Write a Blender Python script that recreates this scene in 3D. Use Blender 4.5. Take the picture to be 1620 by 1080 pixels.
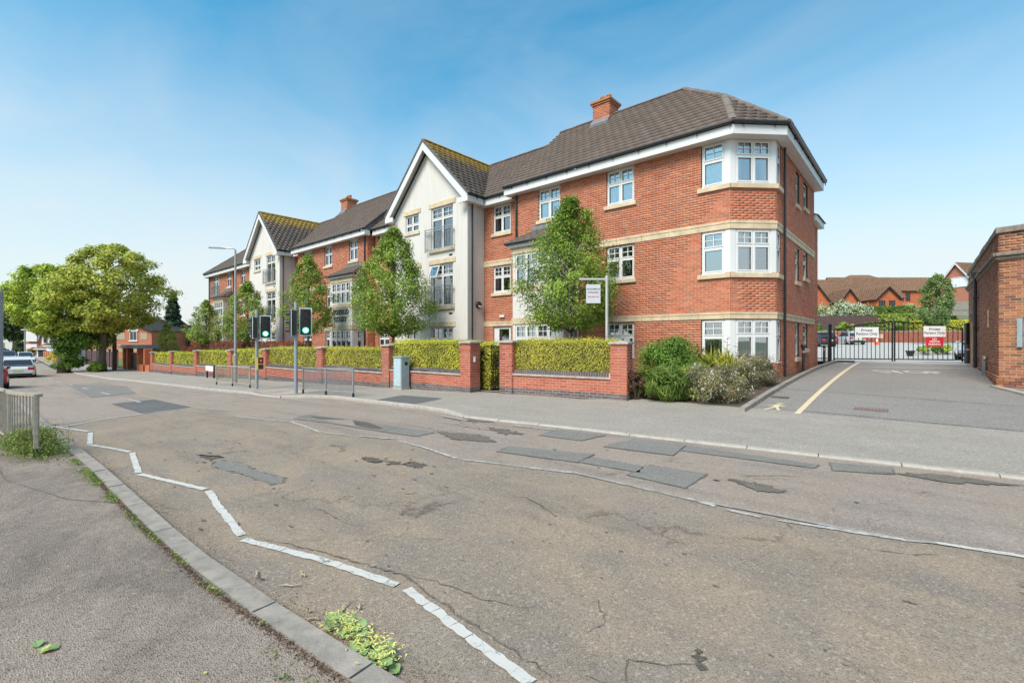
import bpy, math, random
import numpy as np
from mathutils import Vector, Matrix
rnd = random.Random(7)
RS = np.random.RandomState(11)
scene = bpy.context.scene
for o in list(bpy.data.objects): bpy.data.objects.remove(o)
C = scene.collection

# ---------------------------------------------------------------- camera
EYE = 1.6
YAW = math.radians(41.1)
cam = bpy.data.cameras.new('camera'); camo = bpy.data.objects.new('camera', cam); C.objects.link(camo)
cam.sensor_width = 36.0; cam.lens = 16.533; cam.clip_start = 0.05; cam.clip_end = 4000
camo.location = (0, 0, EYE); camo.rotation_euler = (math.radians(90), 0, YAW)
scene.camera = camo

# ---------------------------------------------------------------- sky, sun, exposure
SUN_EL, SUN_AZ = math.radians(50), math.radians(176)      # azimuth clockwise from +Y
world = bpy.data.worlds.new('World'); scene.world = world; world.use_nodes = True
wn = world.node_tree; wn.nodes.clear()
def wnode(t, **k):
    n = wn.nodes.new(t)
    for a, b in k.items(): setattr(n, a, b)
    return n
sky = wnode('ShaderNodeTexSky', sky_type='NISHITA', sun_disc=False)
sky.sun_elevation = SUN_EL; sky.sun_rotation = SUN_AZ
sky.air_density = 1.0; sky.dust_density = 1.2; sky.ozone_density = 2.2; sky.altitude = 50
tc = wnode('ShaderNodeTexCoord'); sep = wnode('ShaderNodeSeparateXYZ')
wn.links.new(tc.outputs['Generated'], sep.inputs[0])
# thin bright cloud veil, dense low down and breaking up overhead
mp = wnode('ShaderNodeMapping'); mp.inputs['Scale'].default_value = (1.0, 2.2, 3.4)
mp.inputs['Rotation'].default_value = (0.1, 0.2, 0.6)
wn.links.new(tc.outputs['Generated'], mp.inputs[0])
cl = wnode('ShaderNodeTexNoise'); cl.inputs['Scale'].default_value = 1.5; cl.inputs['Detail'].default_value = 6
cl.inputs['Roughness'].default_value = 0.55; cl.inputs['Distortion'].default_value = 0.6
wn.links.new(mp.outputs[0], cl.inputs['Vector'])
ramp = wnode('ShaderNodeValToRGB'); e = ramp.color_ramp
e.elements[0].position = 0.0; e.elements[0].color = (0.95,)*3+(1,)
e.elements[1].position = 0.62; e.elements[1].color = (0.02,)*3+(1,)
for p, v in ((0.08, .88), (0.20, .67), (0.32, .40), (0.45, .16)):
    q = e.elements.new(p); q.color = (v, v, v, 1)
wn.links.new(sep.outputs['Z'], ramp.inputs[0])
ma = wnode('ShaderNodeMath', operation='MULTIPLY_ADD'); ma.inputs[1].default_value = 0.60; ma.inputs[2].default_value = -0.29
wn.links.new(cl.outputs['Fac'], ma.inputs[0])
ad = wnode('ShaderNodeMath', operation='ADD', use_clamp=True)
wn.links.new(ma.outputs[0], ad.inputs[0]); wn.links.new(ramp.outputs[0], ad.inputs[1])
hs = wnode('ShaderNodeHueSaturation'); hs.inputs['Saturation'].default_value = 1.25; hs.inputs['Value'].default_value = 1.0; hs.inputs['Hue'].default_value = 0.49
wn.links.new(sky.outputs[0], hs.inputs['Color'])
tn = wnode('ShaderNodeMix', data_type='RGBA', blend_type='MULTIPLY'); tn.inputs[0].default_value = 1.0; tn.inputs[7].default_value = (1.30, 2.22, 2.0, 1)
wn.links.new(hs.outputs[0], tn.inputs[6])
mx = wnode('ShaderNodeMix', data_type='RGBA'); mx.inputs[7].default_value = (7.5, 7.55, 7.6, 1)
wn.links.new(ad.outputs[0], mx.inputs[0]); wn.links.new(tn.outputs[2], mx.inputs[6])
bg = wnode('ShaderNodeBackground'); bg.inputs['Strength'].default_value = 0.062
wn.links.new(mx.outputs[2], bg.inputs[0])
wo = wnode('ShaderNodeOutputWorld'); wn.links.new(bg.outputs[0], wo.inputs[0])

sl = bpy.data.lights.new('sun', 'SUN'); so = bpy.data.objects.new('sun', sl); C.objects.link(so)
sl.energy = 2.5; sl.angle = math.radians(28); sl.color = (1.0, 0.875, 0.79)
sd = Vector((math.sin(SUN_AZ)*math.cos(SUN_EL), math.cos(SUN_AZ)*math.cos(SUN_EL), math.sin(SUN_EL)))
so.rotation_euler = sd.to_track_quat('Z', 'Y').to_euler(); so.location = sd*60
scene.view_settings.view_transform = 'Standard'; scene.view_settings.look = 'None'
scene.view_settings.exposure = 0.92; scene.view_settings.gamma = 1.0
scene.view_settings.use_curve_mapping = False
scene.render.engine = 'CYCLES'
scene.cycles.max_bounces = 7; scene.cycles.transparent_max_bounces = 12
scene.cycles.diffuse_bounces = 3; scene.cycles.glossy_bounces = 3
scene.cycles.caustics_reflective = False; scene.cycles.caustics_refractive = False

# ---------------------------------------------------------------- ground shape
def clamp(v, a=0., b=1.): return max(a, min(b, v))
def sm(v, a, b):
    t = clamp((v-a)/(b-a)); return t*t*(3-2*t)
def slope(x):
    if x > -9: return 0.03
    if x > -40: return 0.03+0.0262*(x+9)
    return 0.03-0.0262*31+max(-.35, (x+40)*.012)
def rise(x, y):
    if x < -6.2 and y < 24: return 0
    if y < 11: return 0
    t = y-11
    q = clamp(t/15); r = .60*(1-(1-q)**2)
    r *= 1-.25*clamp((x+3)/4.5)*(1-clamp((y-19)/6))
    if y > 44: r += .03*(y-44)
    return r
def G(x, y): return slope(x)+rise(x, y)

# ---------------------------------------------------------------- object helpers
W = {}                                         # world translation of every parent
def link(o, parent=None):
    C.objects.link(o)
    if parent is not None: o.parent = parent
    return o
def meta(o, label=None, cat=None, group=None, kind=None):
    if label: o['label'] = label
    if cat: o['category'] = cat
    if group: o['group'] = group
    if kind: o['kind'] = kind
    return o
def thing(name, loc, label, cat, group=None, rz=0.0):
    o = bpy.data.objects.new(name, None); o.empty_display_size = .3
    C.objects.link(o); o.location = loc; o.rotation_euler = (0, 0, rz)
    W[o.name] = Vector(loc)
    return meta(o, label, cat, group)
def structure(name, loc=(0, 0, 0)):
    o = bpy.data.objects.new(name, None); C.objects.link(o); o.location = loc
    W[o.name] = Vector(loc); o['kind'] = 'structure'; return o
def wof(o):
    return W.get(o.name, Vector((0, 0, 0))) if o is not None else Vector((0, 0, 0))

class M:
    """collects faces in numpy-friendly lists; every builder works in the coordinates of its thing"""
    def __init__(s): s.v = []; s.f = []; s.chunks = []
    def add(s, vs, fs):
        n = len(s.v); s.v.extend(vs); s.f.extend([tuple(i+n for i in f) for f in fs]); return s
    def box(s, a, b):
        x0, y0, z0 = a; x1, y1, z1 = b
        if x0 > x1: x0, x1 = x1, x0
        if y0 > y1: y0, y1 = y1, y0
        if z0 > z1: z0, z1 = z1, z0
        return s.add([(x0,y0,z0),(x1,y0,z0),(x1,y1,z0),(x0,y1,z0),(x0,y0,z1),(x1,y0,z1),(x1,y1,z1),(x0,y1,z1)],
                     [(0,3,2,1),(4,5,6,7),(0,1,5,4),(1,2,6,5),(2,3,7,6),(3,0,4,7)])
    def fbox(s, fr, u0, u1, n0, n1, z0, z1):
        """box in a wall frame: u along the wall, n outwards, z up"""
        P = lambda u, n, z: fr.p(u, n, z)
        return s.add([P(u0,n1,z0),P(u1,n1,z0),P(u1,n0,z0),P(u0,n0,z0),P(u0,n1,z1),P(u1,n1,z1),P(u1,n0,z1),P(u0,n0,z1)],
                     [(0,3,2,1),(4,5,6,7),(0,1,5,4),(1,2,6,5),(2,3,7,6),(3,0,4,7)])
    def prism(s, pts, d):
        """closed polygon pts (3D) pushed along d"""
        n = len(pts); d = Vector(d)
        vs = [tuple(p) for p in pts]+[tuple(Vector(p)+d) for p in pts]
        fs = [tuple(range(n))[::-1], tuple(range(n, 2*n))]+[(i, (i+1) % n, n+(i+1) % n, n+i) for i in range(n)]
        return s.add(vs, fs)
    def tube(s, pts, r, n=8, caps=True):
        pts = [Vector(p) for p in pts]; rr = r if isinstance(r, (list, tuple)) else [r]*len(pts)
        vs = []; fs = []
        up = Vector((0, 0, 1))
        prev = None
        for i, p in enumerate(pts):
            d = (pts[min(i+1, len(pts)-1)]-pts[max(i-1, 0)]).normalized()
            if prev is None:
                a = d.cross(up)
                if a.length < 1e-3: a = d.cross(Vector((1, 0, 0)))
            else: a = prev-d*prev.dot(d)
            a.normalize(); b = d.cross(a).normalized(); prev = a
            for k in range(n):
                t = 2*math.pi*k/n; vs.append(tuple(p+(a*math.cos(t)+b*math.sin(t))*rr[i]))
        for i in range(len(pts)-1):
            for k in range(n):
                fs.append((i*n+k, i*n+(k+1) % n, (i+1)*n+(k+1) % n, (i+1)*n+k))
        if caps:
            fs.append(tuple(range(n))[::-1]); fs.append(tuple(range((len(pts)-1)*n, len(pts)*n)))
        return s.add(vs, fs)
    def lathe(s, c, prof, n=16):
        vs = []; fs = []
        for r, z in prof:
            for k in range(n):
                t = 2*math.pi*k/n; vs.append((c[0]+r*math.cos(t), c[1]+r*math.sin(t), c[2]+z))
        for i in range(len(prof)-1):
            for k in range(n): fs.append((i*n+k, i*n+(k+1) % n, (i+1)*n+(k+1) % n, (i+1)*n+k))
        fs.append(tuple(range(n))[::-1]); fs.append(tuple(range((len(prof)-1)*n, len(prof)*n)))
        return s.add(vs, fs)
    def sheet(s, pts, z):
        vs = [(p[0], p[1], z(p[0], p[1]) if callable(z) else z) for p in pts]
        return s.add(vs, [tuple(range(len(vs)))])
    def obj(s, name, mat, parent=None, smooth=False, bevel=0, origin=None, **kw):
        w = Vector(origin) if origin is not None else (wof(parent) if parent is not None else Vector((0, 0, 0)))
        me = bpy.data.meshes.new(name)
        me.from_pydata([(v[0]-w[0], v[1]-w[1], v[2]-w[2]) for v in s.v], [], s.f); me.validate()
        if smooth: me.polygons.foreach_set('use_smooth', [True]*len(me.polygons))
        me.materials.append(mat)
        o = bpy.data.objects.new(name, me); link(o, parent)
        if parent is None: o.location = w; W[o.name] = w
        else:
            pw = wof(parent); o.location = w-pw; W[o.name] = w
        if bevel:
            m = o.modifiers.new('bevel', 'BEVEL'); m.width = bevel; m.segments = 2; m.limit_method = 'ANGLE'
        return meta(o, **kw)

def mesh_np(name, verts, faces, mat, parent=None, smooth=False, **kw):
    """verts (n,3), faces (m,k) numpy -> object"""
    w = wof(parent)
    verts = verts-np.array(w)[None, :]
    me = bpy.data.meshes.new(name)
    n, (m, k) = len(verts), faces.shape
    me.vertices.add(n); me.vertices.foreach_set('co', verts.astype(np.float32).ravel())
    me.loops.add(m*k); me.loops.foreach_set('vertex_index', faces.astype(np.int32).ravel())
    me.polygons.add(m)
    me.polygons.foreach_set('loop_start', np.arange(0, m*k, k, dtype=np.int32))
    me.polygons.foreach_set('loop_total', np.full(m, k, dtype=np.int32))
    if smooth: me.polygons.foreach_set('use_smooth', [True]*m)
    me.update(calc_edges=True); me.materials.append(mat)
    o = bpy.data.objects.new(name, me); link(o, parent); W[o.name] = w
    return meta(o, **kw)

class Frame:
    """a vertical wall plane: origin at its left foot seen from outside, u to the right, n outwards"""
    def __init__(s, x, y, ux, uy, z=0):
        l = math.hypot(ux, uy); s.o = Vector((x, y, z)); s.u = Vector((ux/l, uy/l, 0)); s.n = Vector((uy/l, -ux/l, 0))
    def p(s, u, n, z): return tuple(s.o+s.u*u+s.n*n+Vector((0, 0, z)))

def copy_tree(o, parent=None, loc=None, rz=None, label=None):
    c = o.copy(); C.objects.link(c)
    if parent is not None: c.parent = parent
    if loc is not None: c.location = loc
    if rz is not None: c.rotation_euler = (0, 0, rz)
    if label: c['label'] = label
    for ch in list(o.children): copy_tree(ch, c)
    return c

# ---------------------------------------------------------------- materials
class N:
    def __init__(s, name):
        s.m = bpy.data.materials.new(name); s.m.use_nodes = True; s.t = s.m.node_tree
        s.b = s.t.nodes['Principled BSDF']; s.out = s.t.nodes['Material Output']; s.geo = None
    def n(s, t, **k):
        x = s.t.nodes.new(t)
        for a, b in k.items():
            if a.startswith('i_'):
                x.inputs[a[2:].replace('_', ' ')].default_value = b
            else: setattr(x, a, b)
        return x
    def l(s, a, b): s.t.links.new(a, b)
    def pos(s, obj=False):
        if obj: return s.n('ShaderNodeTexCoord').outputs['Object']
        if s.geo is None: s.geo = s.n('ShaderNodeNewGeometry')
        return s.geo.outputs['Position']
    def map(s, vec, scale=(1, 1, 1), rot=(0, 0, 0)):
        m = s.n('ShaderNodeMapping'); m.inputs['Scale'].default_value = scale; m.inputs['Rotation'].default_value = rot
        s.l(vec, m.inputs[0]); return m.outputs[0]
    def noise(s, vec, scale, detail=4, rough=.55, dist=0):
        x = s.n('ShaderNodeTexNoise'); x.inputs['Scale'].default_value = scale; x.inputs['Detail'].default_value = detail
        x.inputs['Roughness'].default_value = rough; x.inputs['Distortion'].default_value = dist
        s.l(vec, x.inputs['Vector']); return x.outputs['Fac']
    def ramp(s, fac, stops, interp='LINEAR'):
        r = s.n('ShaderNodeValToRGB'); r.color_ramp.interpolation = interp; el = r.color_ramp.elements
        while len(el) < len(stops): el.new(.5)
        for q, (p, c) in zip(el, stops):
            q.position = p; q.color = (c if isinstance(c, (tuple, list)) else (c, c, c))[:3]+(1,) if isinstance(c, (tuple, list)) else (c, c, c, 1)
        s.l(fac, r.inputs[0]); return r.outputs[0]
    def mix(s, fac, a, b, mode='MIX'):
        x = s.n('ShaderNodeMix', data_type='RGBA', blend_type=mode)
        for i, v in ((0, fac), (6, a), (7, b)):
            if isinstance(v, (int, float)): x.inputs[i].default_value = v if i == 0 else (v, v, v, 1)
            elif isinstance(v, (tuple, list)): x.inputs[i].default_value = tuple(v)[:3]+(1,)
            else: s.l(v, x.inputs[i])
        return x.outputs[2]
    def math(s, op, a, b=0.0, clamp=False):
        x = s.n('ShaderNodeMath', operation=op, use_clamp=clamp)
        for i, v in ((0, a), (1, b)):
            if isinstance(v, (int, float)): x.inputs[i].default_value = v
            else: s.l(v, x.inputs[i])
        return x.outputs[0]
    def col(s, c):
        if isinstance(c, (tuple, list)): s.b.inputs['Base Color'].default_value = tuple(c)[:3]+(1,)
        else: s.l(c, s.b.inputs['Base Color'])
    def bump(s, h, strength=.4, dist=.01):
        b = s.n('ShaderNodeBump'); b.inputs['Strength'].default_value = strength; b.inputs['Distance'].default_value = dist
        s.l(h, b.inputs['Height']); s.l(b.outputs[0], s.b.inputs['Normal'])
    def set(s, rough=.7, metal=0, spec=None):
        s.b.inputs['Roughness'].default_value = rough; s.b.inputs['Metallic'].default_value = metal
        if spec is not None: s.b.inputs['Specular IOR Level'].default_value = spec
        return s.m

def hexc(r, g, b):
    f = lambda c: ((c/255+.055)/1.055)**2.4 if c/255 > .04045 else c/255/12.92
    return (f(r), f(g), f(b))

def plain(name, c, rough=.6, metal=0, var=.12, scale=6, bump=.0, spec=None, grime=0):
    n = N(name); p = n.pos(obj=True)
    f = n.noise(p, scale, 5)
    lo = tuple(x*(1-var) for x in c); hi = tuple(min(1, x*(1+var)) for x in c)
    cc = n.mix(n.ramp(f, [(.3, 0.), (.7, 1.)]), lo, hi)
    if grime:
        g = n.noise(n.map(p, (3, 3, .6)), 3.1, 6, .7)
        cc = n.mix(n.math('MULTIPLY', n.ramp(g, [(.5, 0.), (.72, 1.)]), grime), cc, tuple(x*.45 for x in c))
    n.col(cc)
    if bump: n.bump(n.noise(p, scale*12, 3), bump, .004)
    return n.set(rough, metal, spec)

def brick_mat(name, stops, single=False, rough=.85):
    n = N(name)
    r = n.n('ShaderNodeObjectInfo').outputs['Random'] if single else n.n('ShaderNodeNewGeometry').outputs['Random Per Island']
    c = n.ramp(r, stops)
    p = n.pos()
    c = n.mix(n.math('MULTIPLY', n.ramp(n.noise(p, 38, 4, .7), [(.42, 0.), (.7, 1.)]), .4), c, (.16, .05, .035))
    c = n.mix(n.math('MULTIPLY', n.ramp(n.noise(p, .55, 5, .62), [(.48, 0.), (.72, 1.)]), .20), c, (.52, .27, .18))
    n.col(c); n.bump(n.noise(p, 90, 3), .5, .003)
    return n.set(rough)
RED = [(0, (.42, .115, .058)), (.2, (.52, .155, .074)), (.4, (.58, .18, .085)), (.55, (.49, .14, .072)), (.7, (.61, .215, .105)), (.86, (.45, .165, .095)), (1, (.36, .165, .105))]
OLD = [(0, (.20, .075, .04)), (.2, (.42, .17, .075)), (.4, (.34, .115, .06)), (.6, (.47, .20, .09)), (.75, (.27, .10, .065)), (.9, (.13, .075, .055)), (1, (.36, .16, .10))]
WALLR = [(0, (.36, .085, .055)), (.3, (.45, .12, .075)), (.6, (.50, .15, .085)), (1, (.40, .12, .08))]
BLUE = [(0, (.07, .075, .09)), (.5, (.12, .125, .14)), (1, (.085, .08, .085))]
m_brick = brick_mat('red_brick', RED); m_brick1 = brick_mat('red_brick_piece', RED, True)
m_old = brick_mat('old_brick', OLD); m_old1 = brick_mat('old_brick_piece', OLD, True)
m_wbrick = brick_mat('wall_brick', WALLR); m_wbrick1 = brick_mat('wall_brick_piece', WALLR, True)
m_eng = brick_mat('engineering_brick', BLUE); m_eng1 = brick_mat('engineering_brick_piece', BLUE, True)
def mortar(name, c):
    n = N(name); p = n.pos(); n.col(n.mix(n.noise(p, 7, 5), tuple(x*.75 for x in c), c)); n.bump(n.noise(p, 120, 3), .5, .003); return n.set(.95)
m_mortar = mortar('mortar', (.68, .47, .35)); m_mortar_old = mortar('old_mortar', (.60, .46, .32))

def render_mat():
    n = N('cream_render'); p = n.pos()
    c = n.mix(n.noise(p, .8, 6, .6), (.60, .57, .53), (.68, .65, .61))
    st = n.noise(n.map(p, (5, 5, .35)), 1.6, 5, .65)
    c = n.mix(n.math('MULTIPLY', n.ramp(st, [(.50, 0.), (.72, 1.)]), .34), c, (.40, .36, .30))
    n.col(c); n.bump(n.noise(p, 160, 2), .35, .003); return n.set(.92)
m_render = render_mat()
m_stone = plain('sandstone_cast', (.60, .48, .32), .9, var=.18, scale=3, bump=.3, grime=.28)
m_coping = plain('stone_coping', (.42, .37, .31), .9, var=.2, scale=5, bump=.4, grime=.5)
m_upvc = plain('white_upvc', (.69, .68, .665), .35, var=.03, scale=2)
m_fascia = plain('white_fascia', (.67, .66, .65), .45, var=.04, scale=1.2, grime=.08)
m_black = plain('black_plastic', (.018, .018, .02), .38, var=.2)
m_blackiron = plain('black_ironwork', (.012, .012, .013), .4, var=.2)
m_grey = plain('galvanised_steel', (.36, .37, .38), .5, .55, var=.15, scale=9, grime=.25)
m_pole = plain('grey_painted_pole', (.30, .33, .36), .5, .2, var=.12, scale=4, grime=.25)
m_railp = plain('worn_rail_paint', (.40, .34, .265), .65, .1, var=.22, scale=14, grime=.5)
m_lead = plain('lead_flashing', (.20, .21, .23), .55, .3, var=.2, scale=5)
m_curtain = plain('pale_curtain', (.80, .83, .86), .9, var=.06, scale=4)
m_curtw = plain('cream_curtain', (.76, .73, .64), .9, var=.06, scale=4)
m_dark = plain('dark_interior', (.03, .03, .03), .9)
m_floor = plain('interior_floor', (.12, .10, .08), .9)
m_white = plain('white_board', (.78, .78, .78), .5, var=.03)
m_red = plain('red_board', (.62, .03, .045), .5, var=.05)
m_ink = plain('dark_print', (.045, .05, .10), .6, var=.05)
m_redink = plain('red_print', (.55, .03, .06), .6, var=.05)
m_yellow = plain('yellow_plastic', (.75, .50, .02), .5, var=.08)
m_cab = plain('grey_green_cabinet', (.30, .37, .39), .5, .05, var=.10, scale=5, grime=.3)
m_cab2 = plain('concrete_plinth', (.38, .35, .30), .9, var=.2, scale=10)
m_kerb = plain('concrete_kerb', (.29, .25, .212), .92, var=.22, scale=9, bump=.9, grime=.6)
m_kerbL = plain('pale_concrete_kerb', (.40, .355, .305), .92, var=.14, scale=7, bump=.5, grime=.35)
m_wood = plain('weathered_boards', (.30, .27, .23), .85, var=.2, scale=6)
m_woodp = plain('brown_stained_boards', (.10, .055, .055), .8, var=.15, scale=5)
m_oran = plain('orange_brickwork', (.50, .14, .06), .9, var=.18, scale=3)
m_roofb = plain('brown_roof_tile', (.30, .18, .12), .9, var=.22, scale=3)
m_slate = plain('grey_slate', (.10, .095, .10), .75, var=.25, scale=4)

def glass_mat():
    n = N('window_glass'); t = n.t
    g = n.n('ShaderNodeBsdfGlossy'); g.inputs['Roughness'].default_value = .015; g.inputs['Color'].default_value = (.92, .96, 1, 1)
    tr = n.n('ShaderNodeBsdfTransparent'); tr.inputs['Color'].default_value = (.93, .96, .96, 1)
    lw = n.n('ShaderNodeFresnel'); lw.inputs['IOR'].default_value = 1.5
    nz = n.noise(n.pos(), .9, 2); bp = n.n('ShaderNodeBump'); bp.inputs['Strength'].default_value = .08; bp.inputs['Distance'].default_value = .05
    n.l(nz, bp.inputs['Height']); n.l(bp.outputs[0], g.inputs['Normal'])
    f = n.math('MULTIPLY_ADD', lw.outputs[0], 1.5); n.t.nodes[-1].inputs[2].default_value = .26
    mx = n.n('ShaderNodeMixShader'); n.l(f, mx.inputs[0]); n.l(tr.outputs[0], mx.inputs[1]); n.l(g.outputs[0], mx.inputs[2])
    n.l(mx.outputs[0], n.out.inputs[0]); return n.m
m_glass = glass_mat()

def tile_mat(name, base, lichen=False, low=(.55, .9, 1.2)):
    n = N(name); p = n.pos()
    r = n.n('ShaderNodeNewGeometry').outputs['Random Per Island']
    c = n.ramp(r, [(0, tuple(x*.88 for x in base)), (.5, base), (1, tuple(x*1.13 for x in base))])
    c = n.mix(n.math('MULTIPLY', n.ramp(n.noise(p, 2.2, 6, .7), [(.45, 0.), (.7, 1.)]), .35), c, (base[0]*1.5, base[1]*1.45, base[2]*1.3))
    if lichen:
        sp = n.n('ShaderNodeSeparateXYZ'); n.l(p, sp.inputs[0])
        h = n.n('ShaderNodeMapRange'); n.l(sp.outputs['Z'], h.inputs[0]); h.inputs[1].default_value = 9.2; h.inputs[2].default_value = 11.0
        a = n.noise(p, 2.6, 6, .72); b = n.noise(p, 9, 4, .6)
        f = n.math('ADD', n.math('MULTIPLY', h.outputs[0], .42), n.math('ADD', n.math('MULTIPLY', a, .7), n.math('MULTIPLY', b, .3)))
        c = n.mix(n.math('MULTIPLY', n.ramp(f, [(.70, 0.), (.86, 1.)]), .85), c, (.50, .31, .05))
    n.col(c); n.bump(n.noise(p, 70, 3), .5, .004); return n.set(.88)
m_tile = tile_mat('grey_brown_roof_tile', (.140, .110, .094))
m_tilel = tile_mat('lichened_roof_tile', (.165, .132, .112), True)
m_ridge = tile_mat('ridge_tile', (.15, .115, .095))

def foliage(name, stops, trans=.32, rough=.55):
    n = N(name)
    stops = [(p, tuple(min(.8, v*1.35) for v in q)) for p, q in stops]
    r = n.n('ShaderNodeNewGeometry').outputs['Random Per Island']
    c = n.ramp(r, stops)
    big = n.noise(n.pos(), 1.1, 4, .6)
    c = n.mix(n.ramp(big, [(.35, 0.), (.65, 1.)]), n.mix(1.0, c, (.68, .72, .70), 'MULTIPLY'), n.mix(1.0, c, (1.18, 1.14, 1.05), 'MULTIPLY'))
    n.col(c); n.b.inputs['Roughness'].default_value = rough; n.b.inputs['Specular IOR Level'].default_value = .18
    tl = n.n('ShaderNodeBsdfTranslucent'); n.l(c, tl.inputs[0])
    mx = n.n('ShaderNodeMixShader'); mx.inputs[0].default_value = trans
    n.l(n.b.outputs[0], mx.inputs[1]); n.l(tl.outputs[0], mx.inputs[2]); n.l(mx.outputs[0], n.out.inputs[0])
    return n.m
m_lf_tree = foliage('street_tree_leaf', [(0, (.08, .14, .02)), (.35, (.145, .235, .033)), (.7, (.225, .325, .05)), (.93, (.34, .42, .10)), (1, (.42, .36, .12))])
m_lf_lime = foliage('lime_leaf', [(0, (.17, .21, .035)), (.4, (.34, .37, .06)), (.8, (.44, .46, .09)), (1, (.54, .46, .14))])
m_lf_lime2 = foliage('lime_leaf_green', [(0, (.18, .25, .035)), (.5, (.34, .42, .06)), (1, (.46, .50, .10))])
m_lf_ivy = foliage('ivy_leaf', [(0, (.05, .10, .02)), (.6, (.10, .18, .03)), (1, (.24, .32, .05))])
m_lf_privet = foliage('golden_privet_leaf', [(0, (.26, .27, .03)), (.4, (.44, .44, .045)), (.8, (.58, .55, .07)), (1, (.66, .60, .16))])
m_lf_privet2 = foliage('dull_privet_leaf', [(0, (.24, .25, .04)), (.35, (.46, .45, .06)), (.7, (.60, .57, .09)), (.9, (.40, .30, .12)), (1, (.60, .56, .20))])
m_lf_photinia = foliage('photinia_leaf', [(0, (.16, .035, .03)), (.5, (.30, .055, .05)), (.8, (.22, .10, .05)), (1, (.12, .16, .05))])
m_lf_green = foliage('shrub_leaf', [(0, (.06, .12, .02)), (.5, (.12, .22, .035)), (1, (.22, .33, .07))])
m_lf_strap = foliage('strap_leaf', [(0, (.085, .14, .03)), (.5, (.15, .225, .05)), (1, (.24, .31, .08))])
m_lf_lgreen = foliage('pale_green_leaf', [(0, (.16, .24, .04)), (.5, (.27, .36, .06)), (1, (.42, .44, .12))])
m_lf_varieg = foliage('yellow_strap_leaf', [(0, (.30, .34, .06)), (.5, (.50, .48, .10)), (1, (.20, .26, .05))])
m_lf_purple = foliage('purple_leaf', [(0, (.07, .03, .03)), (.6, (.13, .06, .045)), (1, (.12, .14, .06))])
m_lf_abelia = foliage('abelia_leaf', [(0, (.09, .11, .045)), (.5, (.19, .19, .09)), (.8, (.28, .23, .13)), (1, (.36, .23, .18))])
m_lf_dark = foliage('dark_far_leaf', [(0, (.035, .065, .025)), (.6, (.07, .11, .04)), (1, (.11, .15, .06))])
m_lf_birch = foliage('birch_leaf', [(0, (.10, .16, .05)), (.6, (.18, .26, .09)), (1, (.28, .34, .14))])
m_lf_weed = foliage('weed_leaf', [(0, (.09, .13, .03)), (.5, (.16, .22, .05)), (.85, (.26, .30, .09)), (1, (.36, .30, .15))])
m_lf_conifer = foliage('conifer_needle', [(0, (.03, .06, .035)), (1, (.07, .11, .06))], trans=.1)
m_petal = foliage('pale_petal', [(0, (.62, .52, .50)), (.6, (.74, .68, .66)), (1, (.66, .45, .48))], trans=.3)
m_petalw = foliage('white_petal', [(0, (.50, .50, .32)), (.6, (.66, .66, .50)), (1, (.78, .76, .66))], trans=.3)
m_linden = foliage('fallen_lime_leaf', [(0, (.08, .15, .045)), (.5, (.16, .24, .09)), (.8, (.24, .32, .17)), (1, (.30, .36, .24))], trans=.1)
m_lindenf = foliage('lime_flower', [(0, (.52, .50, .12)), (1, (.66, .62, .24))])
m_bark = plain('tree_bark', (.13, .10, .075), .95, var=.35, scale=14, bump=.8)
m_barkg = plain('grey_bark', (.17, .15, .13), .95, var=.35, scale=14, bump=.8)
m_twig = plain('hedge_twigs', (.075, .062, .03), .95, var=.3, scale=9)
m_strawtwig = plain('dry_twig', (.42, .33, .22), .9, var=.2, scale=30)
m_soil = plain('soil', (.09, .065, .045), .98, var=.3, scale=8, bump=.7)

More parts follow.
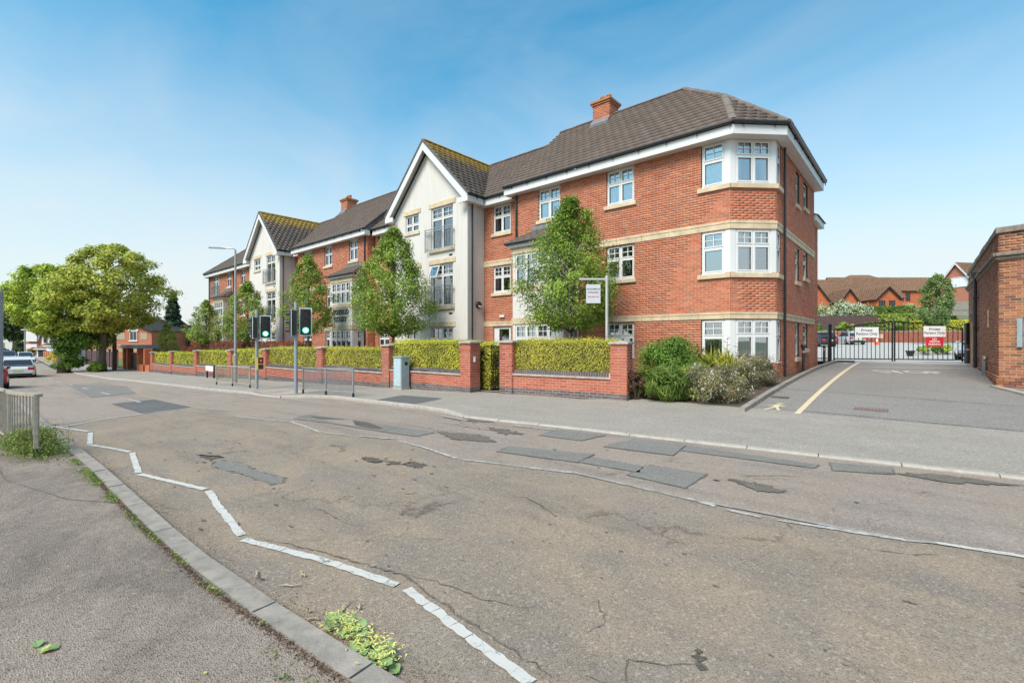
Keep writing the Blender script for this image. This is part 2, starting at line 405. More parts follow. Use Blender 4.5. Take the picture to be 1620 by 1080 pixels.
def asphalt(name, c1, c2, chip, chipc, crack=0, tan=None, streak=None, chipscale=150, bump=.7, stain=.25, k=1.36):
    c1, c2, chipc, tan, streak = [tuple(v*k*w_ for v, w_ in zip(q, (1.02, .985, .93))) if q is not None else None for q in (c1, c2, chipc, tan, streak)]
    n = N(name); p = n.pos()
    big = n.noise(p, .5, 6, .62)
    mid = n.noise(n.map(p, (.6, 1.6, 1)), 1.4, 6, .68, .5)
    c = n.mix(n.ramp(n.math('ADD', n.math('MULTIPLY', big, .5), n.math('MULTIPLY', mid, .5)), [(.38, 0.), (.62, 1.)]), c1, c2)
    if tan is not None:
        t = n.noise(n.map(p, (.9, 1.2, 1)), .8, 6, .65, .6)
        c = n.mix(n.ramp(t, [(.40, 0.), (.60, 1.)]), c, tan)
    if streak is not None:
        t = n.noise(n.map(p, (.16, 1.5, 1)), 1.2, 5, .62, .25)
        c = n.mix(n.math('MULTIPLY', n.ramp(t, [(.48, 0.), (.70, 1.)]), .6), c, streak)
    # aggregate: stones at two sizes
    v = n.n('ShaderNodeTexVoronoi'); v.inputs['Scale'].default_value = chipscale; n.l(p, v.inputs['Vector'])
    sc = n.n('ShaderNodeSeparateColor'); n.l(v.outputs['Color'], sc.inputs[0])
    c = n.mix(n.ramp(sc.outputs[0], [(.0, .0), (.35, .0), (1., chip)]), c, chipc)
    c = n.mix(n.math('MULTIPLY', n.ramp(sc.outputs[1], [(.72, 0.), (.9, 1.)]), chip*1.1), c, tuple(x*.35 for x in c1))
    v3 = n.n('ShaderNodeTexVoronoi'); v3.inputs['Scale'].default_value = chipscale*.34; n.l(p, v3.inputs['Vector'])
    s3 = n.n('ShaderNodeSeparateColor'); n.l(v3.outputs['Color'], s3.inputs[0])
    c = n.mix(n.math('MULTIPLY', n.ramp(s3.outputs[0], [(.80, 0.), (.95, 1.)]), chip*.55), c, tuple(x*.4 for x in c1))
    c = n.mix(n.math('MULTIPLY', n.ramp(s3.outputs[1], [(.84, 0.), (.97, 1.)]), chip*.5), c, tuple(min(1, x*1.5) for x in chipc))
    # stains and dark spots
    s1 = n.noise(p, 2.3, 7, .75, .8)
    c = n.mix(n.math('MULTIPLY', n.ramp(s1, [(.55, 0.), (.70, 1.)]), stain), c, tuple(x*.42 for x in c1))
    h = v.outputs['Distance']
    if crack:
        q = n.n('ShaderNodeTexNoise'); q.inputs['Scale'].default_value = 2.2; q.inputs['Detail'].default_value = 7; q.inputs['Roughness'].default_value = .7; n.l(p, q.inputs['Vector'])
        va = n.n('ShaderNodeVectorMath', operation='MULTIPLY_ADD'); n.l(q.outputs['Color'], va.inputs[0]); va.inputs[1].default_value = (.9, .9, 0); n.l(p, va.inputs[2])
        e = n.n('ShaderNodeTexVoronoi', feature='DISTANCE_TO_EDGE'); e.inputs['Scale'].default_value = .85; n.l(va.outputs[0], e.inputs['Vector'])
        mk = n.ramp(n.noise(p, .62, 4, .6), [(.50, 0.), (.58, 1.)])
        f = n.math('MULTIPLY', n.ramp(e.outputs['Distance'], [(.0, 1.), (.011, 0.)]), mk)
        c = n.mix(n.math('MULTIPLY', f, crack), c, tuple(x*.18 for x in c1))
    n.col(c)
    hh = n.math('ADD', n.math('MULTIPLY', h, 1.0), n.math('MULTIPLY', n.noise(p, 22, 5, .7), .8))
    n.bump(hh, bump, .006)
    return n.set(.9, spec=.3)
m_road = asphalt('worn_grey_asphalt', (.190, .157, .140), (.245, .206, .186), .50, (.35, .305, .275), crack=.55, tan=(.228, .182, .148), streak=(.110, .094, .084), chipscale=190)
m_buff = asphalt('buff_surfacing', (.155, .128, .110), (.200, .168, .143), .50, (.32, .275, .235), crack=.6, tan=(.240, .186, .136), streak=(.110, .092, .082), chipscale=190)
m_near = asphalt('near_footway_asphalt', (.104, .084, .072), (.138, .113, .098), .38, (.23, .20, .175), crack=.25, tan=(.215, .175, .15), chipscale=120, bump=1.0)
m_far = asphalt('far_footway_asphalt', (.200, .182, .164), (.250, .229, .207), .5, (.36, .33, .30), crack=.25, stain=.2)
m_drive = asphalt('driveway_asphalt', (.150, .141, .136), (.185, .175, .169), .5, (.30, .285, .27), stain=.12)
m_park = asphalt('car_park_asphalt', (.30, .29, .28), (.37, .36, .35), .3, (.42, .40, .39), stain=.08)
m_patch = asphalt('fresh_patch_asphalt', (.132, .127, .120), (.165, .160, .152), .45, (.22, .215, .205), stain=.15)
m_patchd = asphalt('dark_patch_asphalt', (.078, .076, .080), (.10, .098, .10), .35, (.16, .16, .17), stain=.1)
m_hole = asphalt('broken_asphalt', (.062, .053, .045), (.095, .083, .073), .5, (.22, .20, .175), stain=.6, bump=1.3)
m_tact = asphalt('faded_red_tactile', (.30, .22, .19), (.36, .28, .25), .3, (.40, .34, .31), stain=.15)
m_scar = asphalt('ravelled_asphalt', (.105, .089, .077), (.145, .124, .108), .5, (.26, .235, .21), stain=.5, bump=1.3)
def paint(name, c, wear=.5, under=(.2, .18, .155)):
    n = N(name); p = n.pos()
    w = n.noise(p, 9, 7, .75, .5); w2 = n.noise(p, 60, 4, .7)
    f = n.math('ADD', n.math('MULTIPLY', w, .6), n.math('MULTIPLY', w2, .4))
    e = n.n('ShaderNodeTexVoronoi', feature='DISTANCE_TO_EDGE'); e.inputs['Scale'].default_value = 6.5; n.l(p, e.inputs['Vector'])
    cc = n.mix(n.noise(p, 5, 5), tuple(x*.82 for x in c), c)
    cc = n.mix(n.math('MULTIPLY', n.ramp(e.outputs['Distance'], [(.0, .8), (.02, 0.)]), n.ramp(n.noise(p, 3, 3), [(.42, .15), (.6, 1.)])), cc, tuple(x*.4 for x in c))
    cc = n.mix(n.ramp(f, [(wear, 0.), (wear+.06, 1.)]), cc, under)
    n.col(cc); n.bump(w2, .4, .003); return n.set(.75)
m_paint = paint('white_road_paint', (.58, .55, .50), .545)
m_paintw = paint('worn_white_paint', (.50, .47, .435), .49, (.27, .235, .21))
m_paintf = paint('faded_white_paint', (.42, .385, .35), .46, (.27, .235, .21))
m_painty = paint('pale_yellow_paint', (.70, .56, .36), .58, (.21, .20, .195))
m_ground = plain('rough_ground', (.12, .13, .06), .98, var=.3, scale=.3)
m_grass = plain('garden_grass', (.10, .15, .04), .98, var=.3, scale=3)
m_tyre = plain('tyre_rubber', (.02, .02, .02), .85)
m_alloy = plain('alloy_wheel', (.45, .45, .46), .35, .7)
def carpaint(name, c):
    n = N(name); n.col(c); n.b.inputs['Coat Weight'].default_value = .6; n.b.inputs['Coat Roughness'].default_value = .08; return n.set(.35, .1)
m_cw = carpaint('white_car_paint', (.72, .73, .74)); m_cs = carpaint('silver_car_paint', (.45, .47, .49))
m_cr = carpaint('red_car_paint', (.30, .015, .03)); m_cd = carpaint('dark_car_paint', (.035, .04, .05)); m_cb = carpaint('grey_blue_car_paint', (.20, .25, .33))
m_carglass = plain('tinted_car_glass', (.03, .035, .04), .06, var=.0, spec=.9)
m_lampr = plain('red_lamp', (.45, .02, .02), .2); m_lampw = plain('clear_lamp', (.7, .7, .72), .15)
m_platey = plain('yellow_plate', (.70, .55, .12), .4); m_orange = plain('orange_cone', (.70, .09, .02), .5)
m_terra = plain('chimney_pot_clay', (.42, .17, .07), .85, var=.2)
def emis(name, c, s):
    n = N(name); n.col(tuple(x*.3 for x in c)); n.b.inputs['Emission Color'].default_value = tuple(c)+(1,); n.b.inputs['Emission Strength'].default_value = s
    return n.set(.2)
m_green = emis('green_signal_glow', (.10, 1.0, .55), 1.3)
m_greenc = emis('green_signal_core', (.75, 1.0, .92), 2.0)
m_lens = plain('unlit_signal_lens', (.02, .012, .01), .15)
m_redman = emis('red_man_glow', (1.0, .05, .03), .6)
m_bulk = emis('lit_bulkhead', (1, .9, .7), .5)
# ================================================================ walls, bricks, windows
def solid_wall(mb, fr, L, z0, z1, holes, n0=-.26, n1=-.0035):
    """wall slab with rectangular openings, cut into butted blocks"""
    us = sorted({0.0, L, *[h[0] for h in holes], *[h[1] for h in holes]})
    us = [u for u in us if 0 <= u <= L]
    for a, b in zip(us, us[1:]):
        if b-a < 1e-4: continue
        if a == 0 and b > .02: a = .008
        if b == L and b-a > .02: b = L-.008
        hs = sorted([(h[2], h[3]) for h in holes if h[0] < (a+b)/2 < h[1]])
        z = z0
        for p, q in hs:
            if p > z: mb.fbox(fr, a, b, n0, n1, z, p)
            z = max(z, q)
        if z < z1: mb.fbox(fr, a, b, n0, n1, z, z1)

class Bricks:
    def __init__(s): s.items = []
    def wall(s, fr, L, z0, z1, holes=(), BL=.225, BH=.075, j=.010, u0=0.0, depth=.118, gr=0, top=None):
        k0 = int(math.floor(z0/BH))
        k = k0
        while k*BH < z1-1e-6:
            za, zb = max(k*BH, z0), min((k+1)*BH-j, z1)
            if zb-za > .02:
                iv = [(u0+.0015, L-.0015)]
                if top is not None:
                    a, b = top((za+zb)/2); iv = [(max(u0+.0015, a), min(L-.0015, b))]
                for h in holes:
                    if h[2] < (za+zb)/2 < h[3]:
                        nv = []
                        for a, b in iv:
                            if h[1] <= a or h[0] >= b: nv.append((a, b)); continue
                            if h[0] > a: nv.append((a, h[0]))
                            if h[1] < b: nv.append((h[1], b))
                        iv = nv
                off = (k % 2)*BL/2
                for a, b in iv:
                    i = math.floor((a-off)/BL)
                    while off+i*BL < b:
                        x0 = max(a, off+i*BL); x1 = min(b, off+(i+1)*BL-j)
                        if x1-x0 > .005: s.items.append((fr, x0, x1, za, zb, depth, gr))
                        i += 1
            k += 1
        return s
    def build(s, parent, mats, mats1, near=300, ok=None, name='brick', upright=None):
        camp = Vector((0, 0, EYE)); w = wof(parent)
        if near and s.items:
            d = []
            for i, (fr, a, b, za, zb, dep, gr) in enumerate(s.items):
                p = Vector(fr.p((a+b)/2, 0, (za+zb)/2)); v = camp-p
                fac = v.dot(fr.n)/v.length
                q = 1e9 if (fac < .05 or (ok and not ok(p))) else v.length/(fac**.5)
                d.append((q, i))
            d.sort(); sel = {i for q, i in d[:near] if q < 1e8}
        else: sel = set()
        cache = {}
        for i in sel:
            fr, a, b, za, zb, dep, gr = s.items[i]
            key = (round(b-a, 3), round(zb-za, 3), round(fr.u.x, 3), round(fr.u.y, 3), gr, dep)
            if key not in cache:
                mb = M(); f0 = Frame(0, 0, fr.u.x, fr.u.y); hw, hh = (b-a)/2, (zb-za)/2
                P = f0.p
                mb.add([P(-hw, 0, -hh), P(hw, 0, -hh), P(hw, 0, hh), P(-hw, 0, hh), P(-hw, -dep, -hh), P(hw, -dep, -hh), P(hw, -dep, hh), P(-hw, -dep, hh)],
                       [(0,1,2,3), (1,5,6,2), (4,0,3,7), (3,2,6,7), (4,5,1,0)])
                me = bpy.data.meshes.new(name); me.from_pydata(mb.v, [], mb.f); me.materials.append(mats1[gr]); cache[key] = me
            o = bpy.data.objects.new(name, cache[key]); link(o, parent)
            nn = rnd.uniform(-.002, .0025)
            o.location = Vector(fr.p((a+b)/2, nn, (za+zb)/2))-w
        for g in range(len(mats)):
            rest = [t for i, t in enumerate(s.items) if i not in sel and t[6] == g]
            if not rest: continue
            A = np.array([[t[0].o.x, t[0].o.y, t[0].o.z, t[0].u.x, t[0].u.y, t[0].n.x, t[0].n.y, t[1], t[2], t[3], t[4], t[5]] for t in rest])
            nn = RS.uniform(-.002, .0025, len(A))
            vs = np.zeros((len(A), 8, 3))
            for q, (uu, zz, back) in enumerate([(7, 9, 0), (8, 9, 0), (8, 10, 0), (7, 10, 0), (7, 9, 1), (8, 9, 1), (8, 10, 1), (7, 10, 1)]):
                nv = nn-(A[:, 11] if back else 0)
                vs[:, q, 0] = A[:, 0]+A[:, 3]*A[:, uu]+A[:, 5]*nv
                vs[:, q, 1] = A[:, 1]+A[:, 4]*A[:, uu]+A[:, 6]*nv
                vs[:, q, 2] = A[:, 2]+A[:, zz]
            f = np.array([(0,1,2,3), (1,5,6,2), (4,0,3,7), (3,2,6,7), (4,5,1,0)])
            fs = (f[None]+(np.arange(len(A))*8)[:, None, None]).reshape(-1, 4)
            mesh_np(name+'work', vs.reshape(-1, 3), fs, mats[g], parent, kind='stuff')

def window(parent, fr, u0, u1, z0, z1, lights=2, toph=.36, bars=(2, 2), sill=True, lintel=False, curtain=None, rec=.07,
           lit=None, sillx=.08, openlight=False, single_top=False, fw=.055):
    """white frame set back in the opening; panes, bars, sill and curtains are its pieces"""
    w = u1-u0; h = z1-z0; n0, n1 = -rec-.07, -rec
    mb = M(); fb = lambda a, b, c, d, p=n0, q=n1: mb.fbox(fr, a, b, p, q, c, d)
    fb(u0, u1, z0, z0+fw*1.2); fb(u0, u1, z1-fw, z1)
    fb(u0, u0+fw, z0+fw*1.2, z1-fw); fb(u1-fw, u1, z0+fw*1.2, z1-fw)
    fb(u0-.005, u1+.005, z0-.004, z0+.028, n1, n1+.05)
    panes = []; gb = M()
    lw = (w-fw)/lights
    zt = z1-fw-(h*toph if toph else 0)
    for i in range(lights):
        a = u0+fw+i*lw; b = u0+(i+1)*lw
        if i: fb(a-fw, a, z0+fw*1.2, z1-fw)
        if toph:
            fb(a, b, zt-.03, zt+.03)
        s = .035
        for (c, d) in (((z0+fw*1.2, zt-.03), (zt+.03, z1-fw)) if toph else ((z0+fw*1.2, z1-fw),)):
            for q in ((a, b, c, c+s), (a, b, d-s, d), (a, a+s, c+s, d-s), (b-s, b, c+s, d-s)):
                mb.fbox(fr, q[0], q[1], n1-.001, n1+.018, q[2], q[3])
            panes.append((a+s, b-s, c+s, d-s, c > z0+.1 or not toph))
            if toph and c > z0+.1 and bars:
                for k in range(1, bars[0]):
                    uu = a+s+(b-a-2*s)*k/bars[0]; gb.fbox(fr, uu-.011, uu+.011, n1-.024, n1-.004, c+s, d-s)
                for k in range(1, bars[1]):
                    zz = c+s+(d-c-2*s)*k/bars[1]; gb.fbox(fr, a+s, b-s, n1-.026, n1-.006, zz-.011, zz+.011)
    o = mb.obj('window', m_upvc, parent)
    for (a, b, c, d, t) in panes:
        M().fbox(fr, a-.004, b+.004, n1-.034, n1-.028, c-.004, d+.004).obj('pane', m_glass, o)
    if gb.v: gb.obj('glazing_bars', m_upvc, o)
    if sill:
        M().fbox(fr, u0-sillx, u1+sillx, -rec+.002, .065, z0-.135, z0-.006).obj('sill', m_stone, o, bevel=.008)
    if lintel:
        M().fbox(fr, u0-.16, u1+.16, -.07, .03, z1+.003, z1+.225).obj('lintel', m_stone, o, bevel=.006)
    if curtain:
        kind, mat = curtain
        cm = M(); a, b = u0+.03, u1-.03; nb = n0-.035
        def pleat(p, q, amp=.014, st=.035):
            k = max(2, int((q-p)/st)); vs = []; fs = []
            for i in range(k+1):
                uu = p+(q-p)*i/k; nn = nb+amp*(1 if i % 2 else -1)+rnd.uniform(-.004, .004)
                vs += [fr.p(uu, nn, z0+.03), fr.p(uu, nn, z1-.03)]
            for i in range(k): fs.append((2*i, 2*i+2, 2*i+3, 2*i+1))
            cm.add(vs, fs)
        if kind == 'full': pleat(a, b)
        elif kind == 'sides': pleat(a, a+(b-a)*.22); pleat(b-(b-a)*.22, b)
        elif kind == 'left': pleat(a, a+(b-a)*.4)
        elif kind == 'half': pleat(a, a+(b-a)*.30); pleat(a+(b-a)*.62, b)
        elif kind == 'vertical':
            uu = a
            while uu < b-.03:
                cm.add([fr.p(uu, nb, z0+.04), fr.p(uu+.055, nb+.035, z0+.04), fr.p(uu+.055, nb+.035, z1-.04), fr.p(uu, nb, z1-.04)], [(0, 1, 2, 3)]); uu += .085
        elif kind == 'blind':
            zz = z0+.05
            while zz < z1-.04:
                cm.fbox(fr, a, b, nb, nb+.02, zz, zz+.026); zz += .03
        cm.obj('blind' if kind in ('blind', 'vertical') else 'curtain', mat, o)
    return o

def balcony(parent, fr, u0, u1, z0, h=1.05):
    mb = M()
    mb.fbox(fr, u0, u1, .14, .18, z0+h-.035, z0+h); mb.fbox(fr, u0, u1, .145, .175, z0+.03, z0+.06)
    mb.fbox(fr, u0, u1, .145, .175, z0+h-.14, z0+h-.115)
    for u in (u0, u1-.035):
        mb.fbox(fr, u, u+.035, .142, .178, z0-.02, z0+h-.036)
        for z in (z0+.12, z0+h-.25): mb.fbox(fr, u+.005, u+.03, .0, .141, z, z+.03)
    n = int((u1-u0)/.105)
    for i in range(1, n):
        u = u0+(u1-u0)*i/n; mb.fbox(fr, u-.007, u+.007, .153, .167, z0+.061, z0+h-.141)
    return mb.obj('balcony_rail', m_grey, parent)

def band(parent, fr, L, z0, z1, e0=0.0, e1=0.0, rows=2):
    """string course of cast stones with open joints, each stone a piece"""
    n = max(1, round((L+e0+e1)/.92)); st = (L+e0+e1)/n
    for i in range(n):
        a, b = -e0+i*st, -e0+(i+1)*st-.008
        if rows == 2:
            zm = z0+(z1-z0)*.68
            M().fbox(fr, a, b, -.05, .022, z0, zm-.006).obj('band_stone', m_stone, parent)
            M().fbox(fr, a, b, -.05, .034, zm, z1).obj('band_stone', m_stone, parent)
        else: M().fbox(fr, a, b, -.05, .022, z0, z1).obj('band_stone', m_stone, parent)

def pipe(parent, x, y, z0, z1, dirn=(0, -1), r=.038, name='downpipe', neck=.3, mat=None):
    mb = M(); ax, ay = x+dirn[0]*.07, y+dirn[1]*.07
    pts = [(ax, ay, z0), (ax, ay, z1-.35), (ax+dirn[0]*neck, ay+dirn[1]*neck, z1-.1), (ax+dirn[0]*neck, ay+dirn[1]*neck, z1)]
    mb.tube(pts, r, 8)
    z = z0+.5
    while z < z1-.5:
        mb.tube([(ax, ay, z), (ax, ay, z+.05)], r+.008, 8); z += 1.8
    return mb.obj(name, mat or m_black, parent, smooth=False)

def roof_tiles(mb_v, poly, eave, gauge=.335, tw=.33, th=.058, seed=0):
    """poly: coplanar 3D points, first edge = eave going to the right seen from outside. tiles as wedge boxes"""
    rs = random.Random(seed)
    p = [Vector(q) for q in poly]; U = (p[1]-p[0]).normalized()
    nrm = None
    for i in range(2, len(p)):
        c = U.cross(p[i]-p[0])
        if c.length > 1e-3: nrm = c.normalized(); break
    if nrm.z < 0: nrm = -nrm
    V = nrm.cross(U).normalized()
    if V.z < 0: V = -V
    q = [((a-p[0]).dot(U), (a-p[0]).dot(V)) for a in p]
    vmax = max(v for u, v in q)
    def span(v):
        xs = []
        for i in range(len(q)):
            (u1, v1), (u2, v2) = q[i], q[(i+1) % len(q)]
            if (v1-v)*(v2-v) <= 0 and abs(v1-v2) > 1e-9: xs.append(u1+(u2-u1)*(v-v1)/(v2-v1))
        return (min(xs), max(xs)) if len(xs) > 1 else None
    k = 0; v = 0.0
    while v < vmax-.02:
        v1 = min(v+gauge, vmax)
        s0, s1 = span(min(v+1e-4, vmax)), span(v1-1e-4)
        if s0 and s1:
            lo = min(s0[0], s1[0]); hi = max(s0[1], s1[1])
            i = math.floor(lo/tw)-1; off = (k % 2)*tw/2
            while i*tw+off < hi:
                a, b = i*tw+off, (i+1)*tw+off-.007
                a0, b0 = max(a, s0[0]), min(b, s0[1]); a1, b1 = max(a, s1[0]), min(b, s1[1])
                if b0-a0 > .02 or b1-a1 > .02:
                    if b0 <= a0: a0 = b0 = min(max((a1+b1)/2, s0[0]), s0[1])
                    if b1 <= a1: a1 = b1 = min(max((a0+b0)/2, s1[0]), s1[1])
                    t = th+rs.uniform(-.003, .004); j = rs.uniform(-.004, .004)
                    P = lambda u, vv, n: p[0]+U*u+V*vv+nrm*n
                    vl = v-.02+j
                    mb_v.append([P(a0, vl, .0), P(b0, vl, .0), P(b0, vl, t+.012), P(a0, vl, t+.012), P(a1, v1, .0), P(b1, v1, .0), P(b1, v1, .010), P(a1, v1, .010)])
                i += 1
        v = v1; k += 1

def finish_tiles(lst, mat, parent):
    vs = np.array([[tuple(x) for x in t] for t in lst]).reshape(-1, 3)
    f = np.array([(0,1,2,3), (3,2,6,7), (0,3,7,4), (1,5,6,2)])
    fs = (f[None]+(np.arange(len(lst))*8)[:, None, None]).reshape(-1, 4)
    return mesh_np('roof_tiles', vs, fs, mat, parent, kind='stuff')

def roof_slab(mb, poly, t=.07):
    p = [Vector(q) for q in poly]
    nrm = (p[1]-p[0]).cross(p[2]-p[1]).normalized()
    if nrm.z < 0: nrm = -nrm
    mb.prism([tuple(a-nrm*.004) for a in p], -nrm*t)

def ridge_tiles(parent, a, b, r=.12, mat=None, L=.45):
    a, b = Vector(a), Vector(b); n = max(1, round((b-a).length/L)); d = (b-a).normalized()
    side = d.cross(Vector((0, 0, 1))).normalized(); up = side.cross(d)
    mb = M()
    for i in range(n):
        p0 = a+(b-a)*(i/n); p1 = a+(b-a)*((i+.985)/n); lift = .0 if i % 2 else .006
        vs = []
        for p in (p0, p1):
            for k in range(7):
                t = math.pi*k/6; vs.append(tuple(p+side*math.cos(t)*r+up*(math.sin(t)*r*.75-.035+lift)))
        fs = [(k, k+1, 8+k, 7+k) for k in range(6)]+[tuple(range(7))[::-1], tuple(range(7, 14))]
        mb.add(vs, fs)
    return mb.obj('ridge_tiles', mat or m_ridge, parent)

# ================================================================ the apartment building
B = thing('apartment_building', (-20, 18, .4), 'long three-storey red brick apartment building with two cream gables and a chamfered corner', 'apartment building')
bricks = Bricks(); back = M(); rend = M()
FASC0, FASC1 = 7.62, 7.885
Fs = {}
def fr(name, x, y, ux, uy): Fs[name] = Frame(x, y, ux, uy); return Fs[name]
R2 = math.sqrt(.5)
near_holes = []
def hole(fr, x0, x1, z0, z1, axis='x'):
    o = fr.o.x if axis == 'x' else fr.o.y
    return (x0-o, x1-o, z0, z1)
TOP, MID, GRD = (6.38, 7.615), (3.75, 4.955), (1.04, 2.275)
# near wing
F_near = fr('near', -12.75, 14.8, 1, 0); L_near = 8.45
wn_near = [(-11.52, -10.45, *TOP), (-8.46, -7.39, *TOP), (-8.46, -7.39, *MID), (-8.46, -7.39, *GRD)]
cz = [(6.30, 7.615), (3.64, 4.955), (0.95, 2.275)]
holes = [hole(F_near, *w) for w in wn_near]+[hole(F_near, -5.15, -4.30, *z) for z in cz]
solid_wall(back, F_near, L_near, -.2, FASC0+.2, holes); bricks.wall(F_near, L_near, .3, FASC0, holes)
curts = [('half', m_curtain), ('full', m_curtain), ('left', m_curtain), ('sides', m_curtw)]
for w, c in zip(wn_near, curts):
    h = hole(F_near, *w); window(B, F_near, *h, curtain=c, sill=w[2] > 2)
# chamfer
F_ch = fr('ch', -4.30, 14.80, 1, 1); L_ch = 1.428
chh = [(0, L_ch, *z) for z in cz]
solid_wall(back, F_ch, L_ch, -.2, FASC0+.2, chh); bricks.wall(F_ch, L_ch, .3, FASC0, chh)
# side
F_side = fr('side', -3.29, 15.81, 0, 1); L_side = 6.49
wn_side = [(18.7, 19.28, 6.35, 7.5), (20.1, 20.9, 6.55, 7.5), (18.6, 19.28, 3.68, 4.86), (20.05, 20.9, 3.95, 4.95), (18.6, 19.28, 1.04, 2.26), (20.05, 20.9, 1.32, 2.26)]
holes = [hole(F_side, *w, 'y') for w in wn_side]+[(0, .58, *z) for z in cz]
solid_wall(back, F_side, L_side, -.2, FASC0+.2, holes); bricks.wall(F_side, L_side, .3, FASC0, holes)
for w in wn_side:
    window(B, F_side, *hole(F_side, *w, 'y'), lights=1, curtain=None)
# three-faced corner windows, one per storey
for k, z in enumerate(cz):
    c = [('full', m_curtain), ('blind', m_white), ('vertical', m_curtw)][k]
    window(B, F_near, F_near.u.x*0+7.62, 8.30, z[0], z[1], lights=1, curtain=c, sill=False, rec=.03)
    window(B, F_ch, .16, L_ch-.16, z[0], z[1], lights=2, curtain=(('sides', m_curtw) if k == 0 else ('left', m_curtw) if k == 1 else ('vertical', m_curtw)), sill=False, rec=.03, toph=.32)
    window(B, F_side, .10, .57, z[0], z[1], lights=1, curtain=('sides', m_curtain), sill=False, rec=.03)
    pm = M()
    pm.fbox(F_near, 8.30, 8.444, -.13, -.012, *z); pm.fbox(F_ch, .004, .16, -.13, -.014, *z)
    pm.fbox(F_ch, L_ch-.16, L_ch-.004, -.13, -.014, *z); pm.fbox(F_side, .004, .10, -.13, -.012, *z)
    po = pm.obj('corner_post', m_upvc, B, kind='stuff')
    if k < 2:
        for f_, a, b in ((F_near, 7.50, L_near+.01), (F_ch, -.01, L_ch+.01), (F_side, -.01, .66)):
            M().fbox(f_, a, b, -.02, .07, z[0]-.135, z[0]-.004).obj('sill_stone', m_stone, B)
# setback beside the entrance
F_set = fr('set', -15.03, 15.3, 1, 0); L_set = 2.28
wn_set = [(-14.47, -13.42, *TOP), (-14.47, -13.42, *MID)]
dh = (-14.45, -13.42, .45, 2.275)
holes = [hole(F_set, *w) for w in wn_set+[dh]]
solid_wall(back, F_set, L_set, -.2, FASC0+.2, holes); bricks.wall(F_set, L_set, .3, FASC0, holes)
for w, c in zip(wn_set, (('left', m_curtw), ('sides', m_curtw))): window(B, F_set, *hole(F_set, *w), curtain=c)
h = hole(F_set, *dh)
mb = M(); mb.fbox(F_set, h[0], h[1], -.14, -.06, 2.15, 2.275); mb.fbox(F_set, h[0], h[0]+.30, -.14, -.06, .45, 2.15); mb.fbox(F_set, h[1]-.14, h[1], -.14, -.06, .45, 2.15); mb.fbox(F_set, h[0]+.30, h[1]-.14, -.14, -.06, .45, .75)
do = mb.obj('entrance_door', m_upvc, B)
M().fbox(F_set, h[0]+.30, h[1]-.14, -.11, -.10, .75, 2.15).obj('pane', m_glass, do)
M().fbox(F_set, h[0]+.55, h[0]+.80, -.098, -.094, 1.25, 1.62).obj('notice', m_white, do)
M().fbox(F_set, 1.0, 1.28, .0, .07, 2.66, 2.76).obj('wall_light', m_upvc, B)
F_r3 = Frame(-12.75, 15.3, 0, -1)
solid_wall(back, F_r3, .5, -.2, FASC0+.2, []); bricks.wall(F_r3, .5, .3, FASC0)
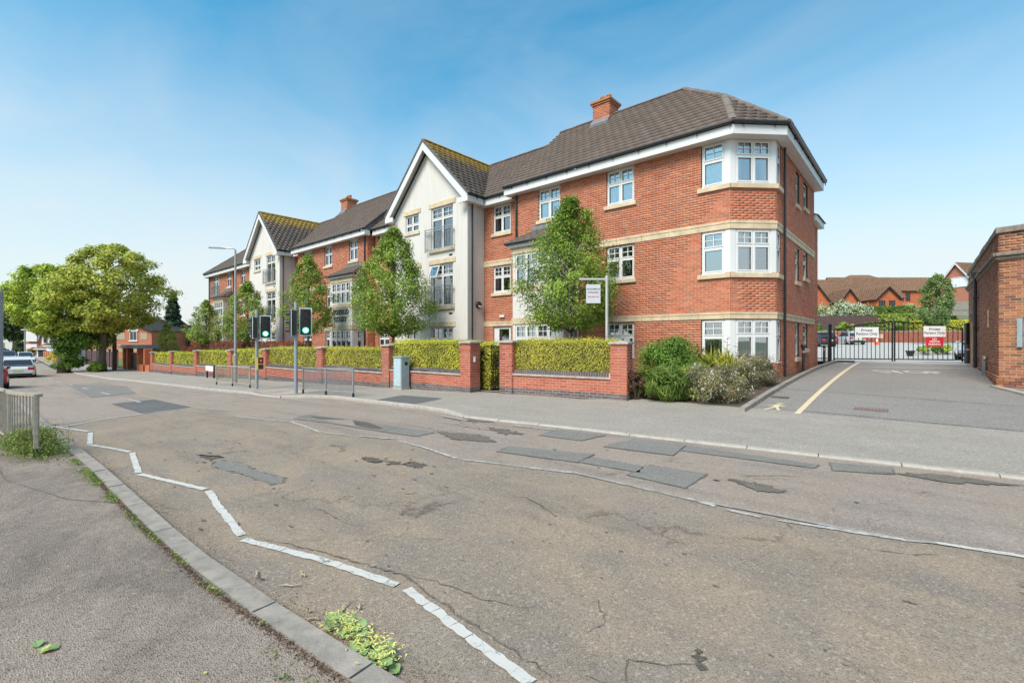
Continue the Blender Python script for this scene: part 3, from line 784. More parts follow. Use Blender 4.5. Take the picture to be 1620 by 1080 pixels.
# cream gables
def gable(x0, L, y, yback, sx, dx, tag, detail):
    f = Frame(x0, y, 1, 0); xc = x0+L/2
    ops = []
    for k in range(3):
        dz = -2.66*k
        sw = (sx[0], sx[1], 6.97+dz if k < 2 else 1.2, 7.85+dz if k < 2 else 2.27)
        dw = (dx[0], dx[1], 5.86+dz if k < 2 else .55, 7.86+dz if k < 2 else 2.275)
        ops.append((sw, dw))
    holes = [hole(f, *w) for p in ops for w in p]
    solid_wall(rend, f, L, -.6, 7.95, holes, n1=0)
    # triangle
    rend.prism([f.p(0, 0, 7.95), f.p(L, 0, 7.95), f.p(L/2, 0, 7.95+L/2*1.016)], (0, .26, 0))
    for s, X in ((1, x0+L), (-1, x0)):
        g = Frame(X, y, 0, 1) if s > 0 else Frame(X, yback, 0, -1)
        rend.fbox(g, .262 if s > 0 else 0, (yback-y) if s > 0 else (yback-y)-.262, -.26, 0, -.6, 7.95)
    for k, (sw, dw) in enumerate(ops):
        window(B, f, *hole(f, *sw), lights=2, toph=.5, bars=None, lintel=True, sill=k < 2, curtain=('full', m_curtain))
        hd = hole(f, *dw)
        wd = window(B, f, hd[0], hd[1], hd[2], hd[3], lights=2, toph=.24 if k < 2 else .3, bars=(2, 2), lintel=True, sill=k < 2,
                    curtain=('full' if k == 0 else 'sides', m_curtain), sillx=.1)
        if k < 2:
            balcony(B, f, hd[0]-.27, hd[1]+.1, dw[2]-.05)
            M().fbox(f, hd[1]-.28, hd[1]-.05, .0, .012, dw[2]-.36, dw[2]-.28).obj('air_vent', m_black, B)
            if k == 1 and detail:     # tilted open top light
                a, b = hd[0]+.03, hd[0]+.62; zt, zb, o_ = dw[3]-.06, dw[3]-.62, .22
                P = f.p; t = .04
                mb = M()
                for (c, d, e_, g_) in ((a, b, 0, .08), (a, b, .92, 1), (a, a+.05, .08, .92), (b-.05, b, .08, .92)):
                    q0 = (zb+(zt-zb)*e_, o_*(1-e_)); q1 = (zb+(zt-zb)*g_, o_*(1-g_))
                    mb.add([P(c, q0[1], q0[0]), P(d, q0[1], q0[0]), P(d, q1[1], q1[0]), P(c, q1[1], q1[0]),
                            P(c, q0[1]-t, q0[0]), P(d, q0[1]-t, q0[0]), P(d, q1[1]-t, q1[0]), P(c, q1[1]-t, q1[0])],
                           [(0,1,2,3), (7,6,5,4), (0,4,5,1), (1,5,6,2), (2,6,7,3), (3,7,4,0)])
                ol = mb.obj('open_light', m_upvc, B)
                M().add([P(a+.05, o_*.92-.02, zb+.045), P(b-.05, o_*.92-.02, zb+.045), P(b-.05, o_*.08-.02, zt-.045), P(a+.05, o_*.08-.02, zt-.045)], [(0, 1, 2, 3)]).obj('pane', m_glass, ol)
    # roof over the gable
    hw = L/2+.36; yf = y-.32; ze = 7.97; zr = ze+hw*1.016
    yv = 14.92+(zr-ze)/.868; ym = 14.92
    rs = M(); tl = []
    for s in (1, -1):
        e0, e1 = (xc+s*hw, yf, ze), (xc+s*hw, ym, ze)
        top0, top1 = (xc, yf, zr), (xc, yv, zr)
        poly = [e0, e1, top1, top0] if s > 0 else [e1, e0, top0, top1]
        roof_slab(rs, poly); roof_tiles(tl, poly, None, seed=int(abs(x0))+s, gauge=.30)
    ro = rs.obj('gable_roof', m_slate, B)
    finish_tiles(tl, m_tilel, ro)
    ridge_tiles(ro, (xc, yf, zr+.03), (xc, yv+.1, zr+.03), mat=m_tilel)
    # bargeboards, verge and boxed eaves
    bb = M(); vg = M()
    for s in (1, -1):
        a = Vector((xc+s*(hw+.0), yf, ze-.07)); b = Vector((xc, yf, zr-.075))
        d = (b-a).normalized(); dn = Vector((-d.z*s, 0, d.x*s)) if s > 0 else Vector((d.z, 0, -d.x))
        if dn.z > 0: dn = -dn
        bb.prism([tuple(a), tuple(b), (xc, yf, zr-.075-.40), tuple(a+Vector((-s*.30, 0, -.10)))], (0, -.035, 0))
        vg.prism([tuple(a+Vector((s*.03, 0, .0))), tuple(b+Vector((0, 0, .0))), tuple(b+Vector((0, 0, .13))), tuple(a+Vector((s*.05, 0, .10)))], (0, -.06, 0))
        # soffit board under the verge
        bb.prism([tuple(a+Vector((-s*.02, .002, -.06))), (xc, yf+.002, zr-.14), (xc, yf+.002, zr-.17), tuple(a+Vector((-s*.05, .002, -.09)))], (0, .318, 0))
        x0b, x1b = sorted((xc+s*hw, xc+s*(L/2+.003)))
        yb = ym-.03 if s > 0 else ym-.03
        bb.box((x0b, yf+.012, FASC0+.02), (x1b, yb, FASC1))
        bb.box((sorted((xc+s*hw, xc+s*(L/2-.30)))[0], yf-.034, FASC0+.02), (sorted((xc+s*hw, xc+s*(L/2-.30)))[1], yf+.010, FASC1-.02))
    bb.obj('bargeboard', m_fascia, B); vg.obj('verge_tiles', m_slate, B)
    gu = M(); gu.tube([(xc+hw+.05, yf+.02, 7.97), (xc+hw+.05, ym-.05, 7.97)], .05, 8); gu.tube([(xc-hw-.05, yf+.02, 7.97), (xc-hw-.05, ym-.05, 7.97)], .05, 8)
    gu.obj('gutter', m_black, B)
    pipe(B, x0+L, y+.22, -.2, 7.97, (1, 0))
    return f
F_g1 = gable(-20.44, 5.41, 14.27, 15.3, (-19.54, -18.46), (-17.53, -15.97), 'a', True)
F_g2 = gable(-39.6, 5.5, 14.2, 15.3, (-38.63, -37.47), (-36.34, -34.83), 'b', False)
rend_o = rend.obj('rendered_wall', m_render, B, kind='stuff')
# round bulkhead light on the gable return
bl = M(); vs = []
for r_, xx in ((.16, .0), (.17, .05), (.13, .10), (.0, .105)):
    vs.append((r_, xx))
fsv = M()
for i in range(len(vs)-1):
    ring = []
    for (r_, xx) in (vs[i], vs[i+1]):
        ring.append([(-15.03+xx, 14.92+r_*math.cos(2*math.pi*k/20), 3.23+r_*math.sin(2*math.pi*k/20)) for k in range(20)])
    fsv.add(ring[0]+ring[1], [(k, (k+1) % 20, 20+(k+1) % 20, 20+k) for k in range(20)])
bo = fsv.obj('bulkhead_light', m_black, B)
M().prism([(-14.94, 14.92+.10*math.cos(math.pi+math.pi*k/10), 3.21+.10*math.sin(math.pi+math.pi*k/10)) for k in range(11)], (.035, 0, 0)).obj('diffuser', m_white, bo)
# setback left of gable 1, mid wing, far wing
def wing(name, x0, L, y, wins, z0=-.4, cur=None):
    f = Frame(x0, y, 1, 0); hs = [hole(f, *w[:4]) for w in wins]
    solid_wall(back, f, L, z0, FASC0+.2, hs); bricks.wall(f, L, max(z0, .1), FASC0, hs)
    for i, (w, h) in enumerate(zip(wins, hs)):
        lt = w[4] if len(w) > 4 else 2
        window(B, f, *h, lights=lt, curtain=[('full', m_curtain), ('sides', m_curtw), ('half', m_curtain)][i % 3], sill=w[2] > 2, toph=.36 if h[3]-h[2] < 1.5 else .25)
    return f
F_s1 = wing('s1', -23.9, 3.46, 15.3, [(-23.5, -22.6, *TOP), (-23.5, -22.6, *MID), (-23.5, -22.45, *GRD)])
F_mid = wing('mid', -32.6, 8.7, 14.8, [(-31.75, -30.6, *TOP), (-28.84, -27.85, *TOP), (-25.83, -24.86, *TOP), (-31.75, -30.6, *MID), (-28.6, -27.75, *MID), (-31.75, -30.6, .3, 2.275), (-28.7, -27.75, *GRD)])
F_s2 = wing('s2', -34.1, 1.5, 15.3, [])
F_farw = wing('farw', -51.2, 11.6, 14.8, [(-50.13, -48.45, 5.86, 7.615), (-46.44, -45.42, *TOP), (-43.18, -42.1, *TOP), (-49.7, -48.3, 3.2, 4.955), (-43.18, -42.1, *MID), (-49.7, -48.3, .3, 2.275), (-43.4, -41.2, .3, 2.275, 4)])
balcony(B, F_farw, .95, 2.85, 5.78); balcony(B, F_farw, 1.4, 3.0, 3.12)
for (x, y0, y1, s) in ((-23.9, 14.8, 15.3, 1), (-32.6, 15.3, 14.8, -1)):
    f = Frame(x, y0, 0, 1) if s > 0 else Frame(x, y0, 0, -1)
    solid_wall(back, f, .5, -.4, FASC0+.2, []); bricks.wall(f, .5, .1, FASC0)
F_end = Frame(-51.2, 22.4, 0, -1); solid_wall(back, F_end, 7.6, -1.2, FASC0+.2, []); bricks.wall(F_end, 7.6, -.8, FASC0)
F_back = Frame(-3.29, 22.4, -1, 0); solid_wall(back, F_back, 47.9, -1.2, FASC0+.2, [])
# rear block with a lower eave, seen past the corner
F_rb = Frame(-3.45, 22.3, 0, 1); solid_wall(back, F_rb, 2.0, 0, 6.5, []); bricks.wall(F_rb, 2.0, .4, 6.5)
F_rbb = Frame(-3.45, 24.3, -1, 0); solid_wall(back, F_rbb, 6, 0, 6.5, [])
M().box((-9.4, 22.42, 6.5), (-3.22, 24.4, 6.72)).obj('fascia', m_fascia, B)
M().prism([(-3.15, 22.41, 6.73), (-6.2, 22.41, 8.1), (-9.5, 22.41, 6.73)], (0, 2.1, 0)).obj('rear_roof', m_slate, B)
# string courses (three levels of stone on every brick face)
for zz in ((4.96, 5.20), (2.28, 2.48)):
    band(B, F_near, L_near, *zz, e1=.01); band(B, F_ch, L_ch, *zz, e0=.0); band(B, F_side, L_side, *zz, e0=.02)
    band(B, F_set, L_set, *zz); band(B, F_s1, 3.46, *zz); band(B, F_mid, 8.7, *zz); band(B, F_farw, 11.6, *zz)

# bays
def bay(x0, x1, yf, yw, text=False, detail=True):
    f = Frame(x0, yf, 1, 0); L = x1-x0; d = yw-yf
    fr_ = Frame(x1, yf, 0, 1); fl = Frame(x0, yw, 0, -1)
    root = M(); z_up = (3.75, 5.02); z_gr = (1.0, 2.27)
    hs = [(.14, L-.14, *z_up), (.14, L-.14, *z_gr)]
    solid_wall(root, f, L, -.2, 5.26, hs, n0=-.16, n1=0)
    hr = [(.26, d-.10, *z_up), (.26, d-.10, *z_gr)]
    for g, o in ((fr_, 1), (fl, 0)):
        q = [(h[0], h[1], h[2], h[3]) for h in hr] if o else []
        us = .162 if o else 0
        solid_wall(root, Frame(g.o.x+g.u.x*us, g.o.y+g.u.y*us, g.u.x, g.u.y), d-.162, -.2, 5.26, [(a-us, b-us, c, e_) for a, b, c, e_ in q], n0=-.16, n1=0)
    bo = root.obj('bay', m_render, B)
    for h in hs: window(B, f, h[0], h[1], h[2], h[3], lights=4, toph=.38, sill=False, rec=.02, curtain=('half', m_curtw) if h[2] > 3 else ('full', m_curtw))
    for h in hr: window(B, fr_, h[0], h[1], h[2], h[3], lights=1, toph=.38, sill=False, rec=.02, curtain=('sides', m_curtw))
    for (za, zb, pr) in ((5.02, 5.26, .03), (3.56, 3.745, .035), (2.28, 2.52, .03)):
        M().fbox(f, -.03, L+.03, -.02, pr, za, zb).obj('band_stone', m_stone, bo)
        M().fbox(fr_, .0, d, -.02, pr, za, zb).obj('band_stone', m_stone, bo)
    M().box((x0-.14, yf-.14, 5.265), (x1+.14, yw-.003, 5.42)).obj('fascia', m_fascia, bo)
    # hipped lean-to roof
    e = .20; z0, z1 = 5.43, 6.02; hp = yw-(yf-e)
    pf = [(x0-e, yf-e, z0), (x1+e, yf-e, z0), (x1+e-.62, yw-.004, z1), (x0-e+.62, yw-.004, z1)]
    pr = [(x1+e, yf-e, z0), (x1+e, yw-.004, z0), (x1+e-.62, yw-.004, z1)]
    pl = [(x0-e, yw-.004, z0), (x0-e, yf-e, z0), (x0-e+.62, yw-.004, z1)]
    rs = M(); tl = []
    for k, p in enumerate((pf, pr, pl)): roof_slab(rs, p, .03); roof_tiles(tl, p, None, gauge=.22, seed=k)
    ro = rs.obj('bay_roof', m_slate, B); finish_tiles(tl, m_tile, ro)
    ridge_tiles(ro, pf[1], pf[2], r=.07); ridge_tiles(ro, pf[0], pf[3], r=.07)
    M().box((x0-e+.55, yw-.05, z1-.02), (x1+e-.55, yw-.012, z1+.18)).obj('lead_flashing', m_lead, ro)
    gu = M(); gu.tube([(x0-e-.03, yw-.02, z0-.02), (x0-e-.03, yf-e-.03, z0-.02), (x1+e+.03, yf-e-.03, z0-.02), (x1+e+.03, yw-.02, z0-.02)], .04, 6)
    gu.obj('gutter', m_black, ro)
    return f, L
bay(-12.20, -9.75, 14.02, 14.8)
fb_, Lb_ = bay(-26.6, -24.16, 14.03, 14.8)
bay(-47.32, -44.9, 14.02, 14.8)

def text_mesh(s, size, ex=.0, bold=0.0, spacing=1.0, align='CENTER'):
    cu = bpy.data.curves.new('t', 'FONT'); cu.body = s; cu.size = size; cu.extrude = ex; cu.offset = bold; cu.space_character = spacing
    cu.align_x = align; cu.align_y = 'CENTER'; cu.resolution_u = 3
    ob = bpy.data.objects.new('t', cu); C.objects.link(ob)
    dg = bpy.context.evaluated_depsgraph_get(); me = bpy.data.meshes.new_from_object(ob.evaluated_get(dg))
    bpy.data.objects.remove(ob); bpy.data.curves.remove(cu); return me
def text_obj(name, s, size, mat, matrix, parent=None, **k):
    """matrix: world placement of the text plane (x right, y up, z towards the reader)"""
    me = text_mesh(s, size, **k); me.name = name; me.materials.clear(); me.materials.append(mat)
    w = wof(parent) if parent is not None else Vector((0, 0, 0))
    me.transform(Matrix.Translation(-w) @ matrix)
    o = bpy.data.objects.new(name, me); link(o, parent); W[o.name] = w; return o
def wallmat(fr, u, n, z, sx=1.0):
    m = Matrix.Identity(4); U = fr.u; Nn = fr.n
    m.col[0][:3] = (U*sx)[:]; m.col[1][:3] = (0, 0, 1); m.col[2][:3] = Nn[:]; m.col[3][:3] = fr.p(u, n, z); return m
m_letter = plain('dark_grey_lettering', (.11, .10, .10), .5)
sgn = text_obj('name_lettering', 'ROSEBUD', .41, m_letter, wallmat(fb_, Lb_/2-.02, .03, 3.30, 1.0), B, ex=.02, bold=.007)
text_obj('name_lettering', 'COURT', .41, m_letter, wallmat(fb_, Lb_/2-.06, .03, 2.88, 1.0), B, ex=.02, bold=.007)
pipe(B, -9.62, 14.8, .2, 5.4, (0, -1), neck=.15, mat=m_upvc)

# walls as built
back.obj('wall', m_mortar, B)
bricks.build(B, [m_brick], [m_brick1], 300, ok=lambda p: p.z > 2.3 and p.x > -8)
# floors and interior partitions keep the rooms dark
for zf in (.42, 2.42, 5.08, 7.70): M().box((-50.9, 15.6, zf-.06), (-3.6, 22.1, zf)).obj('interior_floor', m_floor, B)
for xp in (-8.9, -12.0, -15.1, -20.3, -24.2, -28, -33, -39.5, -45, -48): M().box((xp-.05, 15.6, .42), (xp, 22.1, 7.64)).obj('interior_wall', m_curtw, B)

# main roof
rs = M(); tl = []
RZ = 11.58; PI_ = .868
near_front = [(-13.1, 14.42, 7.97), (-4.11, 14.42, 7.97), (-4.96, 16.47, 9.75), (-7.09, 18.6, RZ+.02), (-13.1, 18.6, RZ+.02)]
cham = [(-4.11, 14.42, 7.97), (-2.91, 15.62, 7.97), (-4.96, 16.47, 9.75)]
side = [(-2.91, 15.62, 7.97), (-2.91, 22.42, 7.97), (-7.09, 18.6, RZ+.02), (-4.96, 16.47, 9.75)]
setr = [(-24.1, 14.92, 7.97), (-13.1, 14.92, 7.97), (-13.1, 18.6, 11.17), (-24.1, 18.6, 11.17)]
midr = [(-32.8, 14.42, 7.97), (-23.7, 14.42, 7.97), (-23.7, 18.6, RZ+.02), (-32.8, 18.6, RZ+.02)]
set2 = [(-39.7, 14.92, 7.97), (-32.8, 14.92, 7.97), (-32.8, 18.6, 11.17), (-39.7, 18.6, 11.17)]
farr = [(-51.58, 14.42, 7.97), (-39.5, 14.42, 7.97), (-39.5, 18.6, RZ+.02), (-47.4, 18.6, RZ+.02)]
endr = [(-51.58, 22.78, 7.97), (-51.58, 14.42, 7.97), (-47.4, 18.6, RZ+.02)]
for k, p in enumerate((near_front, cham, side, setr, midr, set2, farr, endr)):
    if k == 3: p = [(-24.1, 14.92, 7.97), (-13.1, 14.92, 7.97), (-13.1, 18.6, 11.165), (-24.1, 18.6, 11.165)]
    roof_slab(rs, p)
    roof_tiles(tl, p, None, seed=k)
for a_, b_, ra, rb, rz_ in ((-2.91, -13.1, -7.09, -13.1, RZ+.02), (-13.1, -23.7, -13.1, -23.7, 11.165), (-23.7, -32.8, -23.7, -32.8, RZ+.02), (-32.8, -39.5, -32.8, -39.5, 11.165), (-39.5, -51.58, -39.5, -47.4, RZ+.02)):
    roof_slab(rs, [(a_, 22.42, 7.97), (b_, 22.42, 7.97), (rb, 18.6, rz_), (ra, 18.6, rz_)])
# infill between stepped slopes and at the half hip
rs.prism([(-13.1, 14.42, 7.90), (-13.1, 18.6, RZ), (-13.1, 18.6, 11.1), (-13.1, 14.95, 7.90)], (.05, 0, 0))
rs.prism([(-23.7, 14.42, 7.90), (-23.7, 18.6, RZ), (-23.7, 18.6, 11.1), (-23.7, 14.95, 7.90)], (-.05, 0, 0))
rs.prism([(-13.16, 18.3, 11.3), (-13.16, 18.9, 11.3), (-13.16, 18.6, RZ)], (-.45, 0, -.35))
ro = rs.obj('roof', m_slate, B)
finish_tiles(tl, m_tile, ro)
for a, b in (((-13.1, 18.6, RZ+.05), (-7.09, 18.6, RZ+.05)), ((-7.09, 18.6, RZ+.05), (-4.96, 16.47, 9.79)), ((-4.96, 16.47, 9.79), (-4.11, 14.42, 8.01)),
             ((-4.96, 16.47, 9.79), (-2.91, 15.62, 8.01)), ((-7.09, 18.6, RZ+.05), (-2.91, 22.42, 8.0)), ((-23.7, 18.6, 11.2), (-13.1, 18.6, 11.2)),
             ((-32.8, 18.6, RZ+.05), (-23.7, 18.6, RZ+.05)), ((-39.7, 18.6, 11.2), (-32.8, 18.6, 11.2)), ((-47.4, 18.6, RZ+.05), (-39.5, 18.6, RZ+.05)), ((-51.58, 14.42, 8.0), (-47.4, 18.6, RZ+.05))):
    ridge_tiles(ro, a, b, mat=m_tilel if a[0] == -4.96 and b[0] == -4.11 else None)
# white boxed eaves: (frame, u range)
def eaves(path, closed=False):
    """path of (x,y) outer edge corners with inner edge corners"""
    mb = M()
    for (o0, o1, i1, i0) in path:
        mb.prism([(o0[0], o0[1], FASC0), (o1[0], o1[1], FASC0), (i1[0], i1[1], FASC0), (i0[0], i0[1], FASC0)], (0, 0, FASC1-FASC0))
    mb.obj('fascia', m_fascia, B)
    g = M(); br = M()
    for (o0, o1, i1, i0) in path:
        a, b = Vector((*o0, 7.945)), Vector((*o1, 7.945)); d = (b-a).normalized(); n = Vector((d.y, -d.x, 0))
        g.tube([a+n*.055, b+n*.055], .058, 8)
        k = int((b-a).length/.95)+1
        for i in range(k):
            p = a+d*min((b-a).length, .3+i*.95)+n*.05; br.box((p.x-.014, p.y-.014, 7.82), (p.x+.014, p.y+.014, 7.93))
    go = g.obj('gutter', m_black, B); br.obj('bracket', m_black, go)
eaves([((-13.05, 14.45), (-4.125, 14.45), (-4.30, 14.79), (-13.05, 14.79)),
       ((-4.122, 14.452), (-2.965, 15.609), (-3.28, 15.80), (-4.298, 14.79)),
       ((-2.965, 15.612), (-2.965, 22.36), (-3.28, 22.36), (-3.28, 15.803))])
eaves([((-15.0, 14.95), (-13.053, 14.95), (-13.053, 15.29), (-15.0, 15.29))])
eaves([((-23.597, 14.95), (-20.47, 14.95), (-20.47, 15.29), (-23.597, 15.29))])
eaves([((-32.9, 14.45), (-23.6, 14.45), (-23.6, 14.79), (-32.9, 14.79))])
eaves([((-34.07, 14.95), (-32.903, 14.95), (-32.903, 15.29), (-34.07, 15.29))])
eaves([((-51.55, 14.45), (-39.63, 14.45), (-39.63, 14.79), (-51.55, 14.79))])
eaves([((-51.55, 22.75), (-51.55, 14.453), (-51.21, 14.453), (-51.21, 22.75))])
pipe(B, -12.62, 14.8, .2, 7.97); pipe(B, -24.05, 14.8, -.2, 7.97); pipe(B, -44.65, 14.8, -.5, 7.97); pipe(B, -51.0, 14.8, -.8, 7.97)
pipe(B, -3.29, 16.62, .3, 7.97, (1, 0))
def chimney(x, y, z0=10.6):
    mb = M(); bk = Bricks(); s = .41
    mb.box((x-s+.004, y-s+.004, z0), (x+s-.004, y+s-.004, 12.05))
    co = mb.obj('chimney', m_mortar, B)
    for f in (Frame(x-s, y-s, 1, 0), Frame(x+s, y-s, 0, 1), Frame(x-s, y+s, 0, -1)): bk.wall(f, 2*s, z0, 12.05)
    bk.build(co, [m_brick], [m_brick1], 0)
    m2 = M(); m2.box((x-s-.05, y-s-.05, 12.05), (x+s+.05, y+s+.05, 12.13)); m2.box((x-s-.1, y-s-.1, 12.133), (x+s+.1, y+s+.1, 12.22)); m2.box((x-s-.02, y-s-.02, 12.223), (x+s+.02, y+s+.02, 12.27))
    m2.obj('chimney_cap', m_terra, co)
    for dx in (-.14, .16): M().lathe((x+dx, y, 12.27), [(.11, 0), (.10, .2), (.125, .22), (.125, .27), (.09, .27)], 12).obj('chimney_pot', m_terra, co)
    fl = M(); fl.prism([(x-s-.03, y-s-.003, 11.42), (x-s-.03, y-s-.003, 11.15), (x-s-.03, y-s-.32, 10.94), (x-s-.03, y-s-.32, 10.98)], (2*s+.06, 0, 0)); fl.obj('lead_flashing', m_lead, co)
chimney(-10.67, 18.6); chimney(-32.5, 18.6)
D = {
  'zigzag': (((-13.56,1.08),(-11.98,1.45)),((-11.74,1.45),(-10.22,1.25)),((-10.18,1.22),(-9.31,1.43),(-8.84,1.52)),((-8.76,1.54),(-7.36,1.36)),((-7.29,1.35),(-5.98,1.69)),((-5.89,1.7),(-5.31,1.61),(-4.33,1.49)),((-4.23,1.47),(-3.39,1.72),(-2.66,1.875)),((-2.57,1.885),(-1.9,1.81),(-1.41,1.76))),
  'stop_line': ((-13.23,1.21),(-14.15,2.07),(-14.89,3.93)),
  'centre_line': (((-14.7,3.9),(-13.22,4.23)),((-11.82,3.95),(-10.52,4.13),(-9.81,4.31),(-8.15,4.11)),((-8.03,4.13),(-7.66,4.29)),((-7.36,4.4),(-6.7,4.64)),((-6.5,4.61),(-5.78,4.58),(-4.92,4.45)),((-4.78,4.46),(-4.47,4.57)),((-3.82,4.75),(-3.29,4.91)),((-1.84,4.9),(-1.55,4.85)),((-1.44,4.83),(-1.13,4.83)),((-1.0,4.85),(-0.11,5.05)),((0.09,5.15),(0.58,5.26),(0.84,5.33))),
  'buff_top': ((-12.82,1.04),(-14.15,2.07),(-14.71,3.88),(-13.22,4.23),(-11.82,3.95),(-10.52,4.13),(-9.81,4.31),(-8.15,4.11),(-7.43,4.35),(-6.5,4.61),(-4.92,4.45),(-3.32,4.88),(-1.84,4.9),(-1.0,4.85),(-0.11,5.05),(0.58,5.26),(1.42,5.46)),
  'patches': (((-10.24,4.54),(-10.69,5.11),(-7.56,5.35),(-7.42,4.89)),((-7.4,4.89),(-7.55,5.35),(-6.63,5.47),(-6.59,5.04)),((-5.04,6.51),(-5.11,7.16),(-4.18,7.26),(-4.26,6.61)),((-4.76,5.13),(-4.87,5.54),(-3.6,5.93),(-3.53,5.39)),((-3.53,5.43),(-3.54,5.79),(-2.78,5.79),(-2.67,5.48)),((-2.73,5.29),(-2.72,5.92),(-2.01,5.96),(-2.0,5.24)),((-3.75,6.48),(-3.65,7.33),(-2.82,7.39),(-2.71,6.62)),((-2.75,6.99),(-2.78,7.42),(-1.05,7.4),(-1.06,7.16)),((-0.94,7.64),(-0.3,7.86),(-0.27,7.47),(-0.85,7.19)),((-18.48,2.76),(-19.0,3.9),(-15.13,3.95),(-14.44,2.76)),((-7.07,2.09),(-7.37,2.22),(-7.13,2.34),(-6.73,2.38),(-6.24,2.37),(-6.01,2.43),(-5.77,2.46),(-5.59,2.38),(-5.65,2.26),(-5.83,2.24),(-6.02,2.21),(-6.26,2.21),(-6.48,2.16),(-6.76,2.11)),((-34.85,3.32),(-28.99,4.88),(-23.01,4.16),(-22.13,2.76))),
  'pave_patch': ((-11.51,7.33),(-12.02,8.67),(-10.14,8.71),(-9.68,7.4)),
  'potholes': (((-5.96,3.64),(-5.75,3.73),(-5.54,3.67),(-5.59,3.55),(-5.79,3.55)),((-5.53,3.73),(-5.38,3.81),(-5.26,3.74),(-5.36,3.66)),((-5.25,3.79),(-5.22,3.95),(-5.01,3.97),(-4.9,3.84),(-5.03,3.74)),((0.59,8.14),(0.6,7.91),(0.24,7.8)),((-8.91,1.57),(-8.9,1.69),(-8.68,1.67),(-8.67,1.57)),((-7.96,2.13),(-7.59,2.31),(-7.39,2.3),(-7.49,2.12)),((-7.84,6.69),(-7.25,6.89),(-6.58,6.96),(-7.02,6.67)),((-6.33,6.51),(-5.84,6.52),(-5.27,6.38),(-5.69,6.17)),((-0.91,2.49),(-0.9,2.58),(-0.82,2.47),(-0.77,2.45),(-0.82,2.35),(-0.87,2.37)),((-1.76,5.92),(-1.42,5.95),(-1.03,5.87),(-1.35,5.66)),((-0.29,7.56),(0.24,7.88),(0.77,7.79),(0.23,7.46)),((-6.67,5.54),(-5.86,5.87),(-5.18,5.63),(-5.88,5.29))),
  'far_kerb': ((2.2,8.46),(0.92,8.26),(-0.38,8.06),(-1.88,7.87),(-3.83,7.58),(-5.31,7.39),(-7.4,7.03),(-8.47,7.23),(-11.22,7.32),(-14.21,7.43),(-15.42,6.51),(-18.02,6.57),(-21.96,6.33),(-25.73,6.29),(-36.02,6.06)),
  'near_kerb': ((-1.89,1.23),(-3.5,1.08),(-4.94,1.04),(-7.5,1.02),(-9.81,0.97)),
  'yellow': ((-1.98,11.46),(-2.2,27.23)),
  'giveway': ((-2.01,22.84),(1.3,24.09)),
  'STOP': ((-1.22,20.48),(0.42,21.34),(-1.36,22.84)),
  'walker': ((-2.79,11.95),(-2.3,12.19),(-2.45,11.57),(-2.65,12.52)),
  'drain': ((-1.16,12.93),(-0.49,13.27),(-1.1,12.28),(-0.47,12.61)),
  'twigs': ((-3.52,1.31),(-3.42,1.3),(-3.28,1.52),(-3.17,1.4),(-2.79,1.34),(-2.67,1.5),(-2.61,1.57),(-2.96,1.24),(-2.69,1.31),(-2.65,1.43)),
  'leafpile': ((-2.54,1.33),(-2.48,1.45),(-2.24,1.43),(-2.06,1.38),(-2.37,1.31),(-2.56,1.27)),
  'leaves_pave': ((-3.39,0.22),(-3.34,0.26),(-3.34,0.31),(-2.48,0.78),(-2.89,0.38)),
  'weeds': ((-9.97,0.32),(-10.63,0.68),(-10.27,0.94),(-11.6,0.67),(-8.26,0.76),(-7.88,0.81),(-7.32,0.83),(-6.63,0.83),(-6.2,0.87)),
  'bushfront': ((-5.58,11.07),(-4.28,11.45),(-3.17,11.6)),
  'tree_l': (-53.87,5.44,39.51,-0.95),
  'tree_r': (-54.37,7.41,41.32,-0.95),
  'suv': (-41.77,1.8,28.82,-0.88),
  'car2': (-90.9,4.69,63.29,-1.21),
  'bollL': (-2.84,19.26,16.38,0.5),
  'postw': (-56.65,8.52,43.66,-0.98),
  'wpil1': (-58.77,7.24,44.09,-1.01),
  'gate1': (-57.28,9.5,44.81,-0.99),
  'gate2': (-50.94,9.52,40.66,-0.91),
  'end': (-46.22,9.19,37.31,-0.86),
  'houseR': (-128.68,8.25,90.81,-1.21),
  'lowbox': (1.38,16.59,11.59,0.45),
}
# ================================================================ ground, roads, kerbs, markings
RD = -.075
FK = [(60, 15.0), (30, 11.4), (8, 9.1)]+[p for p in D['far_kerb']][0:]+[(-49.3, 5.5), (-75, 5.6), (-110, 6.6), (-160, 9.5)]
NK = [(60, 8.5), (30, 5.2), (8, 2.6), (3, 1.8), (0.5, 1.47)]+[p for p in D['near_kerb']]+[(-40, .85), (-75, .9), (-110, 1.7), (-160, 4.2)]
def interp(pl, x):
    pl = sorted(pl)
    if x <= pl[0][0]: return pl[0][1]
    for a, b in zip(pl, pl[1:]):
        if x <= b[0]: return a[1]+(b[1]-a[1])*(x-a[0])/(b[0]-a[0])
    return pl[-1][1]
def stations(a, b, extra=()):
    xs = set(extra); x = a
    while x < b:
        xs.add(round(x, 3)); x += 1.0 if -50 < x < 8 else 4.0
    xs.add(b); return sorted(v for v in xs if a <= v <= b)
def strip(name, xs, ylo, yhi, zf, mat, ny=1, **kw):
    mb = M(); vs = []; fs = []; k = ny+1
    for x in xs:
        a, b = ylo(x), yhi(x)
        for j in range(k):
            y = a+(b-a)*j/ny; vs.append((x, y, zf(x, y)))
    for i in range(len(xs)-1):
        for j in range(ny):
            q = i*k+j; fs.append((q, q+k, q+k+1, q+1))
    mb.add(vs, fs); return mb.obj(name, mat, kw.pop('parent', None), **kw)
KX = [p[0] for p in FK+NK]+[-9, -40]
xs = stations(-160, 60, KX)
strip('road', xs, lambda x: interp(NK, x)-.02, lambda x: interp(FK, x)+.02, lambda x, y: slope(x)+RD, m_road, kind='structure')
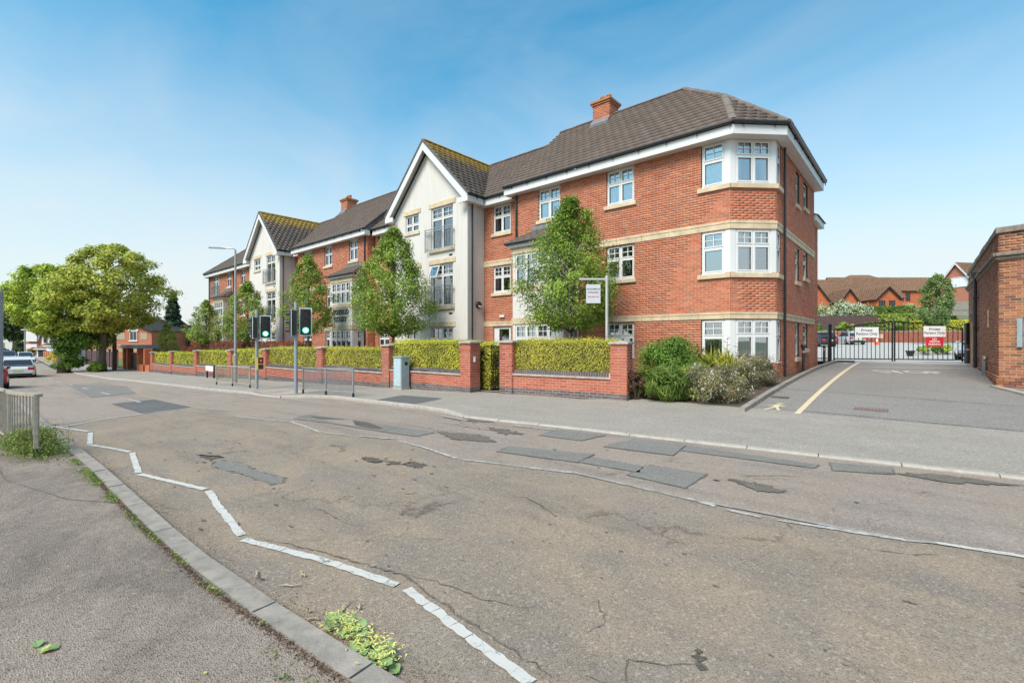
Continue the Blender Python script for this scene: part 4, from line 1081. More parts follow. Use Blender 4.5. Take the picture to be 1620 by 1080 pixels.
def far_z(x, y):
    e = interp(FK, x)
    drop = -.048*sm(x, -8.6, -7.2) if x > -8.6 else (-.05*(sm(x, -18.0, -17.6)*(1-sm(x, -15.9, -15.4))))
    return slope(x)+drop*(1-clamp((y-e)/1.8))
def far_back(x): return 11.35 if x > -6.2 else 10.6 if x > -12 else max(10.1+.025*(x+11), 8.4) if x > -60 else interp([(-60, 9.4), (-75, 9.6), (-110, 10.4), (-160, 13)], x)
strip('far_pavement', xs, lambda x: interp(FK, x)+.06, lambda x: far_back(x)+.3, lambda x, y: far_z(x, y)+rise(x, y), m_far, ny=4, kind='structure')
strip('near_pavement', xs, lambda x: -40, lambda x: interp(NK, x)-.063, lambda x, y: slope(x), m_near, kind='structure')
# buff surfacing on the near lane, as a thin layer
bt = [p for p in D['buff_top']]+[(30, 8.2)]
bx = sorted({p[0] for p in bt if p[0] > -14.7}|{-9.0, 30.0}|{x*1.0 for x in range(-14, 30)})
def bfy(x):
    seq = [(-14.71, 3.88)]+[p for p in bt if p[0] > -14.6 and p[1] > 3.9]
    return interp(seq, x)
def bflow(x): return interp(NK, x)+.07 if x > -13.5 else interp([(-14.71, 3.6), (-14.15, 2.07), (-12.82, 1.06)], x)
strip('buff_surfacing', [x for x in bx if x >= -14.6], bflow, bfy, lambda x, y: slope(x)+RD+.004, m_buff, kind='structure')
def poly_sheet(name, pts, off, mat, parent=None, **kw):
    """irregular patch laid on the road; cut into a fan so it follows the ground"""
    mb = M(); c_ = (sum(q[0] for q in pts)/len(pts), sum(q[1] for q in pts)/len(pts)); mb.sheet(pts, lambda x, y: slope(x)+off); return mb.obj(name, mat, parent, kind='structure', **kw)
def rough(pts, amp=.03, n=4, seed=1):
    r = random.Random(seed); out = []
    for a, b in zip(pts, pts[1:]+pts[:1]):
        for i in range(n):
            t = i/n; out.append((a[0]+(b[0]-a[0])*t+r.uniform(-amp, amp), a[1]+(b[1]-a[1])*t+r.uniform(-amp, amp)))
    return out
for i, p in enumerate(D['patches']):
    p = list(p)
    mat = m_patchd if i == 9 else m_patch
    if i in (9, 11): amp = .012
    elif i == 10: amp = .035
    else: amp = .006
    poly_sheet('asphalt_patch', rough(p, amp, 4, i), RD+.009, mat)
    if i < 9 or i == 10:
        c = (sum(q[0] for q in p)/len(p), sum(q[1] for q in p)/len(p))
        dg = lambda q: math.hypot(q[0]-c[0], q[1]-c[1])
        big = [(q[0]+(q[0]-c[0])/dg(q)*.022, q[1]+(q[1]-c[1])/dg(q)*.022) for q in p]
        poly_sheet('asphalt_joint', rough(big, .012 if i < 9 else .04, 9, i+40), RD+.0065, m_scar if i % 3 else m_hole)
for i, p in enumerate(D['potholes']):
    if i in (3, 4, 8): continue
    r = random.Random(100+i); c = (sum(q[0] for q in p)/len(p), sum(q[1] for q in p)/len(p))
    poly_sheet('pothole', rough(list(p), .045, 9, 60+i), RD+.0105, m_scar if i > 5 else m_hole)
    for k in range(4):       # crumbs and ravelling round each hole
        cx, cy = c[0]+r.gauss(0, .35), c[1]+r.gauss(0, .10); s = r.uniform(.01, .035)
        poly_sheet('pothole', [(cx+s*r.uniform(.6, 1.8)*math.cos(t), cy+s*r.uniform(.4, 1)*math.sin(t)) for t in (0, .9, 1.8, 2.9, 4, 5.1)], RD+.0112, m_hole)
for k, (x, y, a) in enumerate(((-.87, 2.47, .038), (-.84, 2.41, .03), (-.89, 2.52, .022))):
    poly_sheet('pothole', [(x+a*math.cos(t)*(.7+.5*((k+i) % 2)), y+a*.9*math.sin(t)*(.6+.6*(i % 2))) for i, t in enumerate([j*.7 for j in range(9)])], RD+.0112+k*.0004, m_hole)
# long rough seam by the far kerb
poly_sheet('pave_patch', rough(list(D['pave_patch']), .02, 4, 5), .004, m_patchd)

def ribbon(name, pts, w, off, mat, zf=None, endcut=0, parent=None, wob=.006, broken=False):
    zf = zf or (lambda x, y: slope(x)); mb = M(); r = random.Random(len(pts)*7+int(abs(pts[0][0])*10))
    P = [Vector((p[0], p[1], 0)) for p in pts]; out = []
    for a, b in zip(P, P[1:]):
        n = max(1, int((b-a).length/(.045 if broken else .16)))
        out += [a+(b-a)*i/n for i in range(n)]
    out.append(P[-1])
    vs = []; fs = []
    for i, p in enumerate(out):
        d = (out[min(i+1, len(out)-1)]-out[max(i-1, 0)]).normalized(); n = Vector((-d.y, d.x, 0))
        for s in (1, -1):
            q = p+n*(s*w/2+r.uniform(-wob, wob)); vs.append((q.x, q.y, zf(q.x, q.y)+off))
    for i in range(len(out)-1):
        if broken and r.random() < .10: 
            for q in (2*i+2, 2*i+3):      # a hairline gap across the paint
                pass
            a0, a1, b0, b1 = [Vector(vs[k]) for k in (2*i, 2*i+1, 2*i+2, 2*i+3)]; g = r.uniform(.05, .14)
            k = len(vs); vs += [tuple(a0+(b0-a0)*g), tuple(a1+(b1-a1)*(g+r.uniform(-.1, .1)))]; fs.append((k, k+1, 2*i+3, 2*i+2)); continue
        fs.append((2*i, 2*i+1, 2*i+3, 2*i+2))
    mb.add(vs, fs); return mb.obj(name, mat, parent, kind='structure')
for i, p in enumerate(D['zigzag']):
    ribbon('zigzag_line', p, .068 if i not in (1, 3) else .07, RD+.0125, m_paint, wob=.007, broken=True)
ribbon('stop_line', D['stop_line'], .07, RD+.0125, m_paint)
ribbon('faded_centre_line', [(-4.47, 4.57), (-3.29, 4.93), (-1.84, 4.90), (-.11, 5.05), (.09, 5.15), (1.4, 5.45), (3.5, 5.9)], .055, RD+.0118, m_paintf, wob=.01)
for p in D['centre_line']: ribbon('centre_zigzag_line', p, .055, RD+.0125, m_paintw if p[0][0] < -.9 else m_paint, wob=.009, broken=True)
for x in (-16, -18.2, -20.5): ribbon('crossing_stud_mark', [(x, 5.2), (x+.02, 5.35)], .12, RD+.0125, m_paintw)
for i, x in enumerate(range(-46, -17, 4)): ribbon('edge_line', [(x, interp(FK, x)-.55), (x+1.2, interp(FK, x+1.2)-.55)], .09, RD+.0125, m_paintw)
for i, x in enumerate(range(-14, -4, 2)): ribbon('edge_line', [(x, interp(FK, x)-.35), (x+.9, interp(FK, x+.9)-.35)], .07, RD+.0125, m_paintw)
for x in range(-60, -16, 5): ribbon('lane_line', [(x, 3.4), (x+1.8, 3.4)], .09, RD+.0125, m_paintw)
# dark crack lines across the near lane
def crack(pts, w, seed, off=RD+.0118):
    r = random.Random(seed); P = [Vector((p[0], p[1], 0)) for p in pts]; out = []
    for a, b in zip(P, P[1:]):
        n = max(2, int((b-a).length/.045))
        for i in range(n): out.append(a+(b-a)*i/n+Vector((r.gauss(0, .010), r.gauss(0, .010), 0)))
    out.append(P[-1]); vs = []; fs = []
    for i, p in enumerate(out):
        d = (out[min(i+1, len(out)-1)]-out[max(i-1, 0)]).normalized(); n = Vector((-d.y, d.x, 0)); ww = w*r.uniform(.25, 1.3)*math.sin(math.pi*(i+.5)/len(out))**.5
        for s in (1, -1): q = p+n*s*ww/2; vs.append((q.x, q.y, slope(q.x)+off))
    for i in range(len(out)-1): fs.append((2*i, 2*i+1, 2*i+3, 2*i+2))
    M().add(vs, fs).obj('road_crack', m_scar, kind='structure')
crack([(-4.2, 1.56), (-3.4, 1.82), (-2.72, 1.99), (-2.45, 1.95), (-1.9, 1.90), (-1.35, 1.86)], .035*.55, 1)
crack([(-2.75, 2.0), (-2.45, 2.1), (-2.1, 2.12), (-1.75, 2.3)], .014*.55, 2)
crack([(-1.55, 2.6), (-1.4, 2.42), (-1.42, 2.28)], .014*.55, 3)
crack([(-.87, 2.4), (-1.15, 2.2), (-1.05, 2.02), (-1.3, 1.96)], .018*.55, 4)
crack([(-7.6, 6.2), (-6.2, 6.25), (-5.2, 6.5)], .05*.55, 9)
crack([(-.5, 7.45), (.3, 7.7), (1.2, 7.95)], .08*.55, 11)
# worn joints and an old trench repair on the near pavement
for i, pts in enumerate(([(-9.5, .15), (-7.8, .25), (-6.4, .62), (-5.9, .92)], [(-3.2, -.2), (-2.4, .1), (-1.7, -.1)])):
    ribbon('pavement_joint', pts, .014, .003, m_scar, wob=.004)
# small pits, fretted stones and hairline cracks scattered over the old surfacing
r = random.Random(77); mb = M()
for k in range(300):
    x = r.uniform(-11, 3); y = r.uniform(interp(NK, x)+.25, interp(FK, x)-.3)
    if r.random() < .5: y = min(y, 4.2+r.uniform(-1, .5))
    s = r.choice([.004, .005, .006, .009, .013])*(1 if x > -4 else 1.5); e_ = r.uniform(1, 3.2)
    mb.add([(x+s*e_*r.uniform(.6, 1.2)*math.cos(t), y+s*r.uniform(.5, 1.1)*math.sin(t), slope(x)+RD+.0106) for t in (0, .8, 1.7, 2.6, 3.4, 4.3, 5.3)], [tuple(range(7))])
mb.obj('surface_pits', m_scar, kind='stuff', label='small dark pits and lost stones scattered over the worn road', cat='pits')
for k in range(18):
    x = r.uniform(-8, 1.5); y = r.uniform(1.9, 7.3); a = r.gauss(0, .5)+(math.pi/2 if r.random() < .25 else 0); L_ = r.uniform(.25, .9); pts = [(x, y)]
    for q in range(4):
        a += r.gauss(0, .35); pts.append((pts[-1][0]+L_/4*math.cos(a), pts[-1][1]+L_/4*math.sin(a)))
    if all(interp(NK, p[0])+.15 < p[1] < interp(FK, p[0])-.1 for p in pts): crack(pts, r.uniform(.006, .016), 200+k, RD+.0112)

# kerbs: every stone its own piece
def kerb(name, pl, w, h, L, zf, mat, lo, hi, inner=-1, drop=0.0):
    k = structure(name, (pl[0][0], pl[0][1], 0)); base = wof(k)
    P = [Vector((p[0], p[1], 0)) for p in pl if lo-20 <= p[0] <= hi+20]
    # walk along the polyline
    pts = [P[0]]; 
    seg = []; tot = 0
    for a, b in zip(P, P[1:]): seg.append((tot, a, b)); tot += (b-a).length
    def at(s):
        for t, a, b in reversed(seg):
            if s >= t: return a+(b-a)*((s-t)/(b-a).length)
        return P[0]
    s = 0; r = random.Random(5)
    while s+L < tot:
        a, b = at(s), at(s+L-.012); s += L
        if not (lo <= a.x <= hi): continue
        d = (b-a).normalized(); n = Vector((-d.y, d.x, 0))
        za, zb = zf(a.x, a.y)+r.uniform(-.004, .004), zf(b.x, b.y)+r.uniform(-.004, .004)
        mb = M(); c = .018
        vs = []
        for p, z in ((a, za), (b, zb)):
            for (o_, zz) in ((-w/2, -h), (-w/2, 0), (w/2-c if inner < 0 else w/2, 0), (w/2, -c if inner < 0 else 0), (w/2, -h)):
                q = p+n*o_*(-inner); vs.append((q.x, q.y, z+zz))
        fs = [(i, i+1, 6+i, 5+i) for i in range(4)]+[(0, 1, 2, 3, 4)[::-1], (5, 6, 7, 8, 9)]
        if inner > 0: fs = [f[::-1] for f in fs]
        mb.add(vs, fs); mb.obj('kerb_stone', mat, k)
    return k
kerb('near_kerb', NK, .135, .16, .92, lambda x, y: slope(x)+.004, m_kerb, -60, 4, inner=1)
kerb('far_kerb', FK, .135, .2, .92, lambda x, y: far_z(x, interp(FK, x))+.004, m_kerbL, -60, 5, inner=-1)
# driveway, forecourt, car park
mb = M()
def gridsheet(name, x0, x1, y0, y1, zf, mat, st=1.0, **kw):
    nx = max(1, round((x1-x0)/st)); ny = max(1, round((y1-y0)/st)); vs = []; fs = []
    for i in range(nx+1):
        for j in range(ny+1):
            x = x0+(x1-x0)*i/nx; y = y0+(y1-y0)*j/ny; vs.append((x, y, zf(x, y)))
    for i in range(nx):
        for j in range(ny): q = i*(ny+1)+j; fs.append((q, q+ny+1, q+ny+2, q+1))
    return M().add(vs, fs).obj(name, mat, kind='structure', **kw)
gridsheet('driveway', -3.05, 22, 11.33, 27.2, lambda x, y: G(x, y)-.002, m_drive)
gridsheet('car_park', -30, 30, 27.2, 72, lambda x, y: G(max(x, -6), y)-.002, m_park, 2.0)
def bedz(x, y): return slope(x)-.01+.49*clamp((y-11.2)/5.0)*(1 if x > -9 else .8)
gridsheet('garden_bed', -53, -3.06, 10.9, 27.1, bedz, m_soil, 1.2)
gridsheet('left_garden', -160, -53, 9.0, 40, lambda x, y: slope(x)-.02, m_grass, 6)
kerb('driveway_kerb', [(-2.99, 11.1), (-2.99, 26.6)], .13, .25, .92, lambda x, y: G(-2.9, y)+.095, m_kerb, -4, 0, inner=1)
kerb('forecourt_kerb', [(1.45, 18.2), (2.05, 16.0), (3.2, 13.0)], .14, .2, .9, lambda x, y: G(x, y)+.05, m_kerbL, 0, 5, inner=1)
zG = lambda x, y: G(x, y)
ribbon('yellow_walkway_line', [(-2.0, 11.5), (-2.16, 26.6)], .11, .004, m_painty, zf=zG, wob=.003)
ribbon('give_way_line', [(-2.0, 23.0), (1.35, 24.2)], .13, .004, m_paint, zf=zG, wob=.003)
def ground_text(name, s, size, x, y, ang, mat, off=.006, sx=1.0, sy=1.0):
    me = text_mesh(s, size, bold=.02); me.name = name; me.materials.clear(); me.materials.append(mat)
    me.transform(Matrix.Translation((x, y, 0)) @ Matrix.Rotation(ang, 4, 'Z') @ Matrix.Diagonal((sx, sy, 1, 1)))
    for v in me.vertices: v.co.z = G(v.co.x, v.co.y)+off
    o = bpy.data.objects.new(name, me); link(o); o['kind'] = 'structure'; return o
ground_text('stop_marking', 'STOP', .85, -.35, 21.4, math.radians(24), m_paint, sx=.95, sy=1.5)
# painted walking figure
def walker(x, y, s=1.0):
    mb = M(); zz = lambda px, py: G(px, py)+.005
    def limb(a, b, w):
        a = Vector((*a, 0)); b = Vector((*b, 0)); d = (b-a).normalized(); n = Vector((-d.y, d.x, 0))*w/2
        mb.add([(x+q.x*s, y+q.y*s, zz(x+q.x*s, y+q.y*s)) for q in (a-n, b-n, b+n, a+n)], [(0, 1, 2, 3)])
    mb.add([(x+(.0+.09*math.cos(t))*s, y+(.62+.13*math.sin(t))*s, zz(x, y+.6*s)) for t in [k*math.pi/5 for k in range(10)]], [tuple(range(10))])
    limb((0, .47), (0, .05), .15); limb((0, .40), (-.2, .16), .06); limb((0.02, .40), (.2, .22), .06); limb((-.02, .05), (-.16, -.38), .075); limb((.03, .05), (.17, -.33), .075)
    mb.obj('walking_figure_marking', m_painty, kind='structure')
walker(-2.52, 11.95, .85); walker(-2.6, 25.4, 1.0)
# drain covers
t = thing('drain_cover', (-.83, 12.75, G(-.83, 12.75)), 'rusty slotted drain cover set in the driveway asphalt', 'drain cover')
mb = M(); z = G(-.83, 12.75)+.004
mb.box((-1.12, 12.5, z-.03), (-.54, 13.0, z)); mb.obj('frame', plain('rusty_iron', (.20, .13, .10), .8, .2, var=.3, scale=20), t)
mb = M()
for i in range(9): mb.box((-1.09+i*.06, 12.54, z+.0005), (-1.055+i*.06, 12.96, z+.008))
mb.obj('bars', plain('worn_iron', (.27, .22, .20), .7, .3, var=.3, scale=20), t)
t = M().box((-3.0+.12, 13.2, 0), (-2.5, 13.55, G(-2.7, 13.4)+.004)).obj('gully_grate', m_hole); meta(t, 'dark iron gully grate beside the driveway kerb at the flowering shrub', 'drain')
# concrete seams on the driveway
for y in (11.36, 11.9, 14.8): ribbon('driveway_seam', [(-2.9, y), (4.0, y-.25)], .02, .003, m_hole if y != 11.36 else m_kerb, zf=zG, wob=.006)
# red-ish tactile crossing ramp
ribbon('crossing_ramp', [(-18.3, 7.35), (-16.4, 7.35)], 1.1, .004, m_tact, zf=lambda x, y: far_z(x, y), wob=.0)
ribbon('entrance_path', [(-10.35, 10.75), (-10.35, 13.0), (-13.5, 15.2)], 1.2, .035, m_cab2, zf=lambda x, y: bedz(x, y)-.03 if y > 11 else slope(x), wob=.0)
# the land around: one sheet to the horizon
def T(x, y):
    z = slope(max(-300, x))-.35
    z += sm(y, 11, 20)*.4*sm(x, -8, -3)
    z += (6.2*sm(y, 72, 98)+.7*sm(y, 40, 72))*sm(x, -60, -20)
    return z
gx = [-1800, -900, -500, -300, -200]+list(range(-160, 121, 8))+[160, 240, 400, 800, 1800]
gy = [-1500, -600, -200, -80]+list(range(-40, 150, 6))+[170, 220, 300, 500, 900, 1800]
vs = [(x, y, T(x, y)) for x in gx for y in gy]; k = len(gy)
fs = [(i*k+j, (i+1)*k+j, (i+1)*k+j+1, i*k+j+1) for i in range(len(gx)-1) for j in range(k-1)]
M().add(vs, fs).obj('ground', m_ground, kind='structure', smooth=True)
# moss, dirt and seeds along the near kerb (uncountable)
# ================================================================ plants
def unit(v): return v/np.maximum(np.linalg.norm(v, axis=1), 1e-9)[:, None]
def leaf_arrays(P, Nn, size, jitter=.8, aspect=.55, droop=0.0, rs=RS, axis=None, fold=.0):
    n = len(P); nn = unit(Nn+rs.normal(0, jitter, (n, 3)))
    t = rs.normal(0, 1, (n, 3)) if axis is None else axis+rs.normal(0, .35, (n, 3))
    t[:, 2] -= droop; t = unit(t-nn*np.sum(t*nn, 1)[:, None]); b = np.cross(nn, t)
    s = (size*rs.uniform(.65, 1.35, n))[:, None]; w = s*aspect
    V = np.stack([P, P+t*s*.45+b*w*.5, P+t*s-nn*s*.12, P+t*s*.45-b*w*.5], 1)
    return V.reshape(-1, 3)
def leaves_obj(name, P, Nn, size, mat, parent=None, label=None, cat=None, kind=None, **k):
    V = leaf_arrays(P, Nn, size, **k); n = len(P)
    F = np.arange(n*4).reshape(n, 4)
    return mesh_np(name, V, F, mat, parent, label=label, cat=cat, kind=kind)
def blob_points(cs, rs_, n, rng=RS, flat=1.0, shell=.55):
    """points in overlapping clumps, more of them towards each clump's outside"""
    k = rng.randint(0, len(cs), n); d = unit(rng.normal(0, 1, (n, 3)))
    r = (shell+(1-shell)*rng.uniform(0, 1, n))*rs_[k]*rng.uniform(.8, 1.12, n)
    off = d*r[:, None]; off[:, 2] *= flat
    return cs[k]+off, d
def shrub(name, label, x, y, zb, rx, ry, h, mat, n=5000, size=.05, seed=1, cat='shrub', flowers=None, fn=400, group=None, aspect=.5, clumps=40, axis=None, jitter=.7, rot=0, fsize=.02, lump=.28):
    rng = np.random.RandomState(seed); t = thing(name, (x, y, zb), label, cat, group)
    cs = []; rr = []
    for i in range(clumps):
        a = rng.uniform(0, 2*math.pi); q = rng.uniform(0, 1)**.5*.8; zz = rng.uniform(.15, .85)
        lim = (1-max(0, zz-.35)**2*1.3)
        u, v = rx*q*math.cos(a)*lim, ry*q*math.sin(a)*lim
        cs.append((x+u*math.cos(rot)-v*math.sin(rot), y+u*math.sin(rot)+v*math.cos(rot), zb+h*zz*.92)); rr.append(lump*min(rx, ry, h)*rng.uniform(.7, 1.35))
    cs = np.array(cs); rr = np.array(rr)
    P, d = blob_points(cs, rr, n, rng, .9)
    keep = P[:, 2] > zb+.01; P, d = P[keep], d[keep]
    out = d*.8+unit(P-np.array([x, y, zb+h*.25]))*.9+np.array([0, 0, .35])
    leaves_obj('foliage', P, out, np.full(len(P), size), mat, t, rs=rng, aspect=aspect, axis=axis, jitter=jitter)
    mb = M()
    for i in range(min(10, clumps)):
        c = cs[i]; mb.tube([(x+(c[0]-x)*.15, y+(c[1]-y)*.15, zb-.05), tuple((np.array([x, y, zb])+c)/2+np.array([0, 0, .05])), tuple(c)], [.014, .009, .004], 5)
    mb.obj('stems', m_twig, t)
    if flowers is not None:
        k = rng.choice(len(P), fn); o = P[k]+unit(out[k])*.03
        o = np.repeat(o, 3, 0)+rng.normal(0, fsize*.8, (fn*3, 3))
        leaves_obj('blossom', o, np.repeat(out[k], 3, 0), np.full(len(o), fsize), flowers, t, rs=rng, aspect=.9)
    return t
def hedge_box(name, label, fr, u0, u1, n0, n1, z0, z1, mat, n, size, seed=1, group=None, cat='hedge', bump=.055, core=True, shear=0.0):
    """clipped hedge in a wall frame between n0 (back) and n1 (front)"""
    rng = np.random.RandomState(seed); c = fr.p((u0+u1)/2, (n0+n1)/2, z0); t = thing(name, c, label, cat, group)
    L, Dp, H = u1-u0, n1-n0, z1-z0
    areas = np.array([L*H, L*Dp, Dp*H, Dp*H, L*H*.25]); areas = areas/areas.sum()
    f = rng.choice(5, n, p=areas); a, b = rng.uniform(0, 1, n), rng.uniform(0, 1, n)
    u = np.where(f == 2, u1, np.where(f == 3, u0, u0+L*a)); nn = np.where(f == 0, n1, np.where(f == 4, n0, n0+Dp*b))
    z = np.where(f == 1, z1, z0+H*np.where((f == 2) | (f == 3), a, b))
    N_ = np.zeros((n, 3)); U = np.array(fr.u); Nv = np.array(fr.n)
    N_ += np.where((f == 0)[:, None], Nv, 0)+np.where((f == 4)[:, None], -Nv, 0)+np.where((f == 1)[:, None], np.array([0, 0, 1.]), 0)
    N_ += np.where((f == 2)[:, None], U, 0)+np.where((f == 3)[:, None], -U, 0)
    P = np.array(fr.o)[None]+U[None]*u[:, None]+Nv[None]*nn[:, None]+np.array([0, 0, 1.])[None]*z[:, None]
    wv = np.sin(u*7.3+seed)*np.sin(z*8.1+seed*2)*.5+np.sin(u*17+z*13)*.3
    P += N_*((wv*bump)-rng.uniform(0, .075, n)+rng.exponential(.024, n)*(f == 1))[:, None]
    # soft top corners
    edge = np.clip((z-(z1-.12))/.12, 0, 1)*(f != 1); P -= N_*(edge**2*.06)[:, None]
    leaves_obj('foliage', P, N_*1.0+np.array([0, 0, .3]), np.full(n, size), mat, t, rs=rng, jitter=.75, aspect=.6)
    mb = M(); mb.fbox(fr, u0+.05, u1-.05, n0+.05, n1-.085, z0-.04, z1-.09); mb.obj('stems', m_twig, t)
    return t
PROF = [(0, .45), (.06, .80), (.16, 1.0), (.34, 1.0), (.50, .88), (.65, .66), (.80, .42), (.91, .24), (1, .05)]
def prof(t, pr=PROF):
    for a, b in zip(pr, pr[1:]):
        if t <= b[0]: return a[1]+(b[1]-a[1])*(t-a[0])/(b[0]-a[0])
    return pr[-1][1]
def tree(name, label, x, y, zb, ztop, zc, R, mat, n, size, seed=1, pr=PROF, clumps=70, lump=.27, trunk=.07, group=None, lean=(0, 0), bark=None, cat='tree', off=(0, 0), sq=1.0, flat=.8, gap=0):
    rng = np.random.RandomState(seed); t = thing(name, (x, y, zb), label, cat, group)
    H = ztop-zc; cs = []; rr = []
    for i in range(clumps):
        q = (i+.5)/clumps; zz = q**1.12; a = i*2.399963+rng.uniform(-.5, .5)
        rad = prof(zz, pr)*R*rng.uniform(.35, .90)**.7*(1.22 if rng.uniform() > .86 else 1)
        br = lump*R*(0.5+.75*prof(zz, pr))*rng.uniform(.75, 1.25)
        cx = x+off[0]*zz+rad*math.cos(a)*sq; cy = y+off[1]*zz+rad*math.sin(a)
        cs.append((cx, cy, zc+H*zz*.97)); rr.append(br)
    cs = np.array(cs); rr = np.array(rr)
    P, d = blob_points(cs, rr, n, rng, flat, shell=.35)
    ctr = np.array([x+off[0]*.4, y+off[1]*.4, zc+H*.35])
    out = d*.6+unit(P-ctr)*.6+np.array([0, 0, .45])
    leaves_obj('crown', P, out, np.full(n, size), mat, t, rs=rng, jitter=.55, aspect=.62, droop=.5)
    mb = M(); top = zc+H*.86
    pts = []; rad = []
    for i in range(9):
        q = i/8; pts.append((x+off[0]*q*q*.6+rng.normal(0, .012*R)*(q > .1), y+off[1]*q*q*.6+rng.normal(0, .012*R)*(q > .1), zb-.1+(top-zb+.1)*q)); rad.append(trunk*(1.25 if i == 0 else 1)*(1-q*.85))
    mb.tube(pts, rad, 10)
    tr = mb.obj('trunk', bark or m_barkg, t, smooth=True)
    lb = M()
    for i in range(0, clumps, 2):
        c = cs[i]; zs = max(zc-.05*H, c[2]-(.25+rng.uniform(0, .2))*H*.5-.25); q = (zs-zb)/(top-zb); q = min(q, .97)
        s = (x+off[0]*q*q*.6, y+off[1]*q*q*.6, zs); m_ = ((s[0]+c[0])/2, (s[1]+c[1])/2, (s[2]+c[2])/2+.06*R)
        r0 = min(trunk*.42, .05+trunk*.1)*(1-q*.6); lb.tube([s, m_, tuple(c)], [r0, r0*.6, r0*.25], 5)
    lb.obj('limb', bark or m_barkg, t, smooth=True)
    return t
SG = 'young street trees behind the hedge'
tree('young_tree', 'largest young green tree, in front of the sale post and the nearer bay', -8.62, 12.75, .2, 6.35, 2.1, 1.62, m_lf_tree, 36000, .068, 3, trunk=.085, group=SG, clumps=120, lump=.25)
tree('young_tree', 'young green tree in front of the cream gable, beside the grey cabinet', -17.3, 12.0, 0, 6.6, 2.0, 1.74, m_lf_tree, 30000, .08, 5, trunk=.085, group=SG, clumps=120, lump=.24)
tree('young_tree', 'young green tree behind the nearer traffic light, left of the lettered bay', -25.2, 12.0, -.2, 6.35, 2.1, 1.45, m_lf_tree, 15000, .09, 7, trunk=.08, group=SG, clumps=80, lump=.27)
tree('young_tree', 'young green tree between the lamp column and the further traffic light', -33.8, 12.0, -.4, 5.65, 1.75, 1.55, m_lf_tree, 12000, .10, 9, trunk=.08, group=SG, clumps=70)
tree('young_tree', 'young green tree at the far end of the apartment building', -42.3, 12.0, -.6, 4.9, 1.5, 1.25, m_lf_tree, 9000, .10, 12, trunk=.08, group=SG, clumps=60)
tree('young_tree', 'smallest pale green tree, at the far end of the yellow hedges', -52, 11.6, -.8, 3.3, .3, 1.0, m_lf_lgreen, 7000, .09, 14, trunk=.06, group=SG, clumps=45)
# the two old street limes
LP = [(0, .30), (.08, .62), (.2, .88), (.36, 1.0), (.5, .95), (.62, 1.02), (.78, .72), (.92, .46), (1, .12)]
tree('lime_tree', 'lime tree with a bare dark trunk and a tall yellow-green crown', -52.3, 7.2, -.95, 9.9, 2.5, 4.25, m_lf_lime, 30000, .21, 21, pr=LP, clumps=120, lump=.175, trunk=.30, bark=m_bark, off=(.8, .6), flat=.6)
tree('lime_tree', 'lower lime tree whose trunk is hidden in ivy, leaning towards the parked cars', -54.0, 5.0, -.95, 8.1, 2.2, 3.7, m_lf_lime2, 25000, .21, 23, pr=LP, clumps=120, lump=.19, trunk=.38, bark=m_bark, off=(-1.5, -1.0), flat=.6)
shrub('ivy_growth', 'mass of green ivy and suckers round the left lime trunk', -53.6, 5.3, -.95, 1.3, 1.2, 3.4, m_lf_ivy, 9000, .15, 5, cat='ivy', clumps=40)
shrub('ivy_growth', 'dark ivy hanging under the crown between the two lime trunks', -53.5, 6.2, .9, 2.5, 2.2, 3.2, m_lf_ivy, 8000, .2, 6, cat='ivy', clumps=45)
shrub('ivy_growth', 'low green suckers at the foot of the right lime trunk', -51.6, 6.7, -.92, .9, .7, .9, m_lf_ivy, 2600, .13, 7, cat='ivy', clumps=18)
# far trees
tree('far_tree', 'dark dense tree far down the street behind the parked cars', -158, 6.6, -1.2, 13.2, 2.5, 4.6, m_lf_dark, 9000, .6, 31, pr=LP, clumps=50, trunk=.8, bark=m_bark, flat=.8)
tree('far_tree', 'small dark tree behind the gable-ended house', -124, 23.6, -1.2, 7.6, 1, 4, m_lf_dark, 4000, .5, 32, pr=LP, clumps=30, trunk=.3)
CON = [(0, .7), (.1, 1), (.3, .8), (.5, .58), (.7, .36), (.88, .16), (1, .03)]
tree('conifer', 'dark blue-green conifer standing above the rooftops', -102, 23.7, -1, 10.9, 1.0, 2.5, m_lf_conifer, 11000, .38, 33, pr=CON, clumps=90, lump=.16, trunk=.22, cat='conifer', flat=.35)
tree('weeping_tree', 'feathery pale green tree standing in front of the far brown roofs', 1.2, 66.5, 1.5, 8.7, 3.2, 1.5, m_lf_birch, 12000, .17, 34, pr=LP, clumps=70, trunk=.15, flat=1.2)
# ================================================================ boundary walls and hedges
def add_pillar(bk, core, caps, fr, u, zb, h, w=.45):
    """brick pillar standing in a wall frame, its front 5 cm proud"""
    f0 = Frame(*fr.p(u, .05, 0)[:2], fr.u.x, fr.u.y)
    o = f0.o; r = Frame(*f0.p(w, 0, 0)[:2], -fr.n.x, -fr.n.y); l = Frame(*f0.p(0, -w, 0)[:2], fr.n.x, fr.n.y); b = Frame(*f0.p(w, -w, 0)[:2], -fr.u.x, -fr.u.y)
    core.fbox(f0, .0035, w-.0035, -w+.0035, -.0035, zb-.3, zb+h)
    for q in (f0, r, l, b):
        zk = math.ceil(zb/.075)*.075+.15
        bk.wall(q, w, zb-.25, zk, gr=1); bk.wall(q, w, zk, zb+h, gr=0)
    c = M(); z = zb+h
    c.fbox(f0, -.05, w+.05, -w-.05, .05, z+.001, z+.055)
    P = f0.p
    c.add([P(-.05, .05, z+.055), P(w+.05, .05, z+.055), P(w+.05, -w-.05, z+.055), P(-.05, -w-.05, z+.055), P(w/2, -w/2, z+.095)], [(0, 1, 4), (1, 2, 4), (2, 3, 4), (3, 0, 4)])
    caps.append(c)
